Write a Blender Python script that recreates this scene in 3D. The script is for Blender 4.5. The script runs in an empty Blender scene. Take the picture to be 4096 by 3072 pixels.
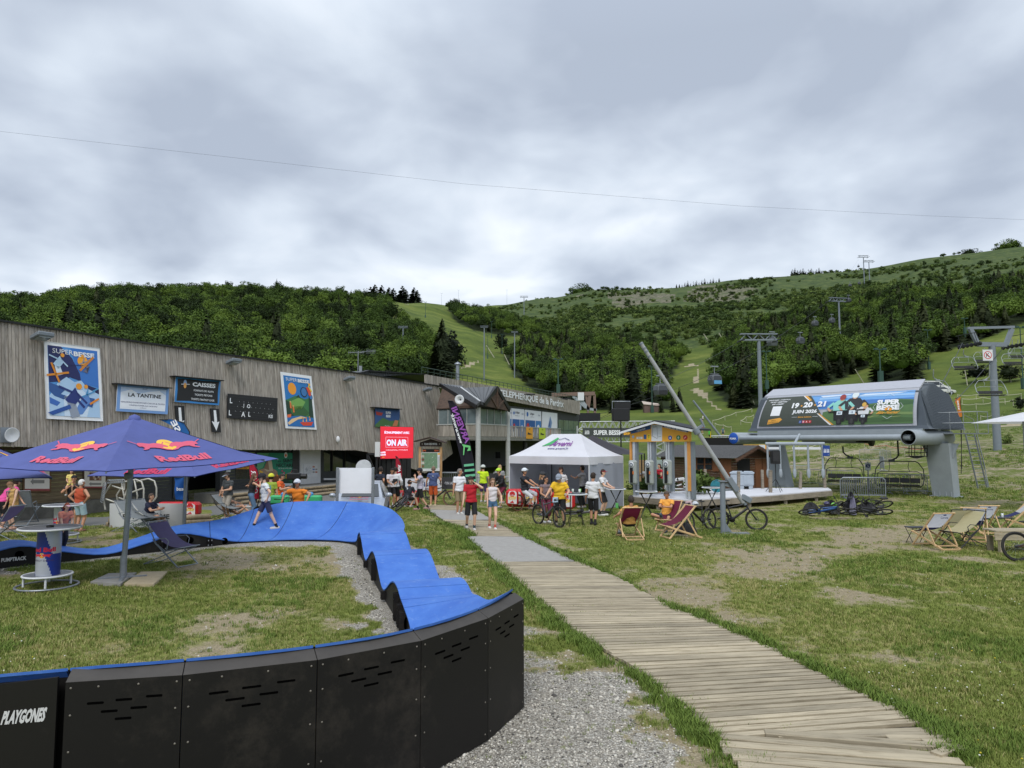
import bpy,math,random
import numpy as np
from mathutils import Vector,Matrix
random.seed(7);rng=np.random.default_rng(7)
SC=bpy.context.scene
COL=SC.collection
rad=math.radians
# ------------------------------------------------------------------ camera
CAM_H=2.9;PITCH=rad(4.65);F=2841.0
cam_data=bpy.data.cameras.new('camera');cam=bpy.data.objects.new('camera',cam_data);COL.objects.link(cam)
cam.location=(0,0,CAM_H);cam.rotation_euler=(math.pi/2+PITCH,0,0)
cam_data.sensor_width=36;cam_data.lens=36*F/4096;cam_data.clip_start=.1;cam_data.clip_end=20000
SC.camera=cam
# ------------------------------------------------------------------ world: Nishita sky almost wholly covered by a layer of cloud
SUN_EL,SUN_AZ=rad(50),rad(-172)
world=bpy.data.worlds.new('World');SC.world=world;world.use_nodes=True
nt=world.node_tree;N=nt.nodes;L=nt.links;N.clear()
def wn(t,**k):
    n=N.new(t)
    for a,b in k.items():setattr(n,a,b)
    return n
out=wn('ShaderNodeOutputWorld');add=wn('ShaderNodeAddShader')
sky=wn('ShaderNodeTexSky',sky_type='NISHITA',sun_disc=False);sky.sun_elevation=SUN_EL;sky.sun_rotation=SUN_AZ;sky.altitude=1350
bg1=wn('ShaderNodeBackground');bg1.inputs[1].default_value=.006
L.new(sky.outputs[0],bg1.inputs[0])
tc=wn('ShaderNodeTexCoord');sep=wn('ShaderNodeSeparateXYZ');L.new(tc.outputs['Generated'],sep.inputs[0])
zz=wn('ShaderNodeMath',operation='MAXIMUM');L.new(sep.outputs[2],zz.inputs[0]);zz.inputs[1].default_value=0.0
za=wn('ShaderNodeMath',operation='ADD');L.new(zz.outputs[0],za.inputs[0]);za.inputs[1].default_value=.30
comb=wn('ShaderNodeCombineXYZ')
for i in(0,1):
    d=wn('ShaderNodeMath',operation='DIVIDE');L.new(sep.outputs[i],d.inputs[0]);L.new(za.outputs[0],d.inputs[1]);L.new(d.outputs[0],comb.inputs[i])
mp=wn('ShaderNodeMapping');L.new(comb.outputs[0],mp.inputs[0]);mp.inputs['Location'].default_value=(3.1,1.7,0);mp.inputs['Rotation'].default_value=(0,0,rad(-24));mp.inputs['Scale'].default_value=(1.0,1.0,1)
n1=wn('ShaderNodeTexNoise');n1.inputs['Scale'].default_value=1.5;n1.inputs['Detail'].default_value=4;n1.inputs['Roughness'].default_value=.5;n1.inputs['Distortion'].default_value=.25
n2=wn('ShaderNodeTexNoise');n2.inputs['Scale'].default_value=3.4;n2.inputs['Detail'].default_value=6;n2.inputs['Roughness'].default_value=.5;n2.inputs['Distortion'].default_value=.3
L.new(mp.outputs[0],n1.inputs['Vector']);L.new(mp.outputs[0],n2.inputs['Vector'])
mx=wn('ShaderNodeMath',operation='MULTIPLY_ADD');L.new(n2.outputs[0],mx.inputs[0]);mx.inputs[1].default_value=.38;L.new(n1.outputs[0],mx.inputs[2])
cr=wn('ShaderNodeValToRGB');L.new(mx.outputs[0],cr.inputs[0])
el=cr.color_ramp.elements
el[0].position=.56;el[0].color=(.36,.41,.495,1)
el[1].position=.86;el[1].color=(.74,.785,.84,1)
e=el.new(.65);e.color=(.45,.505,.59,1)
e=el.new(.74);e.color=(.56,.62,.70,1)
bg2=wn('ShaderNodeBackground');L.new(cr.outputs[0],bg2.inputs[0]);
# an overcast sky brightens smoothly towards the zenith
zg=wn('ShaderNodeMapRange');L.new(zz.outputs[0],zg.inputs[0]);zg.inputs[1].default_value=.5;zg.inputs[2].default_value=1.0;zg.inputs[3].default_value=.97;zg.inputs[4].default_value=1.6
L.new(zg.outputs[0],bg2.inputs[1])
L.new(bg1.outputs[0],add.inputs[0]);L.new(bg2.outputs[0],add.inputs[1]);L.new(add.outputs[0],out.inputs[0])
# ------------------------------------------------------------------ sun behind the cloud: weak and very soft
sd=bpy.data.lights.new('sun','SUN');sun=bpy.data.objects.new('sun',sd);COL.objects.link(sun)
sd.energy=1.4;sd.angle=rad(22);sd.color=(1,.97,.92)
sdir=Vector((math.sin(SUN_AZ)*math.cos(SUN_EL),math.cos(SUN_AZ)*math.cos(SUN_EL),math.sin(SUN_EL)))
sun.rotation_euler=sdir.to_track_quat('Z','Y').to_euler()
vs=SC.view_settings;vs.view_transform='Standard';vs.look='None';vs.exposure=.38;vs.gamma=1;vs.use_curve_mapping=False
SC.cycles.max_bounces=5;SC.cycles.diffuse_bounces=3;SC.cycles.glossy_bounces=2;SC.cycles.transparent_max_bounces=8;SC.cycles.transmission_bounces=3
SC.cycles.use_denoising=True;SC.cycles.caustics_reflective=False;SC.cycles.caustics_refractive=False
SC.render.film_transparent=False
# ------------------------------------------------------------------ survey: measured picture points -> places in the scene
RG=dict(f=(0,0,1.8517),c1=(0,1200,.4629),c2=(1024,1200,.4629),c3=(2048,1200,.4629),c4=(3072,1200,.4629),d1=(0,1800,.3617),d2=(800,1750,.3165),
          d3=(1450,1700,.2712),d4=(1950,1750,.2939),d5=(2400,1650,.3165),d6=(2950,1500,.3617),d7=(3496,1800,.2712),e1=(0,2300,.5425),
          e2=(1100,2100,.5425),e3=(2096,1572,.9042),g5=(1400,1100,.5877),g6=(2700,950,.6311),g7=(2400,2350,.7667),s=(0,0,1))
ct,st=math.cos(PITCH),math.sin(PITCH)
def uv(r,x,y):a=RG[r];return a[0]+x*a[2],a[1]+y*a[2]
def ray(r,x,y):
    u,v=uv(r,x,y);cx=(u-2048)/F;cy=(1536-v)/F
    return Vector((cx,ct-cy*st,st+cy*ct))
def P(r,x,y,Y):d=ray(r,x,y);return Vector((0,0,CAM_H))+d*(Y/d.y)
def G(r,x,y,z=0.0):d=ray(r,x,y);return Vector((0,0,CAM_H))+d*((z-CAM_H)/d.z)
def PL(r,x,y,p0,n):d=ray(r,x,y);o=Vector((0,0,CAM_H));return o+d*((p0-o).dot(n)/d.dot(n))
# ------------------------------------------------------------------ materials
def lin(c):c/=255;return c/12.92 if c<=.04045 else((c+.055)/1.055)**2.4
def S(r,g,b):return(lin(r),lin(g),lin(b),1)
MATS={}
class NT:
    def __init__(s,m):s.t=m.node_tree;s.b=s.t.nodes['Principled BSDF']
    def n(s,t,_ins=None,**k):
        n=s.t.nodes.new(t)
        for a,b in k.items():setattr(n,a,b)
        for a,b in(_ins or{}).items():
            if hasattr(b,'is_linked')or isinstance(b,bpy.types.NodeSocket):s.t.links.new(b,n.inputs[a])
            else:n.inputs[a].default_value=b
        return n
    def l(s,a,b):s.t.links.new(a,b)
    def ramp(s,fac,stops):
        n=s.n('ShaderNodeValToRGB');s.l(fac,n.inputs[0]);e=n.color_ramp.elements
        while len(e)>1:e.remove(e[-1])
        e[0].position,e[0].color=stops[0][0],stops[0][1]
        for p,c in stops[1:]:q=e.new(p);q.color=c
        return n.outputs[0]
    def mix(s,fac,a,b,mode='MIX'):
        n=s.n('ShaderNodeMix',data_type='RGBA',blend_type=mode)
        for i,x in((0,fac),(6,a),(7,b)):
            if isinstance(x,bpy.types.NodeSocket):s.l(x,n.inputs[i])
            else:n.inputs[i].default_value=x
        return n.outputs[2]
def new_mat(name):
    m=bpy.data.materials.new(name);m.use_nodes=True;return m,NT(m)
def sc_(c,k):return(min(c[0]*k,1),min(c[1]*k,1),min(c[2]*k,1),1)
def M(name,col=None,rough=.6,metal=0,var=.10,scale=6,bump=0,spec=.5,emit=0,trans=0,cloth=0):
    if name in MATS:return MATS[name]
    m,t=new_mat(name)
    tc=t.n('ShaderNodeTexCoord');nz=t.n('ShaderNodeTexNoise',{'Vector':tc.outputs['Object'],'Scale':scale,'Detail':4,'Roughness':.6})
    c=t.ramp(nz.outputs[0],[(.3,sc_(col,1-var)),(.7,sc_(col,1+var))])
    t.l(c,t.b.inputs['Base Color']);t.b.inputs['Roughness'].default_value=rough;t.b.inputs['Metallic'].default_value=metal
    t.b.inputs['Specular IOR Level'].default_value=spec
    if bump:
        b=t.n('ShaderNodeBump',{'Strength':bump,'Distance':.02,'Height':nz.outputs[0]});t.l(b.outputs[0],t.b.inputs['Normal'])
    if emit:
        t.l(c,t.b.inputs['Emission Color']);t.b.inputs['Emission Strength'].default_value=emit
    if cloth:
        q=t.n('ShaderNodeBsdfTranslucent');t.l(c,q.inputs[0]);x=t.n('ShaderNodeMixShader',{0:cloth});t.l(t.b.outputs[0],x.inputs[1]);t.l(q.outputs[0],x.inputs[2]);t.l(x.outputs[0],t.t.nodes['Material Output'].inputs[0])
    if trans:t.b.inputs['Transmission Weight'].default_value=trans
    MATS[name]=m;return m
def wood(name,col,dark,axis=2,sc=(40,40,1.2),rough=.85,rnd=.25):
    """grained wood: the grain runs along `axis` of the object, each object a tone of its own"""
    if name in MATS:return MATS[name]
    m,t=new_mat(name);tc=t.n('ShaderNodeTexCoord');oi=t.n('ShaderNodeObjectInfo')
    off=t.n('ShaderNodeVectorMath',{0:tc.outputs['Object']},operation='ADD');
    k=t.n('ShaderNodeMath',{0:oi.outputs['Random'],1:57.0},operation='MULTIPLY');t.l(k.outputs[0],off.inputs[1])
    mp=t.n('ShaderNodeMapping',{0:off.outputs[0],'Scale':sc})
    nz=t.n('ShaderNodeTexNoise',{'Vector':mp.outputs[0],'Scale':1.0,'Detail':6,'Roughness':.65,'Distortion':.6})
    nb=t.n('ShaderNodeTexNoise',{'Vector':off.outputs[0],'Scale':1.3,'Detail':3})
    c=t.ramp(nz.outputs[0],[(.28,dark),(.5,col),(.75,sc_(col,1.2))])
    c2=t.mix(.55,c,t.ramp(nb.outputs[0],[(.3,(.62,.62,.62,1)),(.7,(1.2,1.2,1.2,1))]),'MULTIPLY')
    r=t.n('ShaderNodeMapRange',{0:oi.outputs['Random'],3:1-rnd,4:1+rnd})
    hs=t.n('ShaderNodeHueSaturation',{'Color':c2});t.l(r.outputs[0],hs.inputs['Value'])
    t.l(hs.outputs[0],t.b.inputs['Base Color']);t.b.inputs['Roughness'].default_value=rough
    b=t.n('ShaderNodeBump',{'Strength':.5,'Distance':.01,'Height':nz.outputs[0]});t.l(b.outputs[0],t.b.inputs['Normal'])
    MATS[name]=m;return m
def flat(c,name=None):return M(name or 'print_%02x%02x%02x'%c,S(*c),rough=.55,var=.03,scale=3)
# ------------------------------------------------------------------ mesh builder
def orth(d):
    d=Vector(d).normalized();a=Vector((0,0,1))if abs(d.z)<.9 else Vector((1,0,0))
    x=d.cross(a).normalized();return x,d.cross(x).normalized(),d
class MB:
    def __init__(s):s.v=[];s.f=[];s.m=[];s.sm=[]
    def add(s,vs,fs,mi=0,smooth=False):
        o=len(s.v);s.v+=[tuple(v)for v in vs];s.f+=[tuple(i+o for i in f)for f in fs];s.m+=[mi]*len(fs);s.sm+=[smooth]*len(fs);return s
    def box(s,c,d,R=None,mi=0,bev=0):
        c=Vector(c);d=Vector(d)/2
        if bev:
            b=bev;vs=[];
            for sx in(-1,1):
                for sy in(-1,1):
                    for sz in(-1,1):
                        vs+=[Vector((sx*(d.x-b),sy*(d.y-b),sz*d.z)),Vector((sx*(d.x-b),sy*d.y,sz*(d.z-b))),Vector((sx*d.x,sy*(d.y-b),sz*(d.z-b)))]
            I=lambda x,y,z,k:((x*2+y)*2+z)*3+k
            fs=[]
            for z in(0,1):q=[I(0,0,z,0),I(1,0,z,0),I(1,1,z,0),I(0,1,z,0)];fs.append(q if z else q[::-1])
            for y in(0,1):q=[I(0,y,0,1),I(1,y,0,1),I(1,y,1,1),I(0,y,1,1)];fs.append(q[::-1]if y else q)
            for x in(0,1):q=[I(x,0,0,2),I(x,1,0,2),I(x,1,1,2),I(x,0,1,2)];fs.append(q if x else q[::-1])
            for a in(0,1):
                for b2 in(0,1):
                    fs.append([I(0,a,b2,0),I(1,a,b2,0),I(1,a,b2,1),I(0,a,b2,1)]);fs.append([I(a,0,b2,0),I(a,1,b2,0),I(a,1,b2,2),I(a,0,b2,2)]);fs.append([I(a,b2,0,1),I(a,b2,1,1),I(a,b2,1,2),I(a,b2,0,2)])
                    for z in(0,1):fs.append([I(a,b2,z,0),I(a,b2,z,1),I(a,b2,z,2)])
        else:
            vs=[Vector((x*d.x,y*d.y,z*d.z))for x in(-1,1)for y in(-1,1)for z in(-1,1)]
            fs=[(0,1,3,2),(4,6,7,5),(0,4,5,1),(2,3,7,6),(0,2,6,4),(1,5,7,3)]
        if R is not None:vs=[R@v for v in vs]
        return s.add([c+v for v in vs],fs,mi)
    def beam(s,a,b,w,h,up=(0,0,1),mi=0,bev=0):
        a=Vector(a);b=Vector(b);y=(b-a);ln=y.length;y=y/ln;z=Vector(up);x=y.cross(z)
        if x.length<1e-4:z=Vector((1,0,0));x=y.cross(z)
        x.normalize();z=x.cross(y);R=Matrix((x,y,z)).transposed();return s.box((a+b)/2,(w,ln,h),R,mi,bev)
    def tube(s,a,b,r0,r1=None,n=8,mi=0,caps=True,smooth=True):
        r1=r0 if r1 is None else r1;a=Vector(a);b=Vector(b);x,y,d=orth(b-a);vs=[]
        for p,r in((a,r0),(b,r1)):
            for i in range(n):t=2*math.pi*i/n;vs.append(p+x*(r*math.cos(t))+y*(r*math.sin(t)))
        s.add(vs,[(i,(i+1)%n,n+(i+1)%n,n+i)for i in range(n)],mi,smooth)
        if caps:s.add(vs,[tuple(range(n))[::-1],tuple(range(n,2*n))],mi)
        return s
    def path(s,pts,r,n=6,mi=0,closed=False,caps=True):
        pts=[Vector(p)for p in pts];m=len(pts);vs=[];px=None
        for i,p in enumerate(pts):
            if closed:d=pts[(i+1)%m]-pts[i-1]
            else:d=pts[min(i+1,m-1)]-pts[max(i-1,0)]
            d.normalize()
            if px is None:x,y,_=orth(d)
            else:x=(px-d*px.dot(d)).normalized();y=d.cross(x)
            px=x;rr=r[i]if hasattr(r,'__len__')else r
            for k in range(n):t=2*math.pi*k/n;vs.append(p+x*(rr*math.cos(t))+y*(rr*math.sin(t)))
        fs=[]
        for i in range(m if closed else m-1):
            j=(i+1)%m
            for k in range(n):fs.append((i*n+k,i*n+(k+1)%n,j*n+(k+1)%n,j*n+k))
        s.add(vs,fs,mi,True)
        if caps and not closed:s.add(vs,[tuple(range(n))[::-1],tuple(range((m-1)*n,m*n))],mi)
        return s
    def torus(s,c,axis,R,r,n=24,k=6,mi=0):
        x,y,d=orth(axis);c=Vector(c)
        return s.path([c+x*(R*math.cos(2*math.pi*i/n))+y*(R*math.sin(2*math.pi*i/n))for i in range(n)],r,k,mi,closed=True)
    def lathe(s,c,prof,n=20,mi=0,axis=(0,0,1),smooth=True):
        x,y,d=orth(axis);c=Vector(c);vs=[]
        for r,z in prof:
            for i in range(n):t=2*math.pi*i/n;vs.append(c+d*z+x*(r*math.cos(t))+y*(r*math.sin(t)))
        fs=[(j*n+i,j*n+(i+1)%n,(j+1)*n+(i+1)%n,(j+1)*n+i)for j in range(len(prof)-1)for i in range(n)]
        return s.add(vs,fs,mi,smooth)
    def ell(s,c,r,R=None,n=10,k=7,mi=0,top=0.0,zmin=-1.0):
        c=Vector(c);vs=[];rings=[]
        for j in range(k+1):
            ph=-math.pi/2+math.pi*j/k;sz=max(math.sin(ph),zmin);cz=math.cos(ph)
            for i in range(n):
                t=2*math.pi*i/n;v=Vector((r[0]*cz*math.cos(t),r[1]*cz*math.sin(t),r[2]*sz));vs.append(c+(R@v if R else v))
        fs=[(j*n+i,j*n+(i+1)%n,(j+1)*n+(i+1)%n,(j+1)*n+i)for j in range(k)for i in range(n)]
        return s.add(vs,fs,mi,True)
    def prism(s,poly,ext,mi=0):
        n=len(poly);e=Vector(ext);a=[Vector(p)for p in poly];b=[p+e for p in a]
        return s.add(a+b,[tuple(range(n))[::-1],tuple(range(n,2*n))]+[(i,(i+1)%n,n+(i+1)%n,n+i)for i in range(n)],mi)
    def quad(s,*p,mi=0):return s.add(p,[tuple(range(len(p)))],mi)
    def sheet(s,fn,nu,nv,mi=0,smooth=True):
        vs=[fn(i/nu,j/nv)for j in range(nv+1)for i in range(nu+1)]
        return s.add(vs,[(j*(nu+1)+i,j*(nu+1)+i+1,(j+1)*(nu+1)+i+1,(j+1)*(nu+1)+i)for j in range(nv)for i in range(nu)],mi,smooth)
    def mesh(s,name,mats,inv=None):
        me=bpy.data.meshes.new(name)
        vs=s.v if inv is None else[tuple(inv@Vector(v))for v in s.v]
        me.from_pydata(vs,[],s.f)
        for m in(mats if isinstance(mats,(list,tuple))else[mats]):me.materials.append(m)
        me.polygons.foreach_set('material_index',s.m);me.polygons.foreach_set('use_smooth',s.sm);me.update();return me
    def W(s,*a,**k):k['world']=True;return s.build(*a,**k)
    def build(s,name,mats,parent=None,world=False,label=None,**kw):
        if not s.v:return None
        inv=None
        if world and parent is not None:inv=mw(parent).inverted()
        o=bpy.data.objects.new(name,s.mesh(name,mats,inv));COL.objects.link(o);o.parent=parent
        if label:o['label']=label
        for a,b in kw.items():o[a]=b
        return o
def mw(o):
    m=Matrix.LocRotScale(o.location,o.rotation_euler,o.scale)
    return mw(o.parent)@m if o.parent else m
def tag(o,label=None,cat=None,group=None,kind=None):
    for a,b in(('label',label),('category',cat),('group',group),('kind',kind)):
        if b:o[a]=b
    return o
def thing(name,label,cat,loc=(0,0,0),rz=0,group=None):
    o=bpy.data.objects.new(name,None);COL.objects.link(o);o.location=loc;o.rotation_euler=(0,0,rz);o.empty_display_size=.2
    return tag(o,label,cat,group)
def dup(o,parent=None,kids=None):
    c=o.copy();COL.objects.link(c);c.parent=parent
    for ch in(KIDS.get(o.name)or[]):dup(ch,c)
    return c
KIDS={}
def index_kids(o):
    KIDS[o.name]=[c for c in bpy.data.objects if c.parent==o]
    for c in KIDS[o.name]:index_kids(c)
def copy_thing(o,loc,rz,label,group=None):
    if o.name not in KIDS:index_kids(o)
    c=dup(o);c.location=loc;c.rotation_euler=(0,0,rz);c['label']=label
    if group:c['group']=group
    return c
# ------------------------------------------------------------------ lettering and flat print on a surface
TXT={}
def text_mesh(body,bold=0.0):
    k=(body,bold)
    if k in TXT:return TXT[k]
    cu=bpy.data.curves.new('lettering','FONT');cu.body=body;cu.size=1;cu.align_x='CENTER';cu.align_y='CENTER';cu.resolution_u=2;cu.offset=bold;cu.fill_mode='FRONT'
    ob=bpy.data.objects.new('lettering',cu);me=ob.to_mesh()
    vs=np.array([v.co[:]for v in me.vertices])if len(me.vertices)else np.zeros((0,3));fs=[tuple(p.vertices)for p in me.polygons]
    ob.to_mesh_clear();bpy.data.objects.remove(ob);bpy.data.curves.remove(cu)
    if len(vs):
        lo=vs.min(0);hi=vs.max(0);vs=vs-(lo+hi)/2;w,h=hi[0]-lo[0],hi[1]-lo[1]
    else:w=h=1
    TXT[k]=(vs,fs,w,h);return TXT[k]
class Surf:
    """a four-cornered surface; s,t run 0..1 from its lower left corner; k stacks print layers outwards"""
    def __init__(s,ll,lr,ur,ul,step=.003,bulge=0,flip=False):
        s.c=[Vector(p)for p in(ll,lr,ur,ul)];s.n=(s.c[1]-s.c[0]).cross(s.c[3]-s.c[0]).normalized();s.step=step;s.bulge=bulge
        if flip:s.n=-s.n
        s.w=((s.c[1]-s.c[0]).length+(s.c[2]-s.c[3]).length)/2;s.h=((s.c[3]-s.c[0]).length+(s.c[2]-s.c[1]).length)/2
    def __call__(s,a,b,k=0):
        c=s.c;p=(c[0]*(1-a)+c[1]*a)*(1-b)+(c[3]*(1-a)+c[2]*a)*b
        return p+s.n*(k*s.step+s.bulge*4*b*(1-b))
    def poly(s,mb,pts,k=1,mi=0):mb.add([s(x,y,k)for x,y in pts],[tuple(range(len(pts)))],mi)
    def rect(s,mb,x0,y0,x1,y1,k=1,mi=0):s.poly(mb,[(x0,y0),(x1,y0),(x1,y1),(x0,y1)],k,mi)
    def disc(s,mb,x,y,r,k=1,mi=0,n=20,r2=None):
        ry=(r if r2 is None else r2);s.poly(mb,[(x+r*math.cos(2*math.pi*i/n),y+ry*s.w/s.h*math.sin(2*math.pi*i/n))for i in range(n)],k,mi)
    def text(s,mb,body,x,y,h,k=2,mi=0,bold=.0,width=None,mirror=False,slant=0,rot=0):
        vs,fs,w,hh=text_mesh(body,bold)
        if not len(vs):return
        sy=h/hh;sx=sy*s.h/s.w
        if width:sx=width/w
        if mirror:sx=-sx
        cr,sr=math.cos(rot),math.sin(rot);asp=s.w/s.h;pts=[]
        for v in vs:
            a=v[0]*sx+slant*v[1]*sy;b=v[1]*sy
            if rot:a,b=a*cr-b/asp*sr,a*asp*sr+b*cr
            pts.append(s(x+a,y+b,k))
        mb.add(pts,fs,mi)
class Print:
    """collects flat print in several colours on one surface and builds it as one child"""
    def __init__(p,surf):p.s=surf;p.mb=MB();p.cols=[]
    def ci(p,c):
        if c not in p.cols:p.cols.append(c)
        return p.cols.index(c)
    def poly(p,c,pts,k=1):p.s.poly(p.mb,pts,k,p.ci(c))
    def rect(p,c,x0,y0,x1,y1,k=1):p.s.rect(p.mb,x0,y0,x1,y1,k,p.ci(c))
    def disc(p,c,x,y,r,k=2,r2=None):p.s.disc(p.mb,x,y,r,k,p.ci(c),r2=r2)
    def line(p,c,a,b,w,k=3):
        asp=p.s.w/p.s.h;dx=(b[0]-a[0]);dy=(b[1]-a[1])/asp;l=math.hypot(dx,dy)or 1;nx,ny=-dy/l*w/2,dx/l*w/2*asp
        p.poly(c,[(a[0]+nx,a[1]+ny),(a[0]-nx,a[1]-ny),(b[0]-nx,b[1]-ny),(b[0]+nx,b[1]+ny)],k)
    def text(p,c,body,x,y,h,**k):p.s.text(p.mb,body,x,y,h,mi=p.ci(c),**k)
    def build(p,parent,name='print',world=True,emit=0):
        ms=[flat(c)if not emit else M('lit_%02x%02x%02x'%c,S(*c),var=.02,emit=emit)for c in p.cols]
        return p.mb.build(name,ms,parent,world=world)
# ------------------------------------------------------------------ the lie of the land
RR=np.array([45,70,100,140,200,280,380,500,650,850,1100,1600],float)
TV={
 -900:[1884,1820,1710,1580,1440,1330,1262,1262,1300,1350,1400],
 0:[1884,1820,1700,1545,1400,1300,1232,1240,1300,1350,1400],
 500:[1884,1820,1700,1545,1390,1265,1192,1205,1280,1330,1400],
 1000:[1884,1820,1710,1570,1430,1300,1196,1205,1270,1330,1400],
 1400:[1884,1825,1730,1590,1450,1330,1222,1215,1270,1330,1400],
 1541:[1884,1828,1740,1610,1470,1345,1230,1192,1240,1300,1400],
 1700:[1884,1830,1750,1640,1500,1390,1295,1215,1215,1270,1380],
 1850:[1884,1832,1755,1655,1540,1440,1340,1258,1228,1235,1330],
 2000:[1884,1832,1755,1668,1565,1465,1375,1290,1250,1222,1300],
 2187:[1884,1832,1755,1672,1585,1490,1400,1330,1262,1195,1260],
 2400:[1882,1830,1750,1665,1580,1500,1405,1305,1215,1162,1230],
 2700:[1875,1812,1728,1650,1570,1485,1385,1280,1195,1150,1220],
 3000:[1865,1795,1708,1628,1530,1440,1350,1262,1172,1112,1190],
 3400:[1855,1780,1690,1590,1490,1390,1302,1226,1152,1088,1150],
 3766:[1838,1748,1630,1505,1400,1310,1232,1162,1098,1032,1090],
 4096:[1826,1735,1610,1460,1340,1262,1178,1112,1050,990,1040],
 5200:[1826,1735,1620,1480,1380,1300,1230,1170,1110,1060,1100]}
TU=np.array(sorted(TV),float);TA=np.arctan((TU-2048)/F)
TE=[]
for u_,a_ in zip(TU,TA):
    row=[-CAM_H/45]
    for v_ in TV[int(u_)]:
        cy=(1536-v_)/F;row.append((st+cy*ct)/(ct-cy*st)*math.cos(a_))
    TE.append(row)
TE=np.array(TE)
def fbm(x,y,s,oct=4,seed=0):
    out=0;a=1.0
    for o in range(oct):
        k=s*2**o;r_=np.random.default_rng(seed*31+o);
        for j in range(4):
            th=r_.uniform(0,6.28);ph=r_.uniform(0,6.28);kk=k*r_.uniform(.6,1.4)
            out=out+a*.35*np.sin((x*np.cos(th)+y*np.sin(th))*kk+ph+1.7*np.sin((x*np.sin(th)-y*np.cos(th))*kk*.7+ph*2))
        a*=.5
    return out
def smooth(a,b,x):t=np.clip((x-a)/(b-a),0,1);return t*t*(3-2*t)
def height(x,y):
    x=np.asarray(x,float);y=np.asarray(y,float)
    r=np.hypot(x,y);az=np.arctan2(x,y)
    a=np.clip(az,TA[0],TA[-1]);lr=np.log(np.clip(r,45,1600));LR=np.log(RR)
    i=np.clip(np.searchsorted(TA,a)-1,0,len(TA)-2);fa=(a-TA[i])/(TA[i+1]-TA[i]);fa=fa*fa*(3-2*fa)
    j=np.clip(np.searchsorted(LR,lr)-1,0,len(LR)-2);fr=(lr-LR[j])/(LR[j+1]-LR[j])
    e=(TE[i,j]*(1-fr)+TE[i,j+1]*fr)*(1-fa)+(TE[i+1,j]*(1-fr)+TE[i+1,j+1]*fr)*fa
    z=CAM_H+e*np.clip(r,45,None)
    back=smooth(rad(58),rad(110),np.abs(az))
    z=z*(1-back)
    z=np.where(r<45,0,z)
    rough_=smooth(55,400,r)*2.2
    return z+rough_*fbm(x,y,.012,4,3)+.02*smooth(9,14,r)*fbm(x,y,.45,3,5)*(r<60)
def T(x,y):return float(height(x,y))
def project(x,y,z):
    yy=y*ct+(z-CAM_H)*st;zz=-y*st+(z-CAM_H)*ct
    return 2048+F*x/yy,1536-F*zz/yy
def GT(r,x,y,rmin=20,rmax=1500):
    """where the line of sight through a picture point meets the land"""
    d=ray(r,x,y);k=1/math.hypot(d.x,d.y);ts=np.exp(np.linspace(math.log(rmin),math.log(rmax),900))*k
    px,py,pz=d.x*ts,d.y*ts,CAM_H+d.z*ts;h=height(px,py);w=np.where(pz<=h)[0]
    i=w[0]if len(w)else len(ts)-1
    return Vector((px[i],py[i],h[i]))
def inpoly(u,v,poly):
    c=np.zeros(np.shape(u),bool);n=len(poly)
    for i in range(n):
        x1,y1=poly[i];x2,y2=poly[(i+1)%n]
        if y1==y2:continue
        c^=((y1>v)!=(y2>v))&(u<(x2-x1)*(v-y1)/(y2-y1)+x1)
    return c
def pg(r,*pts):return[uv(r,*p)for p in pts]
# boardwalk edges (left and right), surveyed
BWL=[G('d3',870,1195),G('d3',960,1260),G('d3',1200,1420),G('d3',1700,1660),G('e2',1410,95),G('e2',1640,285),G('e2',1975,590),G('e3',130,985),G('e3',250,1080),G('g7',60,365),G('g7',350,560),G('g7',600,790),G('g7',700,900)]
BWR=[G('d3',1380,1195),G('d3',1700,1290),G('d3',1900,1400),G('d3',2212,1570),G('e2',1830,95),G('e2',2205,275),G('e3',420,830),G('e3',640,960),G('e3',760,1000),G('g7',800,290),G('g7',1180,480),G('g7',1560,670),G('g7',1850,860)]
def dist_poly(x,y,pts):
    d=np.full(np.shape(x),1e9)
    for a,b in zip(pts[:-1],pts[1:]):
        dx,dy=b[0]-a[0],b[1]-a[1];t=np.clip(((x-a[0])*dx+(y-a[1])*dy)/(dx*dx+dy*dy+1e-9),0,1)
        d=np.minimum(d,np.hypot(x-a[0]-t*dx,y-a[1]-t*dy))
    return d
BWC=[(a+b)/2 for a,b in zip(BWL,BWR)]
BERM=[(0.02,8.05),(-.33,7.2),(-.87,6.43),(-1.6,5.9),(-2.48,5.54),(-3.4,5.35),(-4.6,5.3),(-8,5.6)]
ROLL=[(-.9,9.5),(-1.4,12.1),(-2.4,15.3),(-3.45,18.7)]
FARB=[(-3.45,18.7),(-4.2,20.6),(-5.4,21.5),(-7.75,21.0),(-10.2,18.9),(-12.4,16.6)]
def side_l(x,y,sr):return(~sr)&(y>7.5)&(y<17)&(x>-1.4-.304*(y-11.4))
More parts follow.
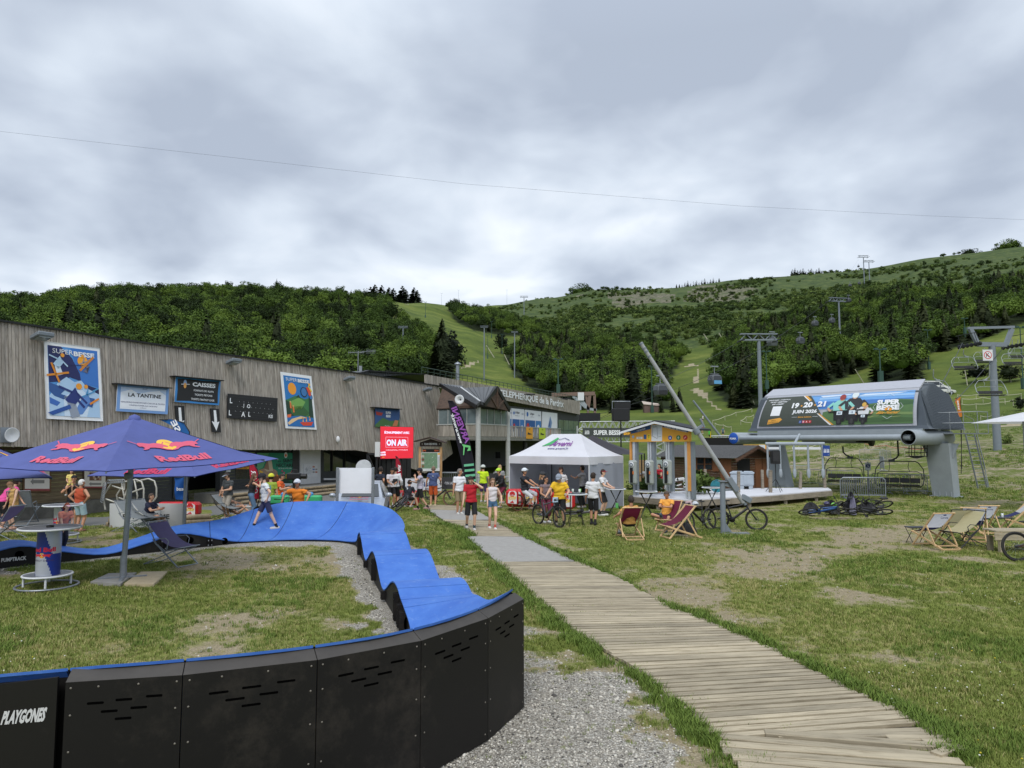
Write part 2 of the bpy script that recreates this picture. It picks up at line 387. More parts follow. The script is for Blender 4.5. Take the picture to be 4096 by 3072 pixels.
def masks(x,y):
    """grass cover, gravel, dryness on the near ground (0..1)"""
    u,v=project(x,y,0*x);n1_=fbm(x,y,1.1,4,11);n2_=fbm(x,y,.35,3,12);n3_=fbm(x,y,4.0,3,13)
    g=.70+.22*n2_+.32*n1_+.25*n3_
    band=[G('e3',1900,560),G('e3',1500,640),G('e3',1100,760),G('e3',750,830),G('e3',620,900)]
    g-=.5*np.exp(-(dist_poly(x,y,band)/.95)**2)*(1+.4*n1_)
    g-=.45*np.exp(-(dist_poly(x,y,[G('e3',760,900),G('e3',1000,1130),G('e3',1250,1200)])/.9)**2)
    g-=.5*np.exp(-(dist_poly(x,y,[G('e3',1950,1180),G('e3',2212,1300)])/.6)**2)*.8
    g-=.42*np.exp(-(dist_poly(x,y,[G('e1',1000,260),G('e1',1700,330),G('e1',2100,200),G('e2',300,330),G('e2',520,250)])/1.3)**2)*(1+.4*n3_)
    g+=.55*np.exp(-(dist_poly(x,y,[G('e1',100,200),G('e1',300,400),G('d1',300,1500)])/2.2)**2)
    dl=dist_poly(x,y,BWL);dr=dist_poly(x,y,BWR);side_r=x>np.interp(y,[p[1]for p in BWC][::-1],[p[0]for p in BWC][::-1])
    fr_=np.clip(.75+.9*n1_+.6*n2_,0,1.3);g+=.45*fr_*np.exp(-(dr/.28)**2)*side_r+.8*fr_*np.exp(-(dl/.25)**2)*(~side_r)*(y<9.2)
    dB=dist_poly(x,y,BERM);dR=dist_poly(x,y,ROLL);dF=dist_poly(x,y,FARB)
    gr=smooth(1.05,.7,dR+.3*n3_)+smooth(1.25,.85,dF+.3*n3_)*.9
    zone=(~side_r)&(x>-1.0)&(y<11.5)&(y>3)
    gr=np.maximum(gr,zone*smooth(1.45,.8,dB*.85+.3*n1_+.25*n3_))
    gr=np.maximum(gr,.9*smooth(.55,.2,dist_poly(x,y,[G('e2',640,240),G('e2',700,420),G('e2',820,560)])))
    gr=np.maximum(gr,side_l(x,y,side_r)*smooth(1.9,.9,dR+.5*n1_+.4*n3_)*.62);gr=np.clip(gr,0,1)
    near_left=zone&(gr<.5)
    g=np.where(near_left,g-.35,g)
    g=g*(1-gr)-.2*gr
    dry=.45+.35*fbm(x,y,.5,3,21)+.25*n1_
    return np.clip(g,0,1),gr,np.clip(dry,0,1)
# far land cover polygons (picture outline of each wood's footing)
FORESTS=[
 ('beech forest covering the whole hill behind the long timber building',[(-900,1262),(0,1236),(500,1195),(1000,1199),(1400,1222),(1541,1232),(1590,1300),(1700,1352),(1800,1420),(1815,1500),(1700,1570),(1500,1700),(-900,1700)],.07,6.2),
 ('small dark wood on the knoll right of the central ski piste',[(1795,1240),(1950,1262),(2100,1290),(2190,1330),(2190,1345),(2050,1345),(1900,1325),(1820,1285)],.05,7),
 ('dense mixed forest above the cable car station and white tent',[(2010,1420),(2100,1392),(2250,1362),(2500,1385),(2720,1400),(2730,1440),(2690,1500),(2640,1560),(2700,1638),(2420,1640),(2310,1640),(2164,1590),(2060,1500)],.3,6.2),
 ('dense mixed forest behind the chairlift station',[(2880,1395),(3050,1310),(3200,1270),(3420,1225),(3700,1180),(3850,1190),(4000,1150),(4300,1120),(4700,1180),(4700,1330),(4096,1290),(3960,1345),(3800,1400),(3690,1420),(3640,1345),(3500,1455),(3340,1530),(3200,1560),(3050,1630),(2930,1640),(2860,1560)],.3,6.3),
 ('clump of young trees standing on the meadow above the station billboard',[(3480,1510),(3560,1455),(3640,1360),(3700,1400),(3720,1450),(3660,1530),(3500,1580)],.15,6.0),
 ('ridge wood on the skyline behind the cliff',[(2880,1106),(3100,1112),(3140,1106),(3000,1100)],1,7)]
CLEAR=[(2733,1385),(2872,1385),(2850,1524),(2918,1640),(2765,1640),(2700,1520)]
def half(t,n):return t.n('ShaderNodeMath',{0:n.outputs[0],1:.5},operation='MULTIPLY').outputs[0]
def build_ground():
    az=[rad(a)for a in np.concatenate([np.arange(-180,-46,4.0),np.arange(-44,44.01,.33),np.arange(47,180,4.0)])]
    r=[0.3,1.2,2.2];
    while r[-1]<1600:r.append(r[-1]*1.0125 if r[-1]>3 else r[-1]+.3)
    r+=[2500,5000]
    A,R=np.meshgrid(az,r);X=R*np.sin(A);Y=R*np.cos(A);Z=height(X,Y)
    g,gr,dry=masks(X.ravel(),np.maximum(Y.ravel(),.5))
    na,nr=len(az),len(r);xyz=np.stack([X.ravel(),Y.ravel(),Z.ravel()],1)
    idx=np.arange(nr*na).reshape(nr,na);a=idx[:-1];b=idx[1:]
    q=np.stack([a,np.roll(a,-1,1),np.roll(b,-1,1),b],-1).reshape(-1,4)
    me=bpy.data.meshes.new('ground');me.vertices.add(len(xyz)+1);me.vertices.foreach_set('co',np.vstack([xyz,[0,0,0]]).ravel())
    tri=[(i,nr*na,(i+1)%na)for i in range(na)]
    nq=len(q);me.loops.add(nq*4+na*3);me.polygons.add(nq+na)
    me.loops.foreach_set('vertex_index',np.concatenate([q[:,::-1].ravel(),np.array(tri)[:,::-1].ravel()]))
    me.polygons.foreach_set('loop_start',np.concatenate([np.arange(nq)*4,nq*4+np.arange(na)*3]));me.polygons.foreach_set('loop_total',np.concatenate([np.full(nq,4),np.full(na,3)]))
    me.update(calc_edges=True);me.validate()
    rr=R.ravel();U,V=project(xyz[:,0],np.maximum(xyz[:,1],1),xyz[:,2])
    far=smooth(50,80,rr)
    rock=np.zeros_like(rr)
    for pl in(pg('g5',(1750,120),(1960,110),(2212,130),(2212,190),(1990,200),(1960,240),(1770,240)),pg('g6',(60,350),(160,300),(450,300),(560,330),(420,410),(50,410)),pg('g5',(1500,150),(1600,125),(1640,130),(1510,158)),pg('g5',(350,175),(385,175),(410,215),(370,210))):
        rock=np.maximum(rock,inpoly(U,V,pl)*(xyz[:,1]>300))
    bare=np.zeros_like(rr)
    for pl in(pg('c3',(1530,780),(1600,750),(1690,800),(1700,850),(1820,950),(1760,950),(1660,860)),pg('c3',(1560,680),(1600,590),(1640,600),(1630,700),(1600,725),(1550,720)),pg('c3',(1480,580),(1550,540),(1640,570),(1560,575)),pg('c2',(1740,600),(1860,530),(1960,515),(1930,540),(1850,585),(1760,600)),pg('d6',(540,965),(900,900),(1150,860),(1400,800),(1700,730),(1900,725),(1750,760),(1450,850),(1200,920),(900,975),(640,985)),
               pg('c4',(2060,1070),(2212,1030),(2212,1085),(1900,1110))):
        bare=np.maximum(bare,inpoly(U,V,pl)*(xyz[:,1]>40))
    wood_=np.zeros_like(rr)
    for f in FORESTS:wood_=np.maximum(wood_,inpoly(U,V,f[1])*(xyz[:,1]>100))
    heath=inpoly(U,V,[(1950,1190),(2700,1110),(3400,1040),(3700,1000),(4300,900),(4300,1180),(3700,1200),(3000,1330),(2750,1400),(2200,1370)])*(xyz[:,1]>300)
    def attr(name,arr):
        at=me.attributes.new(name,'FLOAT','POINT');at.data.foreach_set('value',np.append(arr,0).astype(np.float32))
    attr('grass',np.where(rr<60,g,.9*(1-.5*far)+.3*g));attr('gravel',gr*(rr<60));attr('dry',dry);attr('rock',rock);attr('bare',bare);attr('woods',wood_);attr('heath',heath*1.0)
    me.polygons.foreach_set('use_smooth',[True]*len(me.polygons))
    m,t=new_mat('ground');gp=t.n('ShaderNodeNewGeometry');pos=gp.outputs['Position']
    at=lambda n:t.n('ShaderNodeAttribute',attribute_name=n).outputs['Fac']
    nz=lambda s,d=5,r_=.65:t.n('ShaderNodeTexNoise',{'Vector':pos,'Scale':s,'Detail':d,'Roughness':r_}).outputs[0]
    fine=nz(38,3);mid=nz(5.5,6,.7);big=nz(.9,5);huge=nz(.035,8,.62)
    soil=t.ramp(fine,[(.3,S(104,94,74)),(.5,S(150,138,112)),(.72,S(188,176,150))])
    soil=t.mix(t.ramp(mid,[(.42,(0,0,0,1)),(.62,(.75,.75,.75,1))]),soil,S(136,124,98))
    vor=t.n('ShaderNodeTexVoronoi',{'Vector':pos,'Scale':62.0});
    peb=t.ramp(t.n('ShaderNodeSeparateColor',{0:vor.outputs['Color']}).outputs[0],[(0,S(136,130,118)),(.5,S(182,175,162)),(.85,S(206,200,188)),(1,S(228,224,214))])
    peb=t.mix(1.0,peb,t.ramp(vor.outputs['Distance'],[(.0,(1.1,1.1,1.1,1)),(.75,(.5,.5,.5,1))]),'MULTIPLY')
    grs=t.ramp(fine,[(.3,S(76,86,36)),(.5,S(116,124,58)),(.72,S(158,158,94))])
    grd=t.ramp(fine,[(.3,S(92,88,50)),(.5,S(140,132,84)),(.72,S(180,170,120))])
    grs=t.mix(t.ramp(at('dry'),[(.45,(0,0,0,1)),(.95,(.75,.75,.75,1))]),grs,grd)
    gm=t.n('ShaderNodeMath',{0:at('grass'),1:mid},operation='ADD');gm2=t.ramp(half(t,gm),[(.38,(0,0,0,1)),(.56,(1,1,1,1))])
    near=t.mix(gm2,soil,grs)
    pm=t.n('ShaderNodeMath',{0:at('gravel'),1:mid},operation='ADD');near=t.mix(t.ramp(half(t,pm),[(.42,(0,0,0,1)),(.50,(1,1,1,1))]),near,peb)
    far_g=t.ramp(huge,[(.35,S(72,88,38)),(.52,S(92,106,46)),(.66,S(116,124,62))])
    far_g=t.mix(.55,far_g,t.ramp(nz(.45,6,.7),[(.3,(.6,.62,.55,1)),(.7,(1.25,1.22,1.1,1))]),'MULTIPLY')
    hcol=t.ramp(nz(.10,8,.7),[(.34,S(44,58,32)),(.47,S(64,80,42)),(.6,S(86,98,52)),(.7,S(104,102,72))])
    far_g=t.mix(at('heath'),far_g,hcol)
    far_g=t.mix(at('woods'),far_g,S(40,50,24))
    rk=t.ramp(t.n('ShaderNodeTexNoise',{'Vector':t.n('ShaderNodeMapping',{0:pos,'Scale':(.3,.3,.08)}).outputs[0],'Scale':1.0,'Detail':9,'Roughness':.75}).outputs[0],[(.38,S(58,62,46)),(.5,S(112,106,92)),(.66,S(158,150,134))])
    rm=t.n('ShaderNodeMath',{0:at('rock'),1:nz(.06,7,.75)},operation='ADD');far_g=t.mix(t.ramp(half(t,rm),[(.70,(0,0,0,1)),(.76,(.85,.85,.85,1))]),far_g,rk)
    bm=t.n('ShaderNodeMath',{0:at('bare'),1:nz(.35,7,.75)},operation='ADD');far_g=t.mix(t.ramp(half(t,bm),[(.63,(0,0,0,1)),(.73,(.9,.9,.9,1))]),far_g,t.ramp(nz(.6,7,.7),[(.3,S(140,128,104)),(.7,S(186,174,150))]))
    dist=t.n('ShaderNodeVectorMath',{0:pos},operation='LENGTH');fm=t.ramp(t.n('ShaderNodeMapRange',{0:dist.outputs['Value'],1:40.0,2:75.0}).outputs[0],[(0,(0,0,0,1)),(1,(1,1,1,1))])
    rg=t.n('ShaderNodeMath',{0:nz(.16,8,.72),1:nz(1.4,5)},operation='MULTIPLY');sx=t.n('ShaderNodeSeparateXYZ',{0:pos})
    rmask=t.n('ShaderNodeMapRange',{0:sx.outputs[0],1:17.0,2:24.0});rfar=t.n('ShaderNodeMapRange',{0:dist.outputs['Value'],1:120.0,2:80.0})
    rr_=t.n('ShaderNodeMath',{0:rmask.outputs[0],1:rfar.outputs[0]},operation='MULTIPLY')
    r2_=t.n('ShaderNodeMath',{0:t.ramp(rg.outputs[0],[(.24,(0,0,0,1)),(.29,(1,1,1,1))]),1:rr_.outputs[0]},operation='MULTIPLY')
    c=t.mix(fm,near,far_g);c=t.mix(r2_.outputs[0],c,t.ramp(nz(3,6,.7),[(.35,S(112,104,84)),(.6,S(162,150,126))]))
    t.l(c,t.b.inputs['Base Color']);t.b.inputs['Roughness'].default_value=.95;t.b.inputs['Specular IOR Level'].default_value=.15
    hb=t.n('ShaderNodeMath',{0:fine,1:t.n('ShaderNodeMath',{0:at('gravel'),1:vor.outputs['Distance']},operation='MULTIPLY').outputs[0]},operation='SUBTRACT')
    b=t.n('ShaderNodeBump',{'Strength':.6,'Distance':.025,'Height':hb.outputs[0]});b2=t.n('ShaderNodeBump',{'Strength':.35,'Distance':.12,'Height':mid,'Normal':b.outputs[0]});t.l(b2.outputs[0],t.b.inputs['Normal'])
    me.materials.append(m);o=bpy.data.objects.new('ground',me);COL.objects.link(o);tag(o,'grassy meadow with worn soil and hills rising behind',kind='structure')
build_ground()
# ------------------------------------------------------------------ foliage prototypes
def leaf_mat(name,c0,c1,c2):
    m,t=new_mat(name);oi=t.n('ShaderNodeObjectInfo');gp=t.n('ShaderNodeNewGeometry')
    nz=t.n('ShaderNodeTexNoise',{'Vector':t.n('ShaderNodeTexCoord').outputs['Object'],'Scale':1.6,'Detail':4,'Roughness':.7})
    a=t.n('ShaderNodeMath',{0:oi.outputs['Random'],1:.9,2:nz.outputs[0]},operation='MULTIPLY_ADD')
    hue=t.n('ShaderNodeTexNoise',{'Vector':gp.outputs['Position'],'Scale':.018,'Detail':3})
    a2=t.n('ShaderNodeMath',{0:hue.outputs[0],1:.7,2:a.outputs[0]},operation='MULTIPLY_ADD')
    c=t.ramp(half(t,a2),[(.44,c0),(.64,c1),(.86,c2)])
    t.l(c,t.b.inputs['Base Color']);t.b.inputs['Roughness'].default_value=.8;t.b.inputs['Specular IOR Level'].default_value=.2
    return m
LEAF=leaf_mat('beech_leaves',S(38,52,22),S(68,90,36),S(102,124,50))
LEAF2=leaf_mat('shrub_leaves',S(50,66,32),S(74,94,42),S(104,120,60))
NEED=leaf_mat('spruce_needles',S(30,38,22),S(48,56,32),S(66,72,44))
BARK=M('bark',S(82,72,60),rough=.95,var=.3,scale=5,bump=.6)
def leaf_cloud(centres,radii,per,size,rg,flatn=.5,up=.35):
    n=len(centres)*per;c=np.repeat(centres,per,0);R=np.repeat(radii,per,0)
    d=rg.normal(size=(n,3));d/=np.linalg.norm(d,axis=1)[:,None];rr=rg.uniform(.55,1.05,n)**.5
    p=c+d*R*rr[:,None];nrm=d*flatn+rg.normal(size=(n,3))*.5+np.array([0,0,up]);nrm/=np.linalg.norm(nrm,axis=1)[:,None]
    a=np.cross(nrm,rg.normal(size=(n,3)));a/=np.linalg.norm(a,axis=1)[:,None];b=np.cross(nrm,a)
    s=size*rg.uniform(.6,1.3,n)[:,None]
    v=np.stack([p+a*s,p+b*s*.6,p-a*s,p-b*s*.6],1).reshape(-1,3)
    return v,np.arange(n*4).reshape(-1,4)
def mesh_np(name,v,f,mat,smooth=False):
    me=bpy.data.meshes.new(name);me.vertices.add(len(v));me.vertices.foreach_set('co',np.asarray(v,np.float32).ravel());k=f.shape[1]
    me.loops.add(f.size);me.polygons.add(len(f));me.loops.foreach_set('vertex_index',f.ravel().astype(np.int32));me.polygons.foreach_set('loop_start',np.arange(len(f))*k);me.polygons.foreach_set('loop_total',np.full(len(f),k));me.update(calc_edges=True)
    me.materials.append(mat);return me
def join_np(parts):
    v=[];f=[];o=0
    for a,b in parts:v.append(a);f.append(b+o);o+=len(a)
    return np.vstack(v),np.vstack(f)
def blob(c,r,rg,n=10,k=6):
    v=[];
    for j in range(k+1):
        ph=-math.pi/2+math.pi*j/k
        for i in range(n):
            t=2*math.pi*i/n;q=rg.uniform(.86,1.08);v.append((c[0]+r[0]*q*math.cos(ph)*math.cos(t),c[1]+r[1]*q*math.cos(ph)*math.sin(t),c[2]+r[2]*q*math.sin(ph)))
    f=[(j*n+i,j*n+(i+1)%n,(j+1)*n+(i+1)%n,(j+1)*n+i)for j in range(k)for i in range(n)]
    return np.array(v),np.array(f)
def broad_crown(seed,w=4.2,h=9.5,z0=2.0,nc=44,per=42,size=.31,mat=None):
    rg=np.random.default_rng(seed);parts=[];cs=[];rs=[]
    for i in range(nc):
        d=rg.normal(size=3);d/=np.linalg.norm(d);d[2]=abs(d[2])*.9+d[2]*.3 if z0>1 else d[2]*.9+.1
        q=rg.uniform(.55,.95);lob=1+.25*math.sin(3*math.atan2(d[1],d[0])+seed)
        cs.append((d[0]*w*q*lob*.8,d[1]*w*q*lob*.8,z0+(h-z0)*.5+d[2]*(h-z0)*.5*q));k=rg.uniform(.17,.36)*w;rs.append((k,k,k*.75))
    parts.append(leaf_cloud(np.array(cs),np.array(rs),per,size,rg));parts.append(blob((0,0,z0+(h-z0)*.55),(w*.45,w*.45,(h-z0)*.26),rg))
    v,f=join_np(parts);return mesh_np('crown',v,f,mat or LEAF)
def conifer_crown(seed,w=3.0,h=14,z0=1.0,tiers=17,per=34,droop=.25,size=.5,mat=None):
    rg=np.random.default_rng(seed);V=[];Fc=[];n=0
    for i in range(tiers):
        t=i/(tiers-1);z=z0+(h-z0)*t**.9;R=w*(1-t)**.85+.18;m=max(5,int(per*(1-t*.75)))
        for j in range(m):
            a=rg.uniform(0,6.283);rr=R*rg.uniform(.75,1.12);dx,dy=math.cos(a),math.sin(a);wd=size*(.5+.7*(1-t))*rg.uniform(.7,1.2);dz=-droop*rr*rg.uniform(.6,1.5)
            b=np.array([0,0,z+rg.uniform(-.2,.2)]);tip=b+np.array([dx*rr,dy*rr,dz]);mid=b*.45+tip*.55;sd=np.array([-dy,dx,rg.uniform(-.4,.4)])*wd
            V+=[b,mid+sd+np.array([0,0,.1]),tip,mid-sd-np.array([0,0,.15])];Fc.append((n,n+1,n+2,n+3));n+=4
    v=np.array(V);f=np.array(Fc);rg2=np.random.default_rng(seed+9)
    cone,cf=blob((0,0,z0+(h-z0)*.38),(w*.42,w*.42,(h-z0)*.42),rg2)
    v,f=join_np([(v,f),(cone,cf)]);return mesh_np('crown',v,f,mat or NEED)
def trunk_mesh(h,r):
    mb=MB();mb.path([(0,0,-.6),(r*.3,0,h*.35),(-r*.2,r*.3,h*.7),(0,0,h)],[r,r*.75,r*.45,r*.12],7)
    for i in range(5):
        a=i*2.4;z=h*(.35+.1*i);mb.tube((0,0,z),(math.cos(a)*h*.16,math.sin(a)*h*.16,z+h*.13),r*.3,r*.08,5)
    return mb.mesh('trunk',BARK)
BROAD=[broad_crown(s,w=4.3+.4*(s%3),h=9+s%4)for s in range(1,6)]
CONI=[conifer_crown(s,w=2.7+.3*(s%3),h=13+s%3)for s in range(1,4)]
BUSH=[broad_crown(20+s,w=1.9,h=2.4,z0=-.3,nc=16,per=22,size=.24,mat=LEAF2)for s in range(3)]
PROTO=bpy.data.collections.new('prototypes')
def proto_objs(meshes,name):
    r=[]
    for m in meshes:
        o=bpy.data.objects.new(name,m);r.append(o)
    return r
def scatter(name,label,pts,rotz,scl,var,meshes,kind='stuff',tilt=None):
    """one stuff object whose points carry instances of the meshes (geometry nodes)"""
    me=bpy.data.meshes.new(name);me.vertices.add(len(pts));me.vertices.foreach_set('co',np.asarray(pts,np.float32).ravel())
    rt=np.zeros((len(pts),3),np.float32);rt[:,2]=rotz
    if tilt is not None:rt[:,:2]=tilt
    a=me.attributes.new('rot','FLOAT_VECTOR','POINT');a.data.foreach_set('vector',rt.ravel())
    a=me.attributes.new('scl','FLOAT_VECTOR','POINT');a.data.foreach_set('vector',np.asarray(scl,np.float32).ravel())
    a=me.attributes.new('var','INT','POINT');a.data.foreach_set('value',np.asarray(var,np.int32))
    o=bpy.data.objects.new(name,me);COL.objects.link(o);tag(o,label,kind=kind)
    c=bpy.data.collections.new(name+'_plants');
    for i,m in enumerate(meshes):c.objects.link(bpy.data.objects.new('%s_%02d'%(name,i),m))
    ng=bpy.data.node_groups.new(name,'GeometryNodeTree');ng.interface.new_socket('Geometry',in_out='INPUT',socket_type='NodeSocketGeometry');ng.interface.new_socket('Geometry',in_out='OUTPUT',socket_type='NodeSocketGeometry')
    gi=ng.nodes.new('NodeGroupInput');go=ng.nodes.new('NodeGroupOutput');m2p=ng.nodes.new('GeometryNodeMeshToPoints');iop=ng.nodes.new('GeometryNodeInstanceOnPoints');ci=ng.nodes.new('GeometryNodeCollectionInfo')
    ci.inputs['Collection'].default_value=c;ci.inputs['Separate Children'].default_value=True;ci.inputs['Reset Children'].default_value=True
    def na(nm,dt):n=ng.nodes.new('GeometryNodeInputNamedAttribute');n.data_type=dt;n.inputs[0].default_value=nm;return n.outputs[0]
    lk=ng.links.new;lk(gi.outputs[0],m2p.inputs[0]);lk(m2p.outputs[0],iop.inputs['Points']);lk(ci.outputs[0],iop.inputs['Instance']);iop.inputs['Pick Instance'].default_value=True
    lk(na('var','INT'),iop.inputs['Instance Index']);lk(na('scl','FLOAT_VECTOR'),iop.inputs['Scale'])
    e2r=ng.nodes.new('FunctionNodeEulerToRotation');lk(na('rot','FLOAT_VECTOR'),e2r.inputs[0]);lk(e2r.outputs[0],iop.inputs['Rotation'])
    lk(iop.outputs[0],go.inputs[0]);md=o.modifiers.new('plants','NODES');md.node_group=ng
    return o
def forest(label,poly,conif,space,lim=None):
    us=[p[0]for p in poly];xs=np.arange(-520,900,space);ys=np.arange(110,1080,space);X,Y=np.meshgrid(xs,ys);X=X.ravel()+rng.uniform(-.45,.45,X.size)*space;Y=Y.ravel()+rng.uniform(-.45,.45,Y.size)*space
    ok=(X/Y>(min(us)-2148)/F)&(X/Y<(max(us)-1948)/F);X,Y=X[ok],Y[ok];Z=height(X,Y);U,V=project(X,Y,Z)
    ok=inpoly(U+rng.normal(0,4,len(U)),V+rng.normal(0,3,len(U)),poly);X,Y,Z=X[ok],Y[ok],Z[ok];n=len(X)
    patch=fbm(X,Y,.02,2,17)*.35;isc=rng.uniform(0,1,n)<conif+patch*(conif>0.1)
    var=np.where(isc,5+rng.integers(0,3,n),rng.integers(0,5,n));s=rng.uniform(.6,1.25,n)*np.where(isc,rng.uniform(.75,1.1,n),1)
    thin=np.where(np.hypot(X,Y)>330,.92,1.0)
    return scatter('forest',label,np.stack([X,Y,Z-.4],1),rng.uniform(0,6.28,n),np.stack([s*thin,s*thin,s*thin*rng.uniform(.85,1.1,n)],1),var,BROAD+CONI)
for f in FORESTS[:5]:forest(*f)
# shrubs over the hillside below the cliff and the bare hilltops
def shrubs(label,poly,space,dens,smin,smax,seed):
    rg=np.random.default_rng(seed);us=[p[0]for p in poly]
    X,Y=np.meshgrid(np.arange(-200,900,space),np.arange(200,1150,space));X=X.ravel()+rg.uniform(-.5,.5,X.size)*space;Y=Y.ravel()+rg.uniform(-.5,.5,Y.size)*space
    ok=(X/Y>(min(us)-2148)/F)&(X/Y<(max(us)-1948)/F);X,Y=X[ok],Y[ok];Z=height(X,Y);U,V=project(X,Y,Z)
    cl=fbm(X,Y,.03,3,seed);ok=inpoly(U,V,poly)&(rg.uniform(-.6,.9,len(X))<dens*2-1+cl*.9);X,Y,Z=X[ok],Y[ok],Z[ok];n=len(X);s=rg.uniform(smin,smax,n)
    for f in FORESTS[2:5]:
        pass
    return scatter('shrubs',label,np.stack([X,Y,Z],1),rg.uniform(0,6.28,n),np.stack([s,s,s*rg.uniform(.7,1,n)],1),rg.integers(0,3,n),BUSH)
shrubs('low green shrubs scattered over the hillside below the cliff',[(2080,1270),(2300,1230),(2700,1235),(3000,1200),(3300,1150),(3600,1130),(3700,1170),(3300,1260),(2900,1400),(2700,1395),(2450,1370),(2200,1360)],6.0,.62,.9,2.6,5)
shrubs('pale shrubs dotted over the open hilltop on the right',[(2300,1165),(3000,1120),(3500,1075),(4200,1000),(4200,1110),(3700,1160),(3300,1170),(2700,1240),(2100,1260),(1990,1235)],8.0,.34,.7,2.2,8)
# ------------------------------------------------------------------ long timber building
FA=Vector((-18,25,0));FB=Vector((-5.6,54.3,0));FD=(FB-FA).normalized();FN=Vector((FD.y,-FD.x,0))
ZT=7.14;LEAN=.12;FDOWN=Vector((FN.x*LEAN,FN.y*LEAN,-1)).normalized();FC0=FA+Vector((0,0,ZT));FCN=FD.cross(FDOWN).normalized()
if FCN.dot(FN)<0:FCN=-FCN
def FP(r,x,y,off=0):return PL(r,x,y,FC0+FCN*off,FCN)
def fab(p):q=p-FC0;return q.dot(FD),q.dot(FDOWN)
def fpt(a,b,off=0):return FC0+FD*a+FDOWN*b+FCN*off
GREYW=wood('weathered_cladding',S(164,156,146),S(122,114,104),sc=(9,9,.9),rnd=.15)
DARKM=M('dark_metal',S(48,48,50),rough=.45,metal=.6,var=.1)
BLACK=M('black_plastic',S(22,22,24),rough=.5,var=.15)
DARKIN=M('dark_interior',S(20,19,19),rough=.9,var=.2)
GALV=M('galvanised_steel',S(150,155,160),rough=.45,metal=.7,var=.12,scale=12)
GREYP=M('grey_painted_steel',S(122,130,138),rough=.45,var=.06,scale=4)
WHITEP=M('white_paint',S(214,216,218),rough=.5,var=.04)
CONC=M('concrete',S(128,126,120),rough=.9,var=.18,scale=4,bump=.3)
GLASS=M('dark_window_glass',S(38,44,48),rough=.08,var=.25,scale=1.5,spec=.9)
ZINC=M('grey_standing_seam_metal',S(96,98,100),rough=.5,metal=.3,var=.08)
top_px=[(-190,1262),(0,1285),(500,1362),(1024,1437),(1500,1504),(1755,1545)]
bot_px=[(-190,1780),(0,1785),(700,1797),(1422,1800),(1470,1808),(1560,1845),(1656,1876),(1700,1893),(1774,1841),(1811,1813)]
TT=[fab(FP('s',*p))for p in top_px];BB=[fab(FP('s',*p))for p in bot_px]
bt=thing('timber_building','long building clad in grey weathered vertical boards with leaning front','building',tuple(fpt(10,8)-Vector((0,0,fpt(10,8).z))))
a0,a1,a1b=TT[0][0],TT[-1][0],BB[-1][0];NB=285;asx=TT[3][0]
def abot(a):return a if a<asx else asx+(a-asx)*(a1b-asx)/(a1-asx)
itop=lambda a:float(np.interp(a,[t[0]for t in TT],[t[1]for t in TT]));ibot=lambda a:float(np.interp(a,[t[0]for t in BB],[t[1]for t in BB]))
bd=np.linspace(a0,a1,NB+1)
for i in range(NB):
    l,r=bd[i]+.008,bd[i+1]-.008;o=random.choice([0,.012,.025])+random.uniform(0,.006);mb=MB();q=[]
    for k,(a,off)in enumerate(((l,o),(r,o),(r,o-.05),(l,o-.05))):
        q.append((fpt(a,itop(a)+.02,off),fpt(abot(a),ibot(abot(a))+random.uniform(-.01,.03),off)))
    vs=[p for t_ in q for p in t_];mb.add(vs,[(0,2,3,1),(2,4,5,3),(0,1,7,6),(0,6,4,2),(1,3,5,7)]);mb.W('cladding_board',GREYW,bt)
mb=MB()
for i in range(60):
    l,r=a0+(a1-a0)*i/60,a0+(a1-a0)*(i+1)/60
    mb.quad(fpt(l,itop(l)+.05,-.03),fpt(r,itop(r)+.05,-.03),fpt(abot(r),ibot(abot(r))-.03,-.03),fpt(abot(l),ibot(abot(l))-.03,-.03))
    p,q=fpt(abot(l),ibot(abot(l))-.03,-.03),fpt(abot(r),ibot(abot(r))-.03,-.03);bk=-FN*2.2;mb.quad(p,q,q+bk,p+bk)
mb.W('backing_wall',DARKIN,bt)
mb=MB();rf=[]
for a,b in TT:rf.append(fpt(a,b,0))
for p,q in zip(rf[:-1],rf[1:]):mb.beam(p+Vector((0,0,.02)),q+Vector((0,0,.02)),.22,.07)
for p,q in zip(rf[:-1],rf[1:]):mb.quad(p,q,q-FN*14,p-FN*14)
mb.W('roof',DARKM,bt)
mb=MB();mb.quad(fpt(a1,TT[-1][1]),fpt(a1b,BB[-1][1]),fpt(a1b,BB[-1][1])-FN*9,fpt(a1,TT[-1][1])-FN*14)
e=fpt(a0,0);mb.quad(Vector((e.x,e.y,0)),Vector((e.x,e.y,7)),Vector((e.x,e.y,7))-FN*14,Vector((e.x,e.y,0))-FN*14)
mb.W('end_wall',GREYW,bt)
# raised metal roof behind the parapet
rz=thing('metal_roof_block','grey ribbed metal roof block rising behind the parapet of the timber building','roof block',tuple(P('c2',1200,650,50)))
pts=[PL('c2',x,y,FC0-FN*4,FN)for x,y in((860,640),(960,612),(1475,645),(1475,740),(1000,700))]
MB().prism(pts,-FN*7).W('wall',ZINC,rz)
mb=MB();b0,b1=pts[1],pts[2]
for i in range(34):
    t=(i+.5)/34;p=b0.lerp(b1,t);mb.box(p+FN*.02-Vector((0,0,.8)),(.03,.03,1.6),mi=0)
mb.W('rib',ZINC,rz,kind='stuff')
mb=MB();mb.beam(pts[0]+FN*.05,pts[1]+FN*.05,.3,.1);mb.beam(pts[1]+FN*.05,pts[2]+FN*.05,.3,.1);mb.W('cap',DARKM,rz)
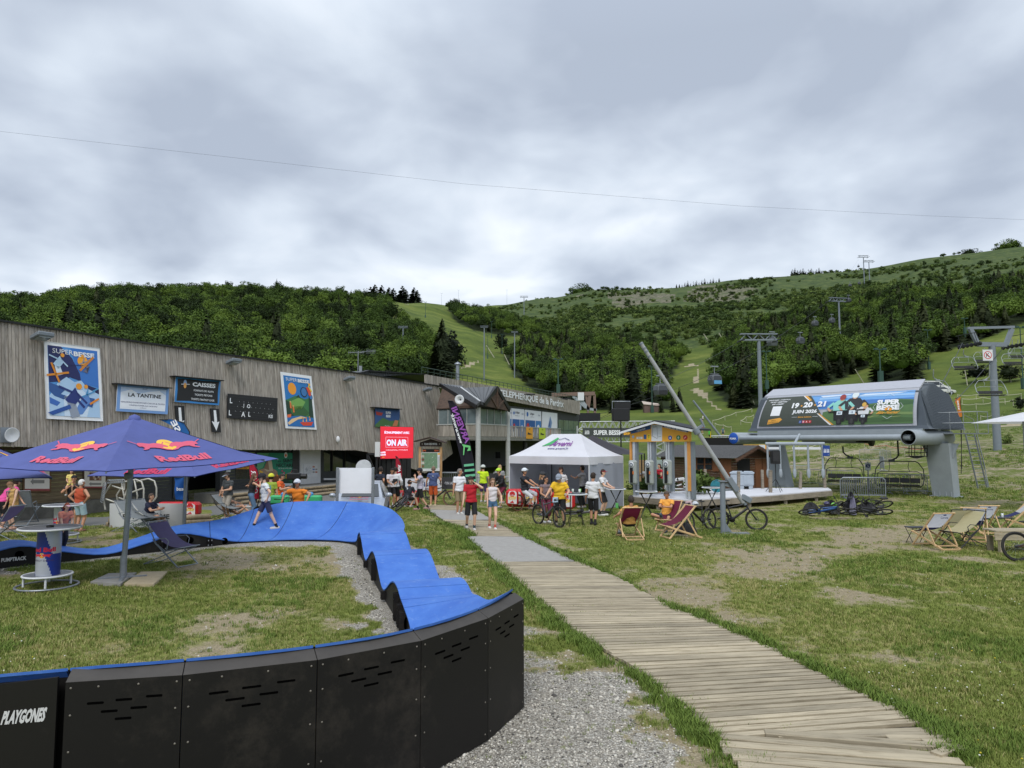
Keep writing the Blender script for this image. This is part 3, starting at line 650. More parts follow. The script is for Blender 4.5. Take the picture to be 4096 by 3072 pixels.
# ground floor, set back
GP0=FA-FN*1.0
def GF(r,x,y,off=0):return PL(r,x,y,GP0+FN*off,FN)
def gwall(u0,v0,u1,v1,off=0,z0=None,z1=None):
    p=[GF('s',u0,v1,off),GF('s',u1,v1,off),GF('s',u1,v0,off),GF('s',u0,v0,off)]
    if z0 is not None:p[0].z=p[1].z=z0
    if z1 is not None:p[2].z=p[3].z=z1
    return p
BROWNB=wood('brown_horizontal_boards',S(112,98,74),S(72,60,44),sc=(1.2,1.2,20),rnd=.16)
CHAR=M('charcoal_boards',S(58,60,62),rough=.7,var=.12);STONE=M('rough_stone_base',S(98,96,90),rough=.95,var=.3,scale=3,bump=.8)
gf=bt
p=gwall(-190,1700,517,2019);pz=.55
for i in range(18):
    z=.55+i*.155;a=Vector((p[0].x,p[0].y,z));b=Vector((p[1].x,p[1].y,z));mb=MB();mb.beam(a+Vector((0,0,.075)),b+Vector((0,0,.075)),.05,.147);mb.W('wall_board',BROWNB,gf)
mb=MB();a=Vector((p[0].x,p[0].y,.27))+FN*.1;b=Vector((p[1].x,p[1].y,.27))+FN*.1;mb.beam(a,b,.5,.55);mb.W('stone_base',STONE,gf)
for k,(u0,u1)in enumerate(((517,700),(885,950),(950,1030))):
    q=gwall(u0,1790,u1,1960)
    for i in range(20):
        z=.15+i*.15;a=Vector((q[0].x,q[0].y,z));b=Vector((q[1].x,q[1].y,z));MB().beam(a,b,.05,.142).W('wall_board',CHAR,gf)
def gpanel(name,mat,u0,v0,u1,v1,off,th,z0=None,z1=None,**kw):
    q=gwall(u0,v0,u1,v1,off,z0,z1);return MB().prism(q,-FN*th).W(name,mat,gf,**kw)
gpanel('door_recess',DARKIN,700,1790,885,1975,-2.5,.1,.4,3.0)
for u in(700,885,1175,1290):gpanel('door_post',CHAR,u-5,1795,u+5,1960,.1,.3,.3,3.05)
gpanel('charcoal_panel',CHAR,1030,1800,1200,1965,-.02,.2,.4,3.0)
gpanel('white_wall',WHITEP,1200,1795,1290,1963,.05,.3,.42,3.05)
gpanel('window_glazing',GLASS,1290,1795,1560,1915,-.1,.1,1.0,3.3)
gpanel('window_sill',WHITEP,1290,1913,1560,1920,.1,.3)
gpanel('spandrel',CHAR,1290,1920,1560,1965,0,.2,.3,1.1)
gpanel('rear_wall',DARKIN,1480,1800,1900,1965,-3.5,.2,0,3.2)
gpanel('display_window',GLASS,942,1866,998,1915,.03,.06)
q=gwall(944,1866,996,1876,.06);pr=Print(Surf(*q));pr.rect((225,160,40),0,0,1,1);pr.text((60,50,30),'POINT INFO',.5,.5,.6);pr.build(gf,'window_sign')
for u in(1330,1380,1440):gpanel('glazing_bar',DARKM,u-2,1800,u+2,1915,-.02,.08,1.0,3.2)
gpanel('window_notice',WHITEP,905,1870,922,1888,.03,.02)
# terrace and log steps
p=[GF('s',780,1963,0),GF('s',1560,1963,0)]
for k in range(3):
    z=.45-.15*k;mb=MB();a=Vector((p[0].x,p[0].y,z/2));b=Vector((p[1].x,p[1].y,z/2));o=FN*(1.0+.38*k)
    mb.beam(a+o,b+o,(2.1 if k==0 else .4),z);mb.W('terrace' if k==0 else 'step',CONC,bt)
LOGM=wood('round_timber_log',S(150,134,108),S(104,90,70),sc=(8,8,1.5),rnd=.12)
lg=thing('log_steps','weathered round timber logs edging the terrace steps of the timber building','steps',tuple(G('d2',300,880)))
for k in range(3):
    z=.40-.15*k;n=8
    for i in range(n):
        t0,t1=i/n+.003,(i+1)/n-.003;A=p[0].lerp(p[1],t0*.8);B=p[0].lerp(p[1],t1*.8);o=FN*(2.12+.38*k)
        MB().tube(Vector((A.x,A.y,z))+o,Vector((B.x,B.y,z+random.uniform(-.01,.01)))+o,.075,.08,8).W('log',LOGM,lg)
# asphalt path in front
pa=[G('s',-200,2100),G('s',150,2076),G('s',423,2069),G('s',800,2030),G('s',1322,1972),G('s',1420,1985),G('s',1338,2004),G('s',987,2052),G('s',800,2068),G('s',423,2100),G('s',174,2116),G('s',-200,2150)]
ASPH=M('worn_asphalt',S(112,112,110),rough=.95,var=.12,scale=30,bump=.3)
MB().prism([q+Vector((0,0,.012))for q in pa][::-1],(0,0,-.05)).build('path',ASPH,None,kind='structure',label='grey asphalt path along the timber building')
# --- signs on the cladding
def fsurf(r,ul,ur,lr,ll,off=.09):return Surf(FP(r,*ll,off),FP(r,*lr,off),FP(r,*ur,off),FP(r,*ul,off))
def board_of(sf,th=.03,mat=WHITEP,name='panel',parent=None):
    c=sf.c;return MB().prism(c,-sf.n*th).W(name,mat,parent)
def sign(name,label,cat,sf,mat=WHITEP,th=.03,group=None):
    t=thing(name,label,cat,tuple((sf.c[0]+sf.c[1])/2),0,group);board_of(sf,th,mat,'panel',t);return t,Print(sf)
W_,NAVY,MID,SKYB,PALE,ORG,GRN,DGRN=(236,238,240),(32,40,96),(42,100,176),(84,150,214),(176,208,238),(240,150,40),(84,140,60),(28,62,44)
# winter poster
t,p=sign('banner','tall blue winter poster with skiers and snowboarder on white hemmed canvas','poster',fsurf('c1',(380,355),(862,417),(890,1048),(402,1026)),flat(W_,'banner_canvas'))
p.rect(SKYB,.055,.045,.945,.955);p.poly((58,120,200),[(.45,.95),(.945,.955),(.945,.45),(.6,.5)],2)
p.poly(NAVY,[(.06,.955),(.28,.955),(.47,.82),(.6,.62),(.62,.52),(.42,.56),(.3,.5),(.06,.47)],3);p.poly((30,36,84),[(.62,.5),(.945,.43),(.945,.36),(.7,.4)],3)
p.poly(PALE,[(.2,.47),(.36,.56),(.5,.5),(.62,.53),(.75,.42),(.945,.36),(.945,.045),(.055,.045),(.055,.3),(.14,.38)],4);p.poly((210,228,246),[(.3,.3),(.6,.42),(.8,.3),(.7,.045),(.3,.045)],5)
p.poly((48,88,150),[(.06,.47),(.2,.44),(.32,.38),(.25,.33),(.4,.3),(.3,.26),(.14,.3),(.06,.36)],5);p.poly((60,108,186),[(.06,.28),(.24,.22),(.18,.17),(.06,.2)],5);p.poly((96,140,206),[(.5,.12),(.62,.3),(.74,.36),(.78,.24),(.62,.08),(.4,.05)],6)
p.disc((246,168,40),.66,.79,.095,6);p.text(W_,'SUPER',.31,.89,.062,k=7,width=.36);p.text(W_,'BESSE',.69,.88,.066,k=7,bold=.04,width=.38)
def skier(p,x,y,s,coat,pants,k=8,orient=1):
    o=orient;p.poly(coat,[(x-.06*s,y),(x+.05*s*o,y+.1*s),(x+.1*s*o,y+.02*s),(x+.02*s,y-.06*s)],k);p.poly(pants,[(x-.04*s,y-.02*s),(x+.05*s,y-.03*s),(x+.09*s*o,y-.12*s),(x,y-.14*s)],k)
    p.disc((240,160,50),x+.09*s*o,y+.11*s,.032*s,k+1);p.line(coat,(x+.02*s,y+.06*s),(x-.12*s*o,y+.1*s),.022*s,k);p.line(coat,(x+.06*s,y+.06*s),(x+.17*s*o,y-.02*s),.022*s,k)
skier(p,.2,.72,1.1,(186,216,240),(222,232,242));p.line((222,140,40),(.02,.56),(.4,.62),.035,10);p.line((222,140,40),(.1,.73),(.23,.48),.035,10)
skier(p,.74,.76,.9,(150,150,160),(110,110,130),8,-1);p.line((206,130,50),(.6,.66),(.86,.86),.04,10);p.line(NAVY,(.4,.72),(.75,.74),.012,9)
skier(p,.42,.26,1.7,(34,52,120),(150,160,176));p.poly((40,84,160),[(.02,.08),(.1,.05),(.42,.15),(.4,.2)],10);p.line((34,52,120),(.5,.3),(.66,.17),.04,9)
skier(p,.8,.33,1.1,(80,150,200),(44,92,160),8,-1);p.line((230,140,40),(.76,.22),(.93,.3),.035,10)
p.build(t);MB().path([fpt(*fab(FP('c1',x,y,.1)),.1)for x,y in((380,355),(862,417),(890,1048),(402,1026))],.012,4,closed=True).W('hem',WHITEP,t)
# LA TANTINE
t,p=sign('shop_sign','pale blue snack bar sign for crepes and sandwiches under a thin canopy strip','sign',fsurf('c1',(1017,727),(1462,762),(1448,988),(1003,960),.14))
p.rect((120,160,214),0,0,1,1);p.rect((188,208,236),.06,.1,.94,.92,2);p.poly((232,238,246),[(.06,.72),(.25,.84),(.4,.7),(.6,.8),(.8,.86),(.94,.7),(.94,.1),(.06,.1)],3)
p.text((28,28,34),'LA TANTINE',.52,.64,.14,k=4,bold=.03,width=.64);p.rect((236,240,246),.06,.16,.94,.43,4);p.text((60,60,110),'•SNACKING•SANDWICHES CHAUDS & FROIDS•',.5,.36,.055,k=5,width=.86,bold=.01);p.text((60,60,110),'•CRÊPES•FORMULES SKIEURS•',.5,.26,.055,k=5,width=.56,bold=.01);p.text((60,60,110),'et boissons !',.5,.18,.035,k=5)
p.line((120,140,180),(.46,.86),(.56,.92),.006,5);p.line((120,140,180),(.56,.86),(.46,.92),.006,5);p.build(t)
MB().beam(FP('c1',990,722,.2),FP('c1',1465,762,.2),.35,.04).W('canopy_strip',DARKM,t)
# CAISSES
t,p=sign('ticket_office_sign','black ticket office sign with ragged blue border and white lettering','sign',fsurf('c1',(1518,662),(1908,698),(1892,910),(1508,880),.14))
p.rect((52,130,196),0,0,1,1);p.poly((20,20,22),[(.04,.93),(.3,.95),(.6,.93),(.96,.95),(.95,.5),(.965,.07),(.6,.06),(.3,.08),(.04,.05),(.05,.5)],2)
p.text(W_,'CAISSES',.62,.76,.17,bold=.045,width=.52,k=4);p.text(W_,'FORFAITS SKI ALPIN',.62,.52,.075,bold=.01,width=.45,k=4);p.text(W_,'TICKETS PIETONS',.62,.35,.075,bold=.01,width=.4,k=4);p.text(W_,'TICKETS FANTASY LUGE',.61,.17,.075,bold=.01,width=.53,k=4)
p.disc((150,180,220),.2,.76,.035,4,.07);p.disc((240,170,80),.2,.68,.03,5,.05);p.line(W_,(.12,.72),(.3,.74),.012,5);p.build(t)
MB().beam(FP('c1',1490,657,.2),FP('c1',1915,698,.2),.35,.04).W('canopy_strip',DARKM,t)
for k,(q,lb)in enumerate((([(1512,911),(1592,915),(1604,1146),(1530,1150)],'black panel with white down arrow under the left end of the ticket office sign'),([(1818,936),(1893,940),(1908,1144),(1832,1140)],'black panel with white down arrow under the right end of the ticket office sign'))):
    t,p=sign('arrow_panel',lb,'arrow sign',fsurf('c1',*q,.1),flat((18,18,20)),group='white down arrows on black panels')
    p.poly(W_,[(.34,.93),(.62,.93),(.66,.42),(.92,.46),(.5,.06),(.04,.46),(.34,.42)],2);p.build(t)
t,p=sign('letter_board','black ribbed letter board with most of its white letters missing','sign',fsurf('c1',(1970,808),(2400,848),(2392,1052),(1962,1020),.12),flat((18,18,20)))
for i in range(9):p.rect((34,34,36),.01,.08+.1*i,.99,.1+.1*i,2)
for s_,x,y,h in(('L',.06,.72,.3),('J',.3,.55,.25),('O',.4,.55,.24),('L',.05,.22,.3),('A',.3,.2,.3),('L',.42,.22,.28),('KIS',.86,.2,.2)):p.text(W_,s_,x,y,h*.7,k=4,bold=.02)
for i in range(26):p.rect(W_,.15+.03*i,.3+(i%3)*.2,.156+.03*i,.32+(i%3)*.2,4)
p.build(t)
# summer poster
t,p=sign('banner','tall summer poster with orange sun, green hills, cyclist and red canoe','poster',fsurf('c2',(212,620),(478,658),(525,1121),(258,1108)),flat(W_,'banner_canvas'))
p.rect((36,120,190),.07,.04,.93,.945);p.disc((246,160,40),.31,.72,.13,3);p.poly((60,120,70),[(.07,.5),(.4,.6),(.7,.55),(.93,.6),(.93,.2),(.07,.2)],3);p.poly((120,170,84),[(.2,.48),(.5,.57),(.7,.5),(.55,.36),(.3,.34)],4)
p.poly(DGRN,[(.4,.57),(.5,.62),(.56,.56)],4);p.poly(DGRN,[(.78,.22),(.93,.22),(.93,.62),(.88,.56),(.83,.6),(.8,.4)],5);p.poly(DGRN,[(.07,.5),(.16,.48),(.2,.3),(.3,.22),(.07,.22)],5);p.poly((50,96,50),[(.3,.4),(.6,.42),(.8,.3),(.6,.2),(.25,.22)],4)
p.poly((30,110,180),[(.07,.21),(.5,.24),(.93,.21),(.93,.04),(.07,.04)],6);p.poly((236,200,150),[(.07,.1),(.1,.06),(.4,.17),(.7,.21),(.5,.23),(.2,.17)],7);p.poly((216,70,40),[(.45,.12),(.9,.14),(.82,.07),(.55,.06)],8);p.poly((230,110,60),[(.07,.24),(.2,.26),(.18,.2),(.07,.19)],8)
for x,y in((.55,.16),(.66,.17),(.78,.19)):p.poly((232,176,120),[(x-.02,y-.03),(x+.03,y-.03),(x+.02,y+.03)],9);p.disc((222,150,70),x,y+.035,.02,10)
for x,y in((.2,.43),(.28,.36)):p.poly((220,120,60),[(x-.02,y-.07),(x+.03,y-.07),(x+.03,y+.03),(x-.02,y+.03)],9);p.disc((232,176,120),x,y+.045,.02,10)
p.text(W_,'SUPER',.31,.885,.058,k=8,width=.36);p.text(W_,'BESSE',.7,.88,.062,k=8,bold=.04,width=.38)
for c_,x,y,r_ in(((24,24,30),.68,.68,.11),((24,24,30),.9,.6,.06)):p.disc(c_,x,y,r_,8);p.disc((60,120,180),x,y,r_*.84,9)
p.poly((220,80,40),[(.76,.78),(.92,.76),(.9,.62),(.84,.62)],10);p.disc((240,180,60),.88,.83,.035,11);p.line((230,200,60),(.84,.8),(.94,.7),.04,11);p.build(t)
# programme poster half hidden by the screen
t,p=sign('programme_banner','dark festival programme poster above the red screen','poster',fsurf('c2',(1030,930),(1243,945),(1238,1110),(1028,1095),.12),flat((40,60,96)))
p.rect((46,80,130),0,0,1,1);p.text(W_,'SUPER',.52,.78,.13,bold=.04,k=4);p.text(W_,'BESSE',.52,.6,.13,bold=.04,k=4);p.poly((70,110,60),[(0,.1),(.3,.5),(.6,.35),(1,.45),(1,0),(0,0)],2);p.poly((170,50,40),[(.02,.8),(.3,.75),(.25,.6),(.05,.62)],3);p.poly((190,120,80),[(.7,.1),(.9,.12),(.95,.4),(.8,.42)],3);p.text(W_,'Programme',.5,.07,.1,k=4,slant=.2);p.build(t)
MB().beam(FP('c2',1005,926,.2),FP('c2',1245,944,.2),.35,.04).W('canopy_strip',DARKM,t)
# floodlights
for k,(r,x,y,lb)in enumerate((('c1',365,312,'grey floodlight above the winter poster, under the roof edge'),('c1',2020,533,'grey floodlight above the letter board, under the roof edge'),('c2',808,680,'grey floodlight right of the summer poster, under the roof edge'),('c2',1482,773,'grey floodlight near the right end of the timber building roof edge'))):
    o=FP(r,x,y,.35);t=thing('floodlight',lb,'floodlight',tuple(o),0,'floodlights along the timber building');R=Matrix((FD,-FN*math.cos(.3)-Vector((0,0,math.sin(.3))),Vector((0,0,1)))).transposed()
    MB().box(o,(.62,.5,.16),R,bev=.03).W('housing',GREYP,t);MB().box(o-Vector((0,0,.09))+FN*.04,(.45,.32,.03),R).W('lens',M('frosted_lamp_glass',S(150,158,162),rough=.2),t);MB().beam(o-FN*.2,o-FN*.42,.12,.1).W('bracket',DARKM,t)
o=FP('c2',708,1205,.12);MB().ell(o,(.12,.12,.2)).build('alarm_box',WHITEP,None,label='small white alarm box low on the grey cladding',category='alarm box')
o=FP('c1',62,1167,.1);t=thing('satellite_dish','small round white satellite dish on a grey square plate, left end of cladding','dish',tuple(o));sf=fsurf('c1',(8,1100),(108,1102),(100,1232),(4,1230),.06);board_of(sf,.04,GREYP,'plate',t);MB().lathe(FP('c1',92,1167,.2),[(0,.0),(.12,.02),(.22,.05),(.26,.09),(.23,.08),(.12,.04),(0,.02)],18,axis=FN).W('dish',WHITEP,t)
# posters on the ground floor
def gsurf(r,ul,lr,off=.08):a=uv(r,*ul);b=uv(r,*lr);q=gwall(a[0],a[1],b[0],b[1],off);return Surf(*q)
t,p=sign('bar_poster','cream bar poster with grey arrow on the brown board wall, left one','poster',gsurf('d1',(255,110),(565,468)),wood('frame_wood',S(96,70,46),S(60,42,28)))
p.rect((226,220,210),.06,.05,.94,.97);p.text((50,50,50),'BAR',.5,.83,.09,bold=.02,k=3);p.text((50,50,50),'TERRASSE',.45,.68,.06,k=3);p.text((90,70,60),'Bienvenue chez vous !',.5,.5,.04,k=3,slant=.2);p.poly((140,138,132),[(.25,.33),(.35,.43),(.35,.38),(.75,.38),(.75,.28),(.35,.28),(.35,.23)],3);p.rect((150,70,70),.06,.05,.94,.11,3);p.build(t)
t,p=sign('bar_poster','cream terrace poster with food photograph on the brown board wall','poster',gsurf('d1',(920,170),(1185,432)),wood('frame_wood',S(96,70,46),S(60,42,28)))
p.rect((226,220,210),.05,.05,.93,.97);p.text((50,50,50),'OU EN TERRASSE !',.5,.76,.06,bold=.02,k=3,width=.6);p.rect((120,84,66),.25,.36,.75,.7,3)
for i in range(14):p.disc([(190,150,120),(90,50,40),(216,206,196),(150,90,60)][i%4],.3+.4*random.random(),.4+.26*random.random(),.05,4+i%3)
p.poly((140,138,132),[(.22,.22),(.32,.3),(.32,.26),(.74,.26),(.74,.17),(.32,.17),(.32,.13)],3);p.rect((150,70,70),.05,.05,.93,.11,3);p.build(t)
t,p=sign('cheese_poster','green poster advertising Saint Nectaire cheese with cheese wheels and flowers','poster',gsurf('d2',(720,195),(1200,648)),flat((40,130,104)))
p.rect((36,140,112),0,0,1,1);p.poly((100,176,130),[(0,1),(.3,1),(.15,.6),(0,.5)],2);p.poly((30,90,60),[(0,.35),(1,.25),(1,.16),(0,.16)],3)
p.text((18,30,36),'AOP',.57,.76,.05,bold=.02,k=4);p.text((18,30,36),'SAINT',.8,.78,.1,bold=.03,k=4,width=.27);p.text((18,30,36),'NECTAIRE',.72,.655,.1,bold=.03,k=4,width=.46);p.text(W_,'NECTAR DE NOTRE HIVER',.72,.57,.03,k=4,width=.36)
p.disc((150,120,100),.26,.4,.26,4,.1);p.poly((128,100,84),[(0,.42),(.52,.42),(.52,.3),(.26,.25),(0,.3)],5);p.disc((168,140,118),.26,.44,.26,6,.09);p.poly((206,190,160),[(.16,.56),(.26,.84),(.36,.8),(.4,.5),(.24,.48)],7);p.poly((150,120,96),[(.16,.56),(.26,.84),(.3,.52)],8);p.poly((140,84,52),[(.05,.18),(.5,.2),(.62,.34),(.56,.38),(.05,.24)],6)
for i in range(26):p.disc([(240,190,40),(200,60,110),(236,236,236),(250,150,40)][i%4],random.choice([random.uniform(0,.14),random.uniform(.5,.95)]),random.uniform(.27,.5),.02,9)
p.disc(W_,.74,.94,.045,5,.055);p.disc((230,120,40),.74,.93,.025,6);p.rect((222,228,232),.3,0,1,.15,6);p.poly((30,60,50),[(.62,.16),(.74,.3),(.88,.16)],9);p.text((30,60,50),'SAINT-NECTAIRE',.72,.2,.035,k=10,bold=.02);p.build(t)
t,p=sign('map_poster','small street map notice on the white wall beside the dark glazing','map',gsurf('d2',(1315,335),(1485,495)),flat((214,216,220)))
p.rect((222,224,228),0,0,1,1)
for i in range(5):p.rect([(150,150,156),(190,120,100),(100,130,190)][i%3],.62+.2*(i%2),.3+.14*(i//2)*1.5,.78+.2*(i%2),.42+.14*(i//2)*1.5,3)
for i in range(24):a=random.random()*6.28;b=a+random.uniform(.3,1.2);p.line((150,156,166),(.32+.24*math.cos(a),.5+.36*math.sin(a)),(.32+.24*math.cos(b)*random.random(),.5+.36*math.sin(b)*random.random()),.008,3)
p.build(t)
# ------------------------------------------------------------------ cable car station building
def FT(r,x,y,off=0):return PL(r,x,y,FA+FN*off,FN)
o=FT('c3',300,1180);cb=thing('cable_car_building','cable car station with grey lettered timber fascia, balcony and dark undercroft','building',(o.x,o.y,0))
fa=[(1700,1540),(2320,1658),(2320,1605),(1700,1497)];q=[FT('s',*c)for c in fa];NBd=90
for i in range(NBd):
    t0,t1=i/NBd+.001,(i+1)/NBd-.001;d=random.uniform(0,.02);MB().prism([q[0].lerp(q[1],t0)+FN*d,q[0].lerp(q[1],t1)+FN*d,q[3].lerp(q[2],t1)+FN*d,q[3].lerp(q[2],t0)+FN*d],-FN*.1).W('fascia_board',GREYW,cb)
MB().quad(q[3],q[2],q[2]-FN*14,q[3]-FN*14).W('roof',DARKM,cb)
MB().quad(q[1],q[2],q[2]-FN*14,q[1]-FN*14).W('side_fascia',GREYW,cb)
mb=MB();n=40;h=Vector((0,0,.55))
mb.path([q[3]+h-FN*.3,q[2]+h-FN*.3],.03,5);mb.path([q[3]+h*.5-FN*.3,q[2]+h*.5-FN*.3],.02,5)
for i in range(n):c=q[3].lerp(q[2],i/n)-FN*.3;mb.tube(c,c+h,.02,n=4)
mb.W('railing',M('dark_green_paint',S(44,66,52),rough=.5),cb)
sf=Surf(q[0]+FN*.06,q[1]+FN*.06,q[2]+FN*.06,q[3]+FN*.06,step=.01);pr=Print(sf)
L0=fab(FT('s',1990,1600))[0];L1=fab(FT('s',2252,1600))[0];A0=fab(q[0])[0];A1=fab(q[1])[0];s0,s1=(L0-A0)/(A1-A0),(L1-A0)/(A1-A0)
pr.text((232,234,238),'TELEPHERIQUE de la Perdrix',(s0+s1)/2,.5,.62,bold=.03,width=s1-s0);pr.build(cb,'lettering')
for k,(x,y)in enumerate(((160,815),(470,852))):c=FT('c3',x,y,.8);MB().beam(c+FD*.5-Vector((0,0,.1)),c-FN*.7,.1,.06).box(c,(.9,.3,.1)).W('fascia_lamp',DARKM,cb)
# upper floor with advertising panels and glazing
def cpanel(name,mat,r,ul,lr,off=-.3,th=.1,z0=None,z1=None):
    a=uv(r,*ul);b=uv(r,*lr);p=[FT('s',a[0],b[1],off),FT('s',b[0],b[1],off),FT('s',b[0],a[1],off),FT('s',a[0],a[1],off)]
    zl,zh=(p[0].z+p[1].z)/2 if z0 is None else z0,(p[2].z+p[3].z)/2 if z1 is None else z1
    for i in(0,1):p[i].z=zl
    for i in(2,3):p[i].z=zh
    MB().prism(p,-FN*th).W(name,mat,cb);return Surf(*[x+FN*.02 for x in p])
zt=FT('s',2320,1658).z;
cpanel('upper_wall',CHAR,'s',(1900,1600),(2316,1760),-.42,.2,3.0,zt+.1)
ZF=3.3
for(x0,x1,kind)in((-60,-5,'r'),(0,105,'r'),(112,252,'r'),(262,392,'b')):
    sf=cpanel('advert_panel',flat((226,228,232)),'c3',(x0,1000),(x1,1100),-.3,.08,ZF+.1,zt-.12);pr=Print(sf)
    if kind=='r':
        pr.rect((40,90,150),0.02,.0,.6,.62);pr.rect((60,120,180),.64,0,.98,.62);pr.poly((220,226,230),[(.05,.1),(.3,.4),(.5,.15),(.5,0),(.05,0)],2);pr.disc((190,50,40),.16,.38,.08,3);pr.disc((225,225,230),.8,.3,.1,3)
        pr.disc((40,100,180),.14,.84,.05,3);pr.text((40,40,60),'La Région',.42,.86,.1,k=3,bold=.02);pr.text((90,90,100),'Auvergne-Rhône-Alpes',.42,.75,.04,k=3);pr.text((60,80,120),'Besse',.86,.84,.06,k=3)
    else:
        pr.poly((120,150,190),[(.35,.4),(.5,.85),(.62,.6),(.55,.35)],2);pr.poly((70,90,140),[(.4,.45),(.5,.8),(.5,.4)],3);pr.poly((214,120,60),[(.42,.1),(.58,.12),(.6,.36),(.45,.36)],3);pr.text((90,120,170),'Besse  Super Besse',.5,.32,.04,k=4,width=.7)
    pr.build(cb,'advert_print')
for i in range(4):
    for j in range(2):cpanel('window_pane',M('greenish_glass',S(92,108,104),rough=.1,spec=.8,var=.3,scale=.6),'c3',(402+43*i,1000),(442+43*i,1100),-.32,.05,ZF+.9*j+.05,ZF+.9*(j+1)+(.0 if j==0 else .3))
cpanel('balcony_slab',CONC,'c3',(-350,1200),(540,1240),1.6,2.0,ZF-.3,ZF)
a_,b_=FT('c3',-330,1150,1.6),FT('c3',420,1190,1.6)
for i in range(52):
    t0=i/52;c=a_.lerp(b_,t0+.008);c2=a_.lerp(b_,t0+.018);MB().beam(Vector((c.x,c.y,ZF+.45)),Vector((c2.x,c2.y,ZF+.45)),.04,.95).W('baluster_board',GREYW,cb)
MB().beam(Vector((a_.x,a_.y,ZF+.97)),Vector((b_.x,b_.y,ZF+.97)),.1,.08).W('handrail',M('pale_rail',S(150,152,148)),cb)
for(x0,x1,c_,lb)in((125,180,(226,160,50),'orange trail poster hung on the balcony boards'),(236,290,(188,206,60),'lime trail poster hung on the balcony boards')):
    a,b=FT('c3',x0,1190,1.68),FT('c3',x1,1190,1.68);sf=Surf(Vector((a.x,a.y,ZF-.12)),Vector((b.x,b.y,ZF-.12)),Vector((b.x,b.y,ZF+.95)),Vector((a.x,a.y,ZF+.95)))
    t,p=sign('trail_poster',lb,'poster',sf,flat(c_));p.rect(c_,0,0,1,1)
    for i in range(7):p.poly((50,50,46),[(.2+.08*i,.3+.05*(i%3)),(.32+.08*i,.4),(.28+.08*i,.6-.04*i),(.18+.08*i,.5)],2)
    p.text((40,40,40),'BESSE',.5,.85,.09,k=3,bold=.02);p.build(t)
# undercroft: rear wall and pillars
mb=MB();b0,b1=FT('s',1790,1850,-6),FT('s',2330,1850,-6);mb.prism([Vector((b0.x,b0.y,-.3)),Vector((b1.x,b1.y,-.3)),Vector((b1.x,b1.y,3.3)),Vector((b0.x,b0.y,3.3))],-FN*.2)
mb.W('undercroft_wall',M('grey_render',S(112,112,112),rough=.9,var=.1),cb)
c=FT('c2',2080,1340,-5.9);MB().box(c,(.8,.1,.7)).W('vent_hatch',DARKM,cb)
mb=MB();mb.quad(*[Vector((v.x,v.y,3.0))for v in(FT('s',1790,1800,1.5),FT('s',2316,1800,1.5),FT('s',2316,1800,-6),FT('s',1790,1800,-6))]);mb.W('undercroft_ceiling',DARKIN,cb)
for u in(2100,2180,2260):c=FT('s',u,1850,.9);MB().tube((c.x,c.y,0),(c.x,c.y,3.0),.22,n=12).W('pillar',M('dark_pillar',S(60,58,56)),cb)
# pavilion
PC,PLf,PRf=Vector((-2.28,48,0)),Vector((-5.3,50.3,0)),Vector((-.3,52,0));pv=thing('pavilion','glazed corner pavilion with grey metal gable roof on round white pillars','pavilion',(PC.x,PC.y,0))
PIL=M('pale_grey_pillar',S(176,178,176),rough=.7,var=.08)
for c in(PC,PRf):MB().tube((c.x,c.y,0),(c.x,c.y,5.2),.17,n=16).W('pillar',PIL,pv)
BR=PLf+(PRf-PC);up=lambda v,z:Vector((v.x,v.y,z))
MB().prism([up(PLf,3.05),up(PC,3.05),up(PRf,3.05),up(BR,3.05)],(0,0,.22)).W('floor_slab',CONC,pv)
for A,B in((PLf,PC),(PC,PRf)):
    nn=Vector(((B-A).y,-(B-A).x,0)).normalized();A2,B2=A.lerp(B,.04),A.lerp(B,.96)
    for i in range(26):
        a,b=A2.lerp(B2,i/26+.002),A2.lerp(B2,(i+1)/26-.002);MB().beam(up(a,3.67),up(b,3.67),.04,.78).W('wall_board',GREYW,pv)
    MB().beam(up(A,4.1),up(B,4.1),.12,.07).W('sill',PIL,pv);MB().beam(up(A,5.2),up(B,5.2),.14,.12).W('window_head',DARKM,pv)
    for i in range(4):
        a,b=A2.lerp(B2,i/4+.01),A2.lerp(B2,(i+1)/4-.01);MB().beam(up(a,4.64),up(b,4.64),.03,1.0).W('window_pane',M('pavilion_glass',S(104,116,118),rough=.12,spec=.8,var=.3,scale=.8),pv)
        MB().tube(up(a,4.1)+nn*.03,up(a,5.2)+nn*.03,.03,n=6).W('mullion',PIL,pv)
q=lambda x,y,Y:P('c2',x,y,Y)
mb=MB();th=Vector((0,0,-.16));Ga=q(2082,747,49.3);Gl=q(1972,892,47.3);Gr=q(2192,942,51.3);V0=q(1770,760,52.5);V1=q(1940,880,47.8);Ea=q(1588,722,53.6);Eb=q(1905,910,47.2);Rb=q(1790,742,54.5)
mb.prism([Ea,Eb,V1,V0,Rb],th);mb.prism([V0,V1,Gl,Ga],th);bk=Ga-(Ga-V0)*.9;mb.prism([Ga,Gr,Gr+(V0-Ga)*.9,bk],th);mb.W('roof',ZINC,pv)
mb=MB()
for i in range(7):
    t_=(i+.5)/7;mb.beam(V0.lerp(Ga,t_)+Vector((0,0,.03)),V1.lerp(Gl,t_)+Vector((0,0,.03)),.04,.05);mb.beam(Ea.lerp(V0,t_)+Vector((0,0,.03)),Eb.lerp(V1,t_)+Vector((0,0,.03)),.04,.05)
mb.W('roof_rib',ZINC,pv,kind='stuff');MB().beam(V0+Vector((0,0,.05)),V1+Vector((0,0,.05)),.16,.04).W('flashing',M('pale_flashing',S(190,192,192),rough=.5),pv)
DKW=wood('dark_stained_wood',S(84,66,54),S(48,36,30),sc=(3,3,12))
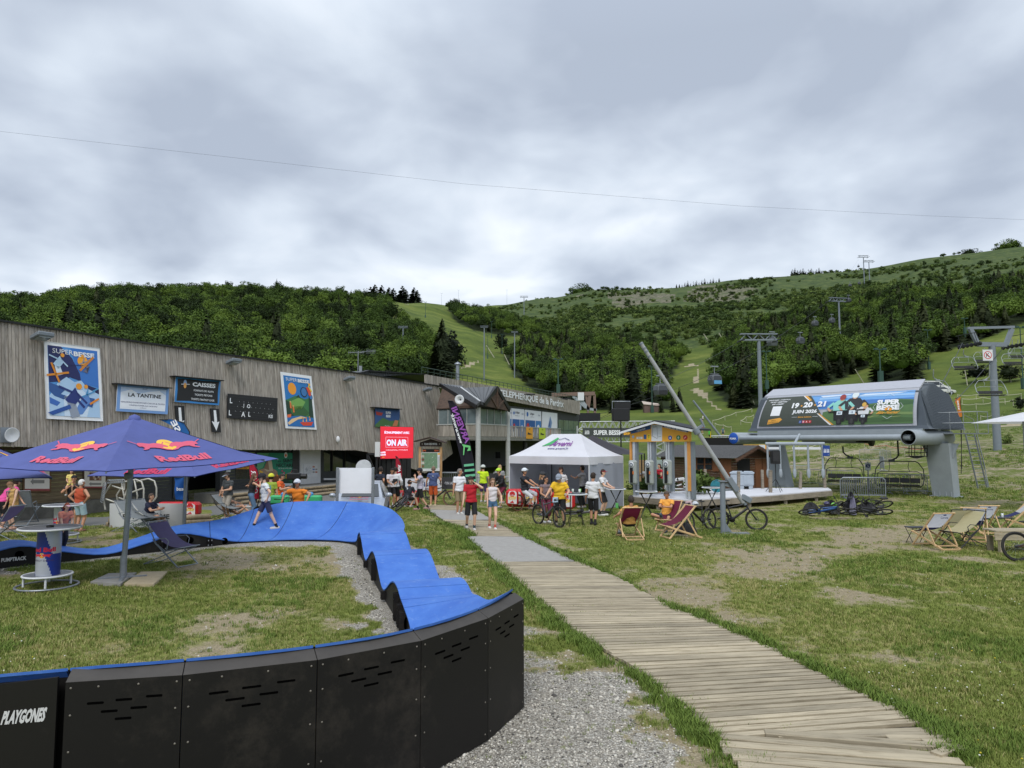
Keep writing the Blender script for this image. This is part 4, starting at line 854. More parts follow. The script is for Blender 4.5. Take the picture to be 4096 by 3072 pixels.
lo=Gl.lerp(Gr,.5);MB().prism([Gl+th+(lo-Gl)*.1,Gr+th+(lo-Gr)*.1,Ga+th-(Ga-lo)*.12],(V0-Ga).normalized()*.1).W('gable_panel',DKW,pv)
mb=MB();mb.beam(Ga+th,lo+th,.16,.16);mb.beam(Gl.lerp(Ga,.5)+th,lo+th,.12,.12);mb.beam(Gr.lerp(Ga,.5)+th,lo+th,.12,.12);mb.W('gable_strut',DKW,pv)
MB().beam(Gl+th*.6,Ga+th*.6,.12,.3).beam(Ga+th*.6,Gr+th*.6,.12,.3).beam(Ea+th*.6,Eb+th*.6,.1,.26).W('bargeboard',DARKM,pv)
MB().prism([up(PLf,5.2),up(PC,5.2),up(PC,5.45),Ea.lerp(Eb,.1)+th*1.5],-Vector((.6,.8,0))*.1).W('soffit_wall',DKW,pv)
o=q(1757,860,47.6);t=thing('loudspeaker_horn','round white loudspeaker horn mounted under the pavilion roof','loudspeaker',tuple(o));MB().lathe(o,[(.05,.3),(.07,.2),(.14,.08),(.31,0),(.33,.02),(.16,.12),(.09,.3)],18,axis=(.2,1,0)).W('horn',WHITEP,t);MB().tube(o+Vector((0,.3,0)),o+Vector((0,.8,.1)),.04).W('bracket',DARKM,t)
# chimney pipes and aerial on the roofs
o=P('c2',1742,700,62);MB().tube(o-Vector((0,0,1.2)),o+Vector((0,0,1.4)),.16).lathe(o+Vector((0,0,1.45)),[(.28,0),(.28,.1),(0,.25)],12).build('flue_pipe',GALV,None,label='steel flue pipe with cap on the cable car building roof',category='flue')
o=P('c2',880,640,52);t=thing('roof_aerial','tall roof aerial with two comb antennas above the timber building','aerial',tuple(o));MB().tube(o-Vector((0,0,.5)),o+Vector((0,0,1.7)),.03).W('mast',GALV,t)
mb=MB();z=o.z+1.6;mb.tube((o.x-.75,o.y,z),(o.x+.45,o.y,z),.015,n=4);mb.tube((o.x+.6,o.y,z+.1),(o.x+1.3,o.y,z+.1),.015,n=4);mb.tube((o.x,o.y,z),(o.x+.7,o.y,z+.1),.015,n=4)
for i in range(8):mb.tube((o.x-.7+.15*i,o.y,z-.14),(o.x-.7+.15*i,o.y,z+.14),.009,n=3);mb.tube((o.x+.6+.09*i,o.y,z-.1),(o.x+.6+.09*i,o.y,z+.25),.009,n=3)
mb.W('antenna',GALV,t);MB().box(o+Vector((.2,0,.3)),(.2,.2,.6)).W('relay_box',GALV,t)
# ------------------------------------------------------------------ boardwalk
PLANK=wood('weathered_plank',S(168,156,132),S(130,117,94),sc=(2.5,22,22),rnd=.2)
bw=tag(thing('boardwalk',None,None,tuple(BWC[6])),'boardwalk of weathered planks crossing the meadow',kind='structure')
def along(pts,k):
    d=[0];
    for a,b in zip(pts[:-1],pts[1:]):d.append(d[-1]+(b-a).length)
    return d
dC=along(BWC,0)
def edge_at(s):
    i=max(0,min(len(dC)-2,int(np.searchsorted(dC,s))-1));t=(s-dC[i])/(dC[i+1]-dC[i]);return BWL[i].lerp(BWL[i+1],t),BWR[i].lerp(BWR[i+1],t)
def up3(z):return Vector((0,0,z))
def plank(a,b,w,z=.05,th=.05,par=None,mat=None):
    a=Vector((a.x,a.y,z));b=Vector((b.x,b.y,z));L_=(b-a).length;o=bpy.data.objects.new('plank',MB().box((0,0,0),(L_,w,th),bev=.006).mesh('plank',mat or PLANK));COL.objects.link(o);o.parent=par
    mid=(a+b)/2-(par.location if par else Vector());o.location=mid+Vector((0,0,-th/2+random.uniform(-.004,.004)));o.rotation_euler=(random.uniform(-.03,.03),random.uniform(-.002,.002),math.atan2(b.y-a.y,b.x-a.x)+random.uniform(-.004,.004));return o
sA=dC[-1]
def s_of(v):
    return float(np.interp(v,[project(p.x,p.y,0)[1]for p in BWC],dC))
s_slab0,s_slab1=s_of(2150),s_of(2252);s_asp0,s_asp1=s_of(2045),s_of(2085);s_end=s_of(2950)
def crossing(y0,th,E):
    xc=float(np.interp(y0,[p.y for p in BWC][::-1],[p.x for p in BWC][::-1]));y=y0
    for _ in range(6):x=float(np.interp(y,[p.y for p in E][::-1],[p.x for p in E][::-1]));y=y0+(x-xc)*math.tan(th)
    return Vector((x,y,0))
TH=[((a.y+b.y)/2,math.atan2(b.y-a.y,b.x-a.x))for a,b in((G('g7',600,774),G('g7',1660,694)),(G('g7',200,472),G('g7',1100,424)),(G('e3',100,985),G('e3',800,978)),(G('e3',0,757),G('e3',230,757)),(G('d3',960,1260),G('d3',1700,1290)))]
y=G('g7',1000,768).y;yb0,yb1=G('s',2200,2252).y,G('s',2200,2150).y;ya0,ya1=G('s',1900,2085).y,G('s',1900,2045).y;ynar=(G('s',2500,2452).y,G('s',2500,2395).y)
line=lambda y:(crossing(y,float(np.interp(y,[q[0]for q in TH],[q[1]for q in TH])),BWL),crossing(y,float(np.interp(y,[q[0]for q in TH],[q[1]for q in TH])),BWR))
while y<BWC[0].y:
    w=random.uniform(.11,.15)*(.65 if ynar[0]<y<ynar[1]else 1)
    if not(yb0-.05<y+w/2<yb1 or ya0<y+w/2<ya1):
        (a,b),(c,d)=line(y),line(y+w-random.uniform(.024,.042));e0,e1=(b-a).normalized()*random.uniform(-.05,.04),(b-a).normalized()*random.uniform(-.04,.06);z0,z1=random.uniform(.046,.056),random.uniform(.046,.056)
        q=[a+e0+up3(z0),b+e1+up3(z1),d+e1+up3(z1+random.uniform(-.003,.003)),c+e0+up3(z0)];m_=(q[0]+q[2])/2;R=math.atan2(b.y-a.y,b.x-a.x);Ri=Matrix.Rotation(-R,3,'Z');lp_=[Ri@(p-m_)for p in q]
        o=bpy.data.objects.new('plank',MB().prism(lp_,(0,0,-.045)).mesh('plank',PLANK));COL.objects.link(o);o.parent=bw;o.location=m_-bw.location;o.rotation_euler=(0,0,R)
    y+=w
MB().prism([Vector((p.x,p.y,.012))for p in BWL]+[Vector((p.x,p.y,.012))for p in BWR[::-1]],(0,0,-.03)).W('gap_shade_bed',M('gap_shade_soil',S(62,54,40),rough=1,var=.3),bw)  # dark soil-coloured sheet, its tone stands in for shade between the planks
def gslab(n,v0,v1):
    ss=np.linspace(v0,v1,8);pl=[edge_at(q)[0]for q in ss]+[edge_at(q)[1]for q in ss][::-1]
    MB().prism([p+Vector((0,0,.045))for p in pl],(0,0,-.08)).W(n,M('grey_slab_concrete',S(150,147,142),rough=.95,var=.1,scale=9,bump=.4),bw)
gslab('concrete_slab',s_slab0,s_slab1);gslab('concrete_slab',s_asp0,s_asp1)
for(x0,y0,x1,y1)in((920,792,1785,762),(1260,790,1800,784),(1500,806,1815,808),(1680,822,1850,822)):plank(G('g7',x0,y0),G('g7',x1,y1),.11,.05,par=bw)
for i,(x0,y0,x1,y1)in enumerate(((860,782,1900,868),(620,803,1790,905),(625,843,1890,935),(640,880,1960,985),(690,915,2050,1040),(720,955,2150,1100),(740,1000,2200,1170))):plank(G('g7',x0,y0),G('g7',x1,y1),.125,.06,par=bw)
for a_ in(BWL,BWR):
    off=Vector((.14 if a_ is BWL else-.14,0,-.01));mb=MB()
    for p,q in zip(a_[4:-1],a_[5:]):mb.beam(p+off,q+off,.08,.05)
    mb.W('bearer',wood('dark_bearer',S(92,82,68),S(60,52,42)),bw)
MB().box(G('g7',1790,895)+Vector((0,0,.03)),(.22,.1,.09),Matrix.Rotation(.5,3,'Z')).W('broken_stub',PLANK,bw)
# ------------------------------------------------------------------ pump track
BLUE,tB=new_mat('blue_track_surface');tcx=tB.n('ShaderNodeTexCoord')
n_a=tB.n('ShaderNodeTexNoise',{'Vector':tcx.outputs['Object'],'Scale':1.6,'Detail':6,'Roughness':.65});n_b=tB.n('ShaderNodeTexNoise',{'Vector':tB.n('ShaderNodeMapping',{0:tcx.outputs['Object'],'Scale':(4,4,14)}).outputs[0],'Scale':1.5,'Detail':8,'Roughness':.75})
cB=tB.ramp(n_a.outputs[0],[(.3,S(56,100,182)),(.7,S(78,124,200))]);cB=tB.mix(tB.ramp(n_b.outputs[0],[(.56,(0,0,0,1)),(.76,(.5,.5,.5,1))]),cB,S(140,164,204));cB=tB.mix(tB.ramp(n_a.outputs[0],[(.66,(0,0,0,1)),(.8,(.3,.3,.3,1))]),cB,S(40,80,130))
tB.l(cB,tB.b.inputs['Base Color']);tB.b.inputs['Roughness'].default_value=.62;tB.b.inputs['Specular IOR Level'].default_value=.25
TBLK,tK=new_mat('black_track_panel');tcx=tK.n('ShaderNodeTexCoord');n_a=tK.n('ShaderNodeTexNoise',{'Vector':tcx.outputs['Object'],'Scale':3.0,'Detail':9,'Roughness':.8});n_c=tK.n('ShaderNodeTexNoise',{'Vector':tcx.outputs['Object'],'Scale':.9,'Detail':2})
mm=tK.n('ShaderNodeMath',{0:n_a.outputs[0],1:n_c.outputs[0]},operation='MULTIPLY');tK.l(tK.mix(tK.ramp(mm.outputs[0],[(.29,(0,0,0,1)),(.44,(.5,.5,.5,1))]),S(24,22,21),S(66,60,54)),tK.b.inputs['Base Color']);tK.b.inputs['Roughness'].default_value=.55;tK.b.inputs['Specular IOR Level'].default_value=.3
FLG=M('dark_grey_flange',S(66,62,58),rough=.7,var=.15,scale=5)
pt=thing('pump_track','modular blue pump track with black sides, rollers and banked turns','pump track',(-3,12,0))
def roll_z(Y):return .17+.42*((1+math.cos(2*math.pi*(Y-11.9)/3.3))/2)**.85
ST=[((-7.4,7.3,.08),(-7.0,5.95,.25),1.2),((-5.4,6.9,.08),(-5.2,5.6,.8),1.6),((-4.2,6.75,.08),(-4.25,5.42,1.12),2),((-3.4,6.85,.08),(-3.26,5.38,1.24),2.2),((-2.75,7.05,.08),(-2.48,5.54,1.26),2.2),((-2.1,7.45,.08),(-1.6,5.9,1.26),2.2),((-1.7,7.95,.08),(-.87,6.43,1.26),2.2),((-1.45,8.5,.08),(-.33,7.2,1.26),2.2),((-1.35,9.2,.1),(.0,8.05,1.27),2.2),((-1.36,9.8,.15),(-.1,9.1,1.0),1.9),((-1.46,10.4,.28),(-.32,9.95,.74),1.5),((-1.62,10.9,.42),(-.51,10.9,.6),1.1)]
Yv=11.3
while Yv<18.7:ST.append(((-1.77-.304*(Yv-11.4),Yv,roll_z(Yv)),(-.67-.304*(Yv-11.4),Yv+.33,roll_z(Yv)),1.0));Yv+=.3
ST+=[((-4.12,19.2,.42),(-2.95,19.75,.62),1.3),((-4.28,19.8,.2),(-3.25,20.9,.72),1.6),((-4.55,20.35,.1),(-3.75,21.8,.9),1.9),((-5.24,20.85,.08),(-4.55,22.45,1.0),2.1),((-6.3,20.95,.08),(-5.9,22.75,1.03),2.1),((-7.2,20.7,.08),(-7.15,22.5,1.0),2.1),((-7.75,20.4,.1),(-7.9,22.0,.84),1.8),((-8.15,20.0,.22),(-8.6,21.25,.62),1.3),((-8.9,19.35,.46),(-9.6,20.3,.52),1),((-9.5,18.75,.28),(-10.2,19.65,.3),1),((-10.2,18.1,.1),(-10.9,19.0,.1),1),((-10.9,17.4,.28),(-11.65,18.3,.3),1),((-11.5,16.85,.48),(-12.3,17.7,.5),1),((-12.1,16.25,.3),(-12.95,17.1,.3),1),((-12.9,15.5,.1),(-13.8,16.3,.1),1)]
def cat(p0,p1,p2,p3,t):return .5*((2*p1)+(-p0+p2)*t+(2*p0-5*p1+4*p2-p3)*t*t+(-p0+3*p1-3*p2+p3)*t**3)
A_=np.array([s_[0]for s_ in ST]);B_=np.array([s_[1]for s_ in ST]);P_=np.array([s_[2]for s_ in ST])
fine=[]
for i in range(len(ST)-1):
    for k in range(4):
        t=k/4;g_=lambda X:cat(X[max(i-1,0)],X[i],X[i+1],X[min(i+2,len(X)-1)],t);fine.append((g_(A_),g_(B_),float(g_(P_))))
fine.append((A_[-1],B_[-1],P_[-1]));nf=len(fine)
cuts=[0,8,12,16,20,24,28,32,36,44,47]
k=47
while k<nf-1:
    k+=22 if ST[min(k//4,len(ST)-1)][2]==1.0 else 5
    cuts.append(min(k,nf-1))
def spt(i,w,dz=0):a,b,p=fine[i];return Vector((a[0]+(b[0]-a[0])*w,a[1]+(b[1]-a[1])*w,a[2]+(b[2]-a[2])*w**p+dz))
for c0,c1 in zip(cuts[:-1],cuts[1:]):
    mb=MB();n=c1-c0;nw=12
    def tp(i,w,dz=0):
        p=spt(i,w,dz)
        if i==c0 and c0:q=spt(i+1,w,dz);p=p+(q-p).normalized()*.009
        if i==c1:q=spt(i-1,w,dz);p=p+(q-p).normalized()*.009
        return p
    vs=[tp(c0+j,w/nw)for j in range(n+1)for w in range(nw+1)];vb=[v-Vector((0,0,.022))for v in vs];m_=nw+1
    fs=[(j*m_+w,j*m_+w+1,(j+1)*m_+w+1,(j+1)*m_+w)for j in range(n)for w in range(nw)]
    mb.add(vs,fs,0,True);o_=len(vs)
    rim=[(j*m_,(j+1)*m_)for j in range(n)]+[(j*m_+nw,(j+1)*m_+nw)for j in range(n)]
    mb.add(vs+vb,[(a,b,b+o_,a+o_)for a,b in rim]);mb.add(vs+vb,[(w+e,w+1+e,w+1+e+o_,w+e+o_)for w in range(nw)for e in(0,n*m_)])
    o=mb.W('track_module',BLUE,pt)
    for w in(0.0,1.0):
        mk=MB()
        if w==1.0 and 12<=c0<32:continue
        ins=.02 if w==0 else .98
        for j in range(c0,c1):
            a,b=spt(j,ins,-.022),spt(j+1,ins,-.022);mk.quad(a,b,Vector((b.x,b.y,-.03)),Vector((a.x,a.y,-.03)))
        mk.W('side_skirt',TBLK,o)
mb=MB()
for c in cuts[1:-1]:
    for w in range(12):a,b=spt(c,w/12,-.012),spt(c,(w+1)/12,-.012);d=(spt(c+1 if c+1<nf else c,w/12)-spt(c-1,w/12)).normalized()*.02;mb.quad(a-d,a+d,b+d,b-d)
mb.W('joint_lining',BLACK,pt)
# outer berm panels with flange, slots and bolts
BO=[Vector((x,y,0))for x,y in[(.03,8.05),(-.33,7.2),(-.87,6.43),(-1.6,5.9),(-2.48,5.54),(-3.24,5.38)]]
def outn(a,b):d=(b-a).normalized();return Vector((-d.y,d.x,0))
for i in range(5):
    a,b=BO[i+1],BO[i];n=outn(b,a)
    if n.dot(-a)<0:n=-n
    nrm=lambda p,q:Vector(((p-q).y,-(p-q).x,0)).normalized()
    n=nrm(b,a);mit=lambda p:(lambda m:m*(.11/max(m.dot(n),.5)))((n+p).normalized());oa=mit(nrm(BO[i+1],BO[i+2]))if i<4 else n*.11;ob_=mit(nrm(BO[i-1],BO[i]))if i>0 else n*.11;z_=lambda v:Vector((0,0,v));sf=Surf(a+oa+z_(.015),b+ob_+z_(.015),b+ob_+z_(1.17),a+oa+z_(1.17),step=.002)
    mb=MB();c=[sf(.004,0),sf(.996,0),sf(.996,1),sf(.004,1)];mb.prism(c,-n*.018);pn=mb.W('side_panel',TBLK,pt)
    mb=MB()
    rimL,rimR=a.lerp(b,.004),a.lerp(b,.996);mb.prism([sf(.004,1)+z_(.002),sf(.996,1)+z_(.002),rimR+Vector((0,0,1.232)),rimL+Vector((0,0,1.232))],Vector((0,0,-.02))-n*.01)
    mb.W('flange',FLG,pt)
    for x,z in((.26,.865),(.5,.875),(.76,.885),(.38,.81),(.63,.82),(.5,.76)):
        MB().prism([sf(x+dx*.065+ex,z+dz*.0075,.8)for dx,dz,ex in((-1,-1,0),(1,-1,0),(1,-.4,.006),(1,.4,.006),(1,1,0),(-1,1,0),(-1,.4,-.006),(-1,-.4,-.006))],-n*.003).W('slot',M('slot_void',(.002,.002,.002,1),rough=1,spec=0),pn)
    mb=MB()
    for x in(.05,.95):
        for z in(.06,.32,.58,.8,.965):q=sf(x+random.uniform(-.004,.004),z,1);mb.lathe(q,[(0,.004),(.006,.003),(.008,0)],8,axis=n)
    for x in(.28,.62):q=sf(x,.965,1);mb.lathe(q,[(0,.004),(.006,.003),(.008,0)],8,axis=n)
    mb.W('bolts',M('dull_bolt',S(120,114,104),rough=.6),pn,kind='stuff')
MB().quad(BO[0]+Vector((.1,-.05,.015)),BO[0]+Vector((-.05,.2,.015)),BO[0]+Vector((-.05,.2,1.2)),BO[0]+Vector((.1,-.05,1.172))).W('end_panel',TBLK,pt)
a=Vector((-3.29,5.30,0));b=Vector((-5.0,5.44,0));sf=Surf(b,a,a+Vector((0,0,1.2)),b+Vector((0,0,.96)),step=.002)
pn=MB().prism(sf.c,Vector((0,.02,0))).W('side_panel',TBLK,pt);pr=Print(sf);pr.text((206,206,206),'PLAYGONES',.86,.79,.085,bold=.05,width=.194,k=2,slant=.18);pr.build(pn,'lettering')
# black end brackets with bolts and round openings on the sides
def side_bit(i,dz0,dz1,w=.07):
    a=spt(i,0.0);b=spt(min(i+1,nf-1),0.0);d=Vector((b.x-a.x,b.y-a.y,0)).normalized();n=Vector((-d.y,d.x,0));n=n if n.dot(Vector((0,12,0))-Vector((a.x,a.y,0)))<99 else n
    return a,d,n
for i,(mode)in[(c,'b')for c in cuts[7:-1]]:
    a,d,n=side_bit(i,0,0);zt_=a.z-.05
    if zt_<.12:continue
    nn=n if(Vector((a.x,a.y,0))+n-Vector((spt(i,1).x,spt(i,1).y,0))).length>(Vector((a.x,a.y,0))-n-Vector((spt(i,1).x,spt(i,1).y,0))).length else-n
    for s_ in(-.045,.045):
        br=MB().box(Vector((a.x,a.y,zt_/2+.02))+d*s_+nn*.02,(.012,.09,zt_*.85),Matrix((d,nn,Vector((0,0,1)))).transposed()).W('bracket',TBLK,pt)
        mb=MB()
        for z in(.2,.75):mb.lathe(Vector((a.x,a.y,zt_*z+.02))+d*(s_+.01)+nn*.05,[(0,.02),(.018,.015),(.022,0)],8,axis=d)
        mb.W('bolts',GALV,br,kind='stuff')
for u_,z_ in((60,.25),(100,.25),(745,.22),(905,.12),(1620,.2)):
    best=min(range(40,nf),key=lambda i:abs(project(*spt(i,0)[:])[0]-u_)+(0 if spt(i,0).y>(10 if u_==1620 else 15)else 999));a,d,n=side_bit(best,0,0);o=Vector((spt(best,1).x-a.x,spt(best,1).y-a.y,0)).normalized()
    MB().lathe(Vector((a.x,a.y,z_+.02))-o*.001,[(0,0),(.085,0),(.09,-.01)],20,axis=-o).W('round_opening',M('slot_void',(.002,.002,.002,1),rough=1,spec=0),pt)
a=spt(nf-7,0);b=spt(nf-10,0);sf=Surf(*[Vector((q.x,q.y,z))+Vector((.004,-.006,0))for q,z in((a,.0),(b,.0),(b,.3),(a,.3))]);pr=Print(sf);pr.text((206,206,206),'PUMPTRACK',.5,.62,.3,bold=.04,k=2,width=.8);pr.build(pt,'lettering')
# ------------------------------------------------------------------ parasols
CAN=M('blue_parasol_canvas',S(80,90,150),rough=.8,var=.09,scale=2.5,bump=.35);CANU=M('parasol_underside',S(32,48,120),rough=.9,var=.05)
def bull(pr,cx,cy,s,o,c,k):
    pts=[(-.48,.05),(-.40,.13),(-.25,.15),(-.05,.12),(.12,.16),(.28,.14),(.38,.06),(.46,-.02),(.40,-.08),(.30,-.04),(.24,-.08),(.34,-.16),(.46,-.20),(.44,-.24),(.30,-.21),(.16,-.12),(0,-.08),(-.16,-.09),(-.22,-.16),(-.38,-.22),(-.44,-.20),(-.32,-.12),(-.36,-.04),(-.46,-.06)]
    asp=pr.s.w/pr.s.h;q=[(cx+o*x*s,cy+y*s*asp)for x,y in pts];pr.poly(c,q,k)
    pr.line(c,(cx-o*.46*s,cy+.08*s*asp),(cx-o*.66*s,cy+.2*s*asp),.03*s,k);pr.line(c,(cx+o*.34*s,cy+.1*s*asp),(cx+o*.44*s,cy+.2*s*asp),.03*s,k)
def redbull(pr,cx,cy,s,k=2,txt=True,red=(214,84,112),mirror=False,ys=.21):
    pr.disc((236,190,60),cx,cy+.02,.095*s,k);bull(pr,cx-.16*s,cy,.34*s,1,red,k+1);bull(pr,cx+.16*s,cy,.34*s,-1,red,k+1)
    if txt:pr.text(red,'RedBull',cx,cy-ys*s*pr.s.w/pr.s.h*1.0,.115*s*pr.s.w/pr.s.h,k=k+1,bold=.045,width=.56*s,mirror=mirror)
class CP(Surf):
    def __init__(s,q,fn):s.c=q.c;s.n=q.n;s.step=.003;s.w=q.w;s.h=q.h;s.fn=fn
    def __call__(s,a,b,k=0):b=min(max(b,.01),.9);return s.fn(min(max(.5+(a-.5)/(1-b),.01),.99),b)+s.n*(.012+s.step*k)
def parasol(label,c,corners,apex,pole_r=.055,under=False,base=True,prints=(0,1,2,3)):
    t=thing('parasol',label,'parasol',(c[0],c[1],0),0,'blue parasols over the terrace');C_=[Vector(q)for q in corners];A=Vector(apex)
    for i in range(4):
        a,b=C_[i],C_[(i+1)%4]
        def fn(s_,t_,a=a,b=b):
            e=a.lerp(b,s_);q=e.lerp(A,t_);mid=(a+b)/2;q=q+(mid-e)*0;sag=.10*math.sin(math.pi*s_)*(1-t_)*1.0;inw=(A-mid);inw.z=0
            return q+inw.normalized()*sag*.6+Vector((0,0,.05*math.sin(math.pi*s_)*math.sin(math.pi*min(t_+.1,1))))*-1+Vector((0,0,.012*math.sin(9*s_+3*t_)*(1-t_)))
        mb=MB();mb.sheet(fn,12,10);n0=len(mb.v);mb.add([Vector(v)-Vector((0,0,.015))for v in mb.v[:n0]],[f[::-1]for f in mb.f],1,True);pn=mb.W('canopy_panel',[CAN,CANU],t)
        MB().path([a-Vector((0,0,.03)),A-Vector((0,0,.12))],.018,5).W('rib',GREYP,t)
        if i in prints:
            up_=A-(a+b)/2;nn=(b-a).cross(up_).normalized();nn=nn if nn.z>0 else-nn
            dz=nn*.02 if not under else-nn*.02
            sf=Surf(a+dz,b+dz,b+up_+dz,a+up_+dz,step=.004);sf.n=nn if not under else-nn
            if not under:sf=CP(sf,fn)
            pr=Print(sf)
            if not under:redbull(pr,.5,.42,.58,k=2,ys=.24)
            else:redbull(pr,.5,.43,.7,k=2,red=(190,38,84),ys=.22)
            pr.build(pn,'print')
    MB().tube((c[0],c[1],.08),tuple(A-Vector((0,0,.15))),pole_r,n=14).W('pole',GALV,t);MB().lathe(A-Vector((0,0,.08)),[(.0,.14),(.1,.1),(.14,0),(.12,-.06)],12).W('cap',CAN,t)
    mb=MB();mb.lathe(Vector((c[0],c[1],1.55)).lerp(A,.3),[(.07,0),(.09,.03),(.09,.1),(.07,.13)],12)
    for q in C_:mb.path([Vector((c[0],c[1],0)).lerp(A,.72),q.lerp(A,.45)-Vector((0,0,.08))],.014,5)
    mb.W('strut',GREYP,t)
    if base:
        MB().tube((c[0],c[1],.05),(c[0],c[1],.5),pole_r+.012,n=14).W('sleeve',GALV,t)
        MB().box((c[0],c[1],.06),(.9,.07,.03),Matrix.Rotation(.4,3,'Z')).box((c[0],c[1],.06),(.07,.9,.03),Matrix.Rotation(.4,3,'Z')).W('base_cross',GALV,t)
    return t
parasol('large blue energy drink parasol with two bulls print above the near high table',(-8.2,15.25),[(-7.2,12.68,2.38),(-5.62,16.26,2.5),(-9.2,17.8,2.5),(-10.78,14.25,2.4)],(-8.1,15.25,3.43))
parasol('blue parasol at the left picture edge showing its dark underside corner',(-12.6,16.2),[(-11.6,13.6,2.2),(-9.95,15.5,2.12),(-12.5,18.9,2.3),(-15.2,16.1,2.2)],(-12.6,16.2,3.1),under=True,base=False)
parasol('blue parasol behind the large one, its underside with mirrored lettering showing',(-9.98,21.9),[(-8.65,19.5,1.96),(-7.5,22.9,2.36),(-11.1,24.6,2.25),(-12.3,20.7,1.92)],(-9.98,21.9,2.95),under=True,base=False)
pp=G('s',520,2308)
for k,(pts,mat,lb)in enumerate((([(1000,1455),(1200,1362),(1510,1353),(1400,1425),(1330,1480)],M('grey_paving',S(150,148,144),rough=.9,var=.1,bump=.2),'grey paving slab weighting the foot of the large parasol, left half'),([(1372,1478),(1455,1415),(1560,1345),(1850,1340),(1700,1480)],M('sand_paving',S(184,168,138),rough=.9,var=.1,bump=.2),'sand coloured paving slab weighting the foot of the large parasol, right half'))):
    q=[G('d1',x,y,.05)for x,y in pts];MB().prism(q[::-1],(0,0,-.07)).build('paving_slab',mat,None,label=lb,category='paving slab')
# ------------------------------------------------------------------ high tables with can-shaped bodies
CANB=M('can_blue',S(22,46,130),rough=.35,var=.03);CANS=M('can_silver',S(186,190,198),rough=.3,metal=.3,var=.03)
class Cyl(Surf):
    def __init__(s,c,r,z0,z1,a0,a1):s.cc=Vector(c);s.r=r;s.z0=z0;s.z1=z1;s.a0=a0;s.a1=a1;s.w=r*abs(a1-a0);s.h=z1-z0;s.step=.002
    def __call__(s,a,b,k=0):t=s.a0+(s.a1-s.a0)*a;r=s.r+k*s.step;return s.cc+Vector((r*math.cos(t),r*math.sin(t),s.z0+(s.z1-s.z0)*b))
def can_table(label,c,H=1.16,R=.55,phase=0):
    t=thing('high_table',label,'high table',(c.x,c.y,0),0,'can-shaped energy drink tables');x,y=c.x,c.y;n=64;zs=[.24+(H-.30)*i/40 for i in range(41)]
    mb=MB()
    for i in range(n):
        for j in range(40):
            a0_,a1_=2*math.pi*i/n,2*math.pi*(i+1)/n;r_=.215
            ph=((i+phase)/n*4)%2+(-.42 if j<20 else .42)*((j if j<20 else 39-j)/20-.5)*-1;blue=(int(math.floor(ph+(0 if j>=20 else 1))))%2==0
            q=[(x+r_*math.cos(a),y+r_*math.sin(a),z)for a,z in((a0_,zs[j]),(a1_,zs[j]),(a1_,zs[j+1]),(a0_,zs[j+1]))];mb.add(q,[(0,1,2,3)],0 if blue else 1,True)
    bd_=mb.W('body',[CANB,CANS],t)
    cy=Cyl((x,y,0),.215,.24,H-.06,rad(-165),rad(-15));pr=Print(cy);pr.text((206,30,60),'Red Bull',.5,.6,.1,bold=.04,k=2,width=.86);pr.disc((240,190,50),.5,.47,.09,1);bull(pr,.36,.47,.3,1,(206,30,50),2);bull(pr,.64,.47,.3,-1,(206,30,50),2);pr.text((70,50,90),'ENERGY DRINK',.5,.36,.04,k=2,width=.8);pr.build(bd_,'print')
    MB().lathe((x,y,H),[(0,-.03),(R-.03,-.03),(R,-.02),(R,.0),(R-.03,.012),(0,.006)],36).W('table_top',M('table_top_print',S(120,122,128),rough=.3,var=.3,scale=5),t)
    MB().torus((x,y,H-.006),(0,0,1),R,.022,40,6).W('top_rim',WHITEP,t)
    MB().torus((x,y,.25),(0,0,1),.43,.022,36,6).W('foot_ring',WHITEP,t);MB().torus((x,y,.035),(0,0,1),R,.022,40,6).W('base_ring',GALV,t)
    MB().lathe((x,y,.25),[(0,.0),(.42,0)],24).W('foot_plate',GALV,t)
    for k in range(4):a=.5+k*math.pi/2;MB().tube((x+.4*math.cos(a),y+.4*math.sin(a),.04),(x+.4*math.cos(a),y+.4*math.sin(a),.24),.022,n=8).W('leg',WHITEP,t)
    return t
can_table('high table shaped like an energy drink can, the near one beside the parasol foot',G('s',188,2349),1.18,.545,-37)
can_table('can-shaped high table, the far one behind the girl in the pink cap',Vector((-12.95,20.7,0)),1.08,.5,9)
c=G('s',188,2349);t=thing('ashtray','small dark ashtray on the near can-shaped table','ashtray',(c.x,c.y,1.19));MB().lathe((0,0,0),[(0,.01),(.05,.01),(.07,.03),(.07,0),(0,0)],14).build('dish',BLACK,t)
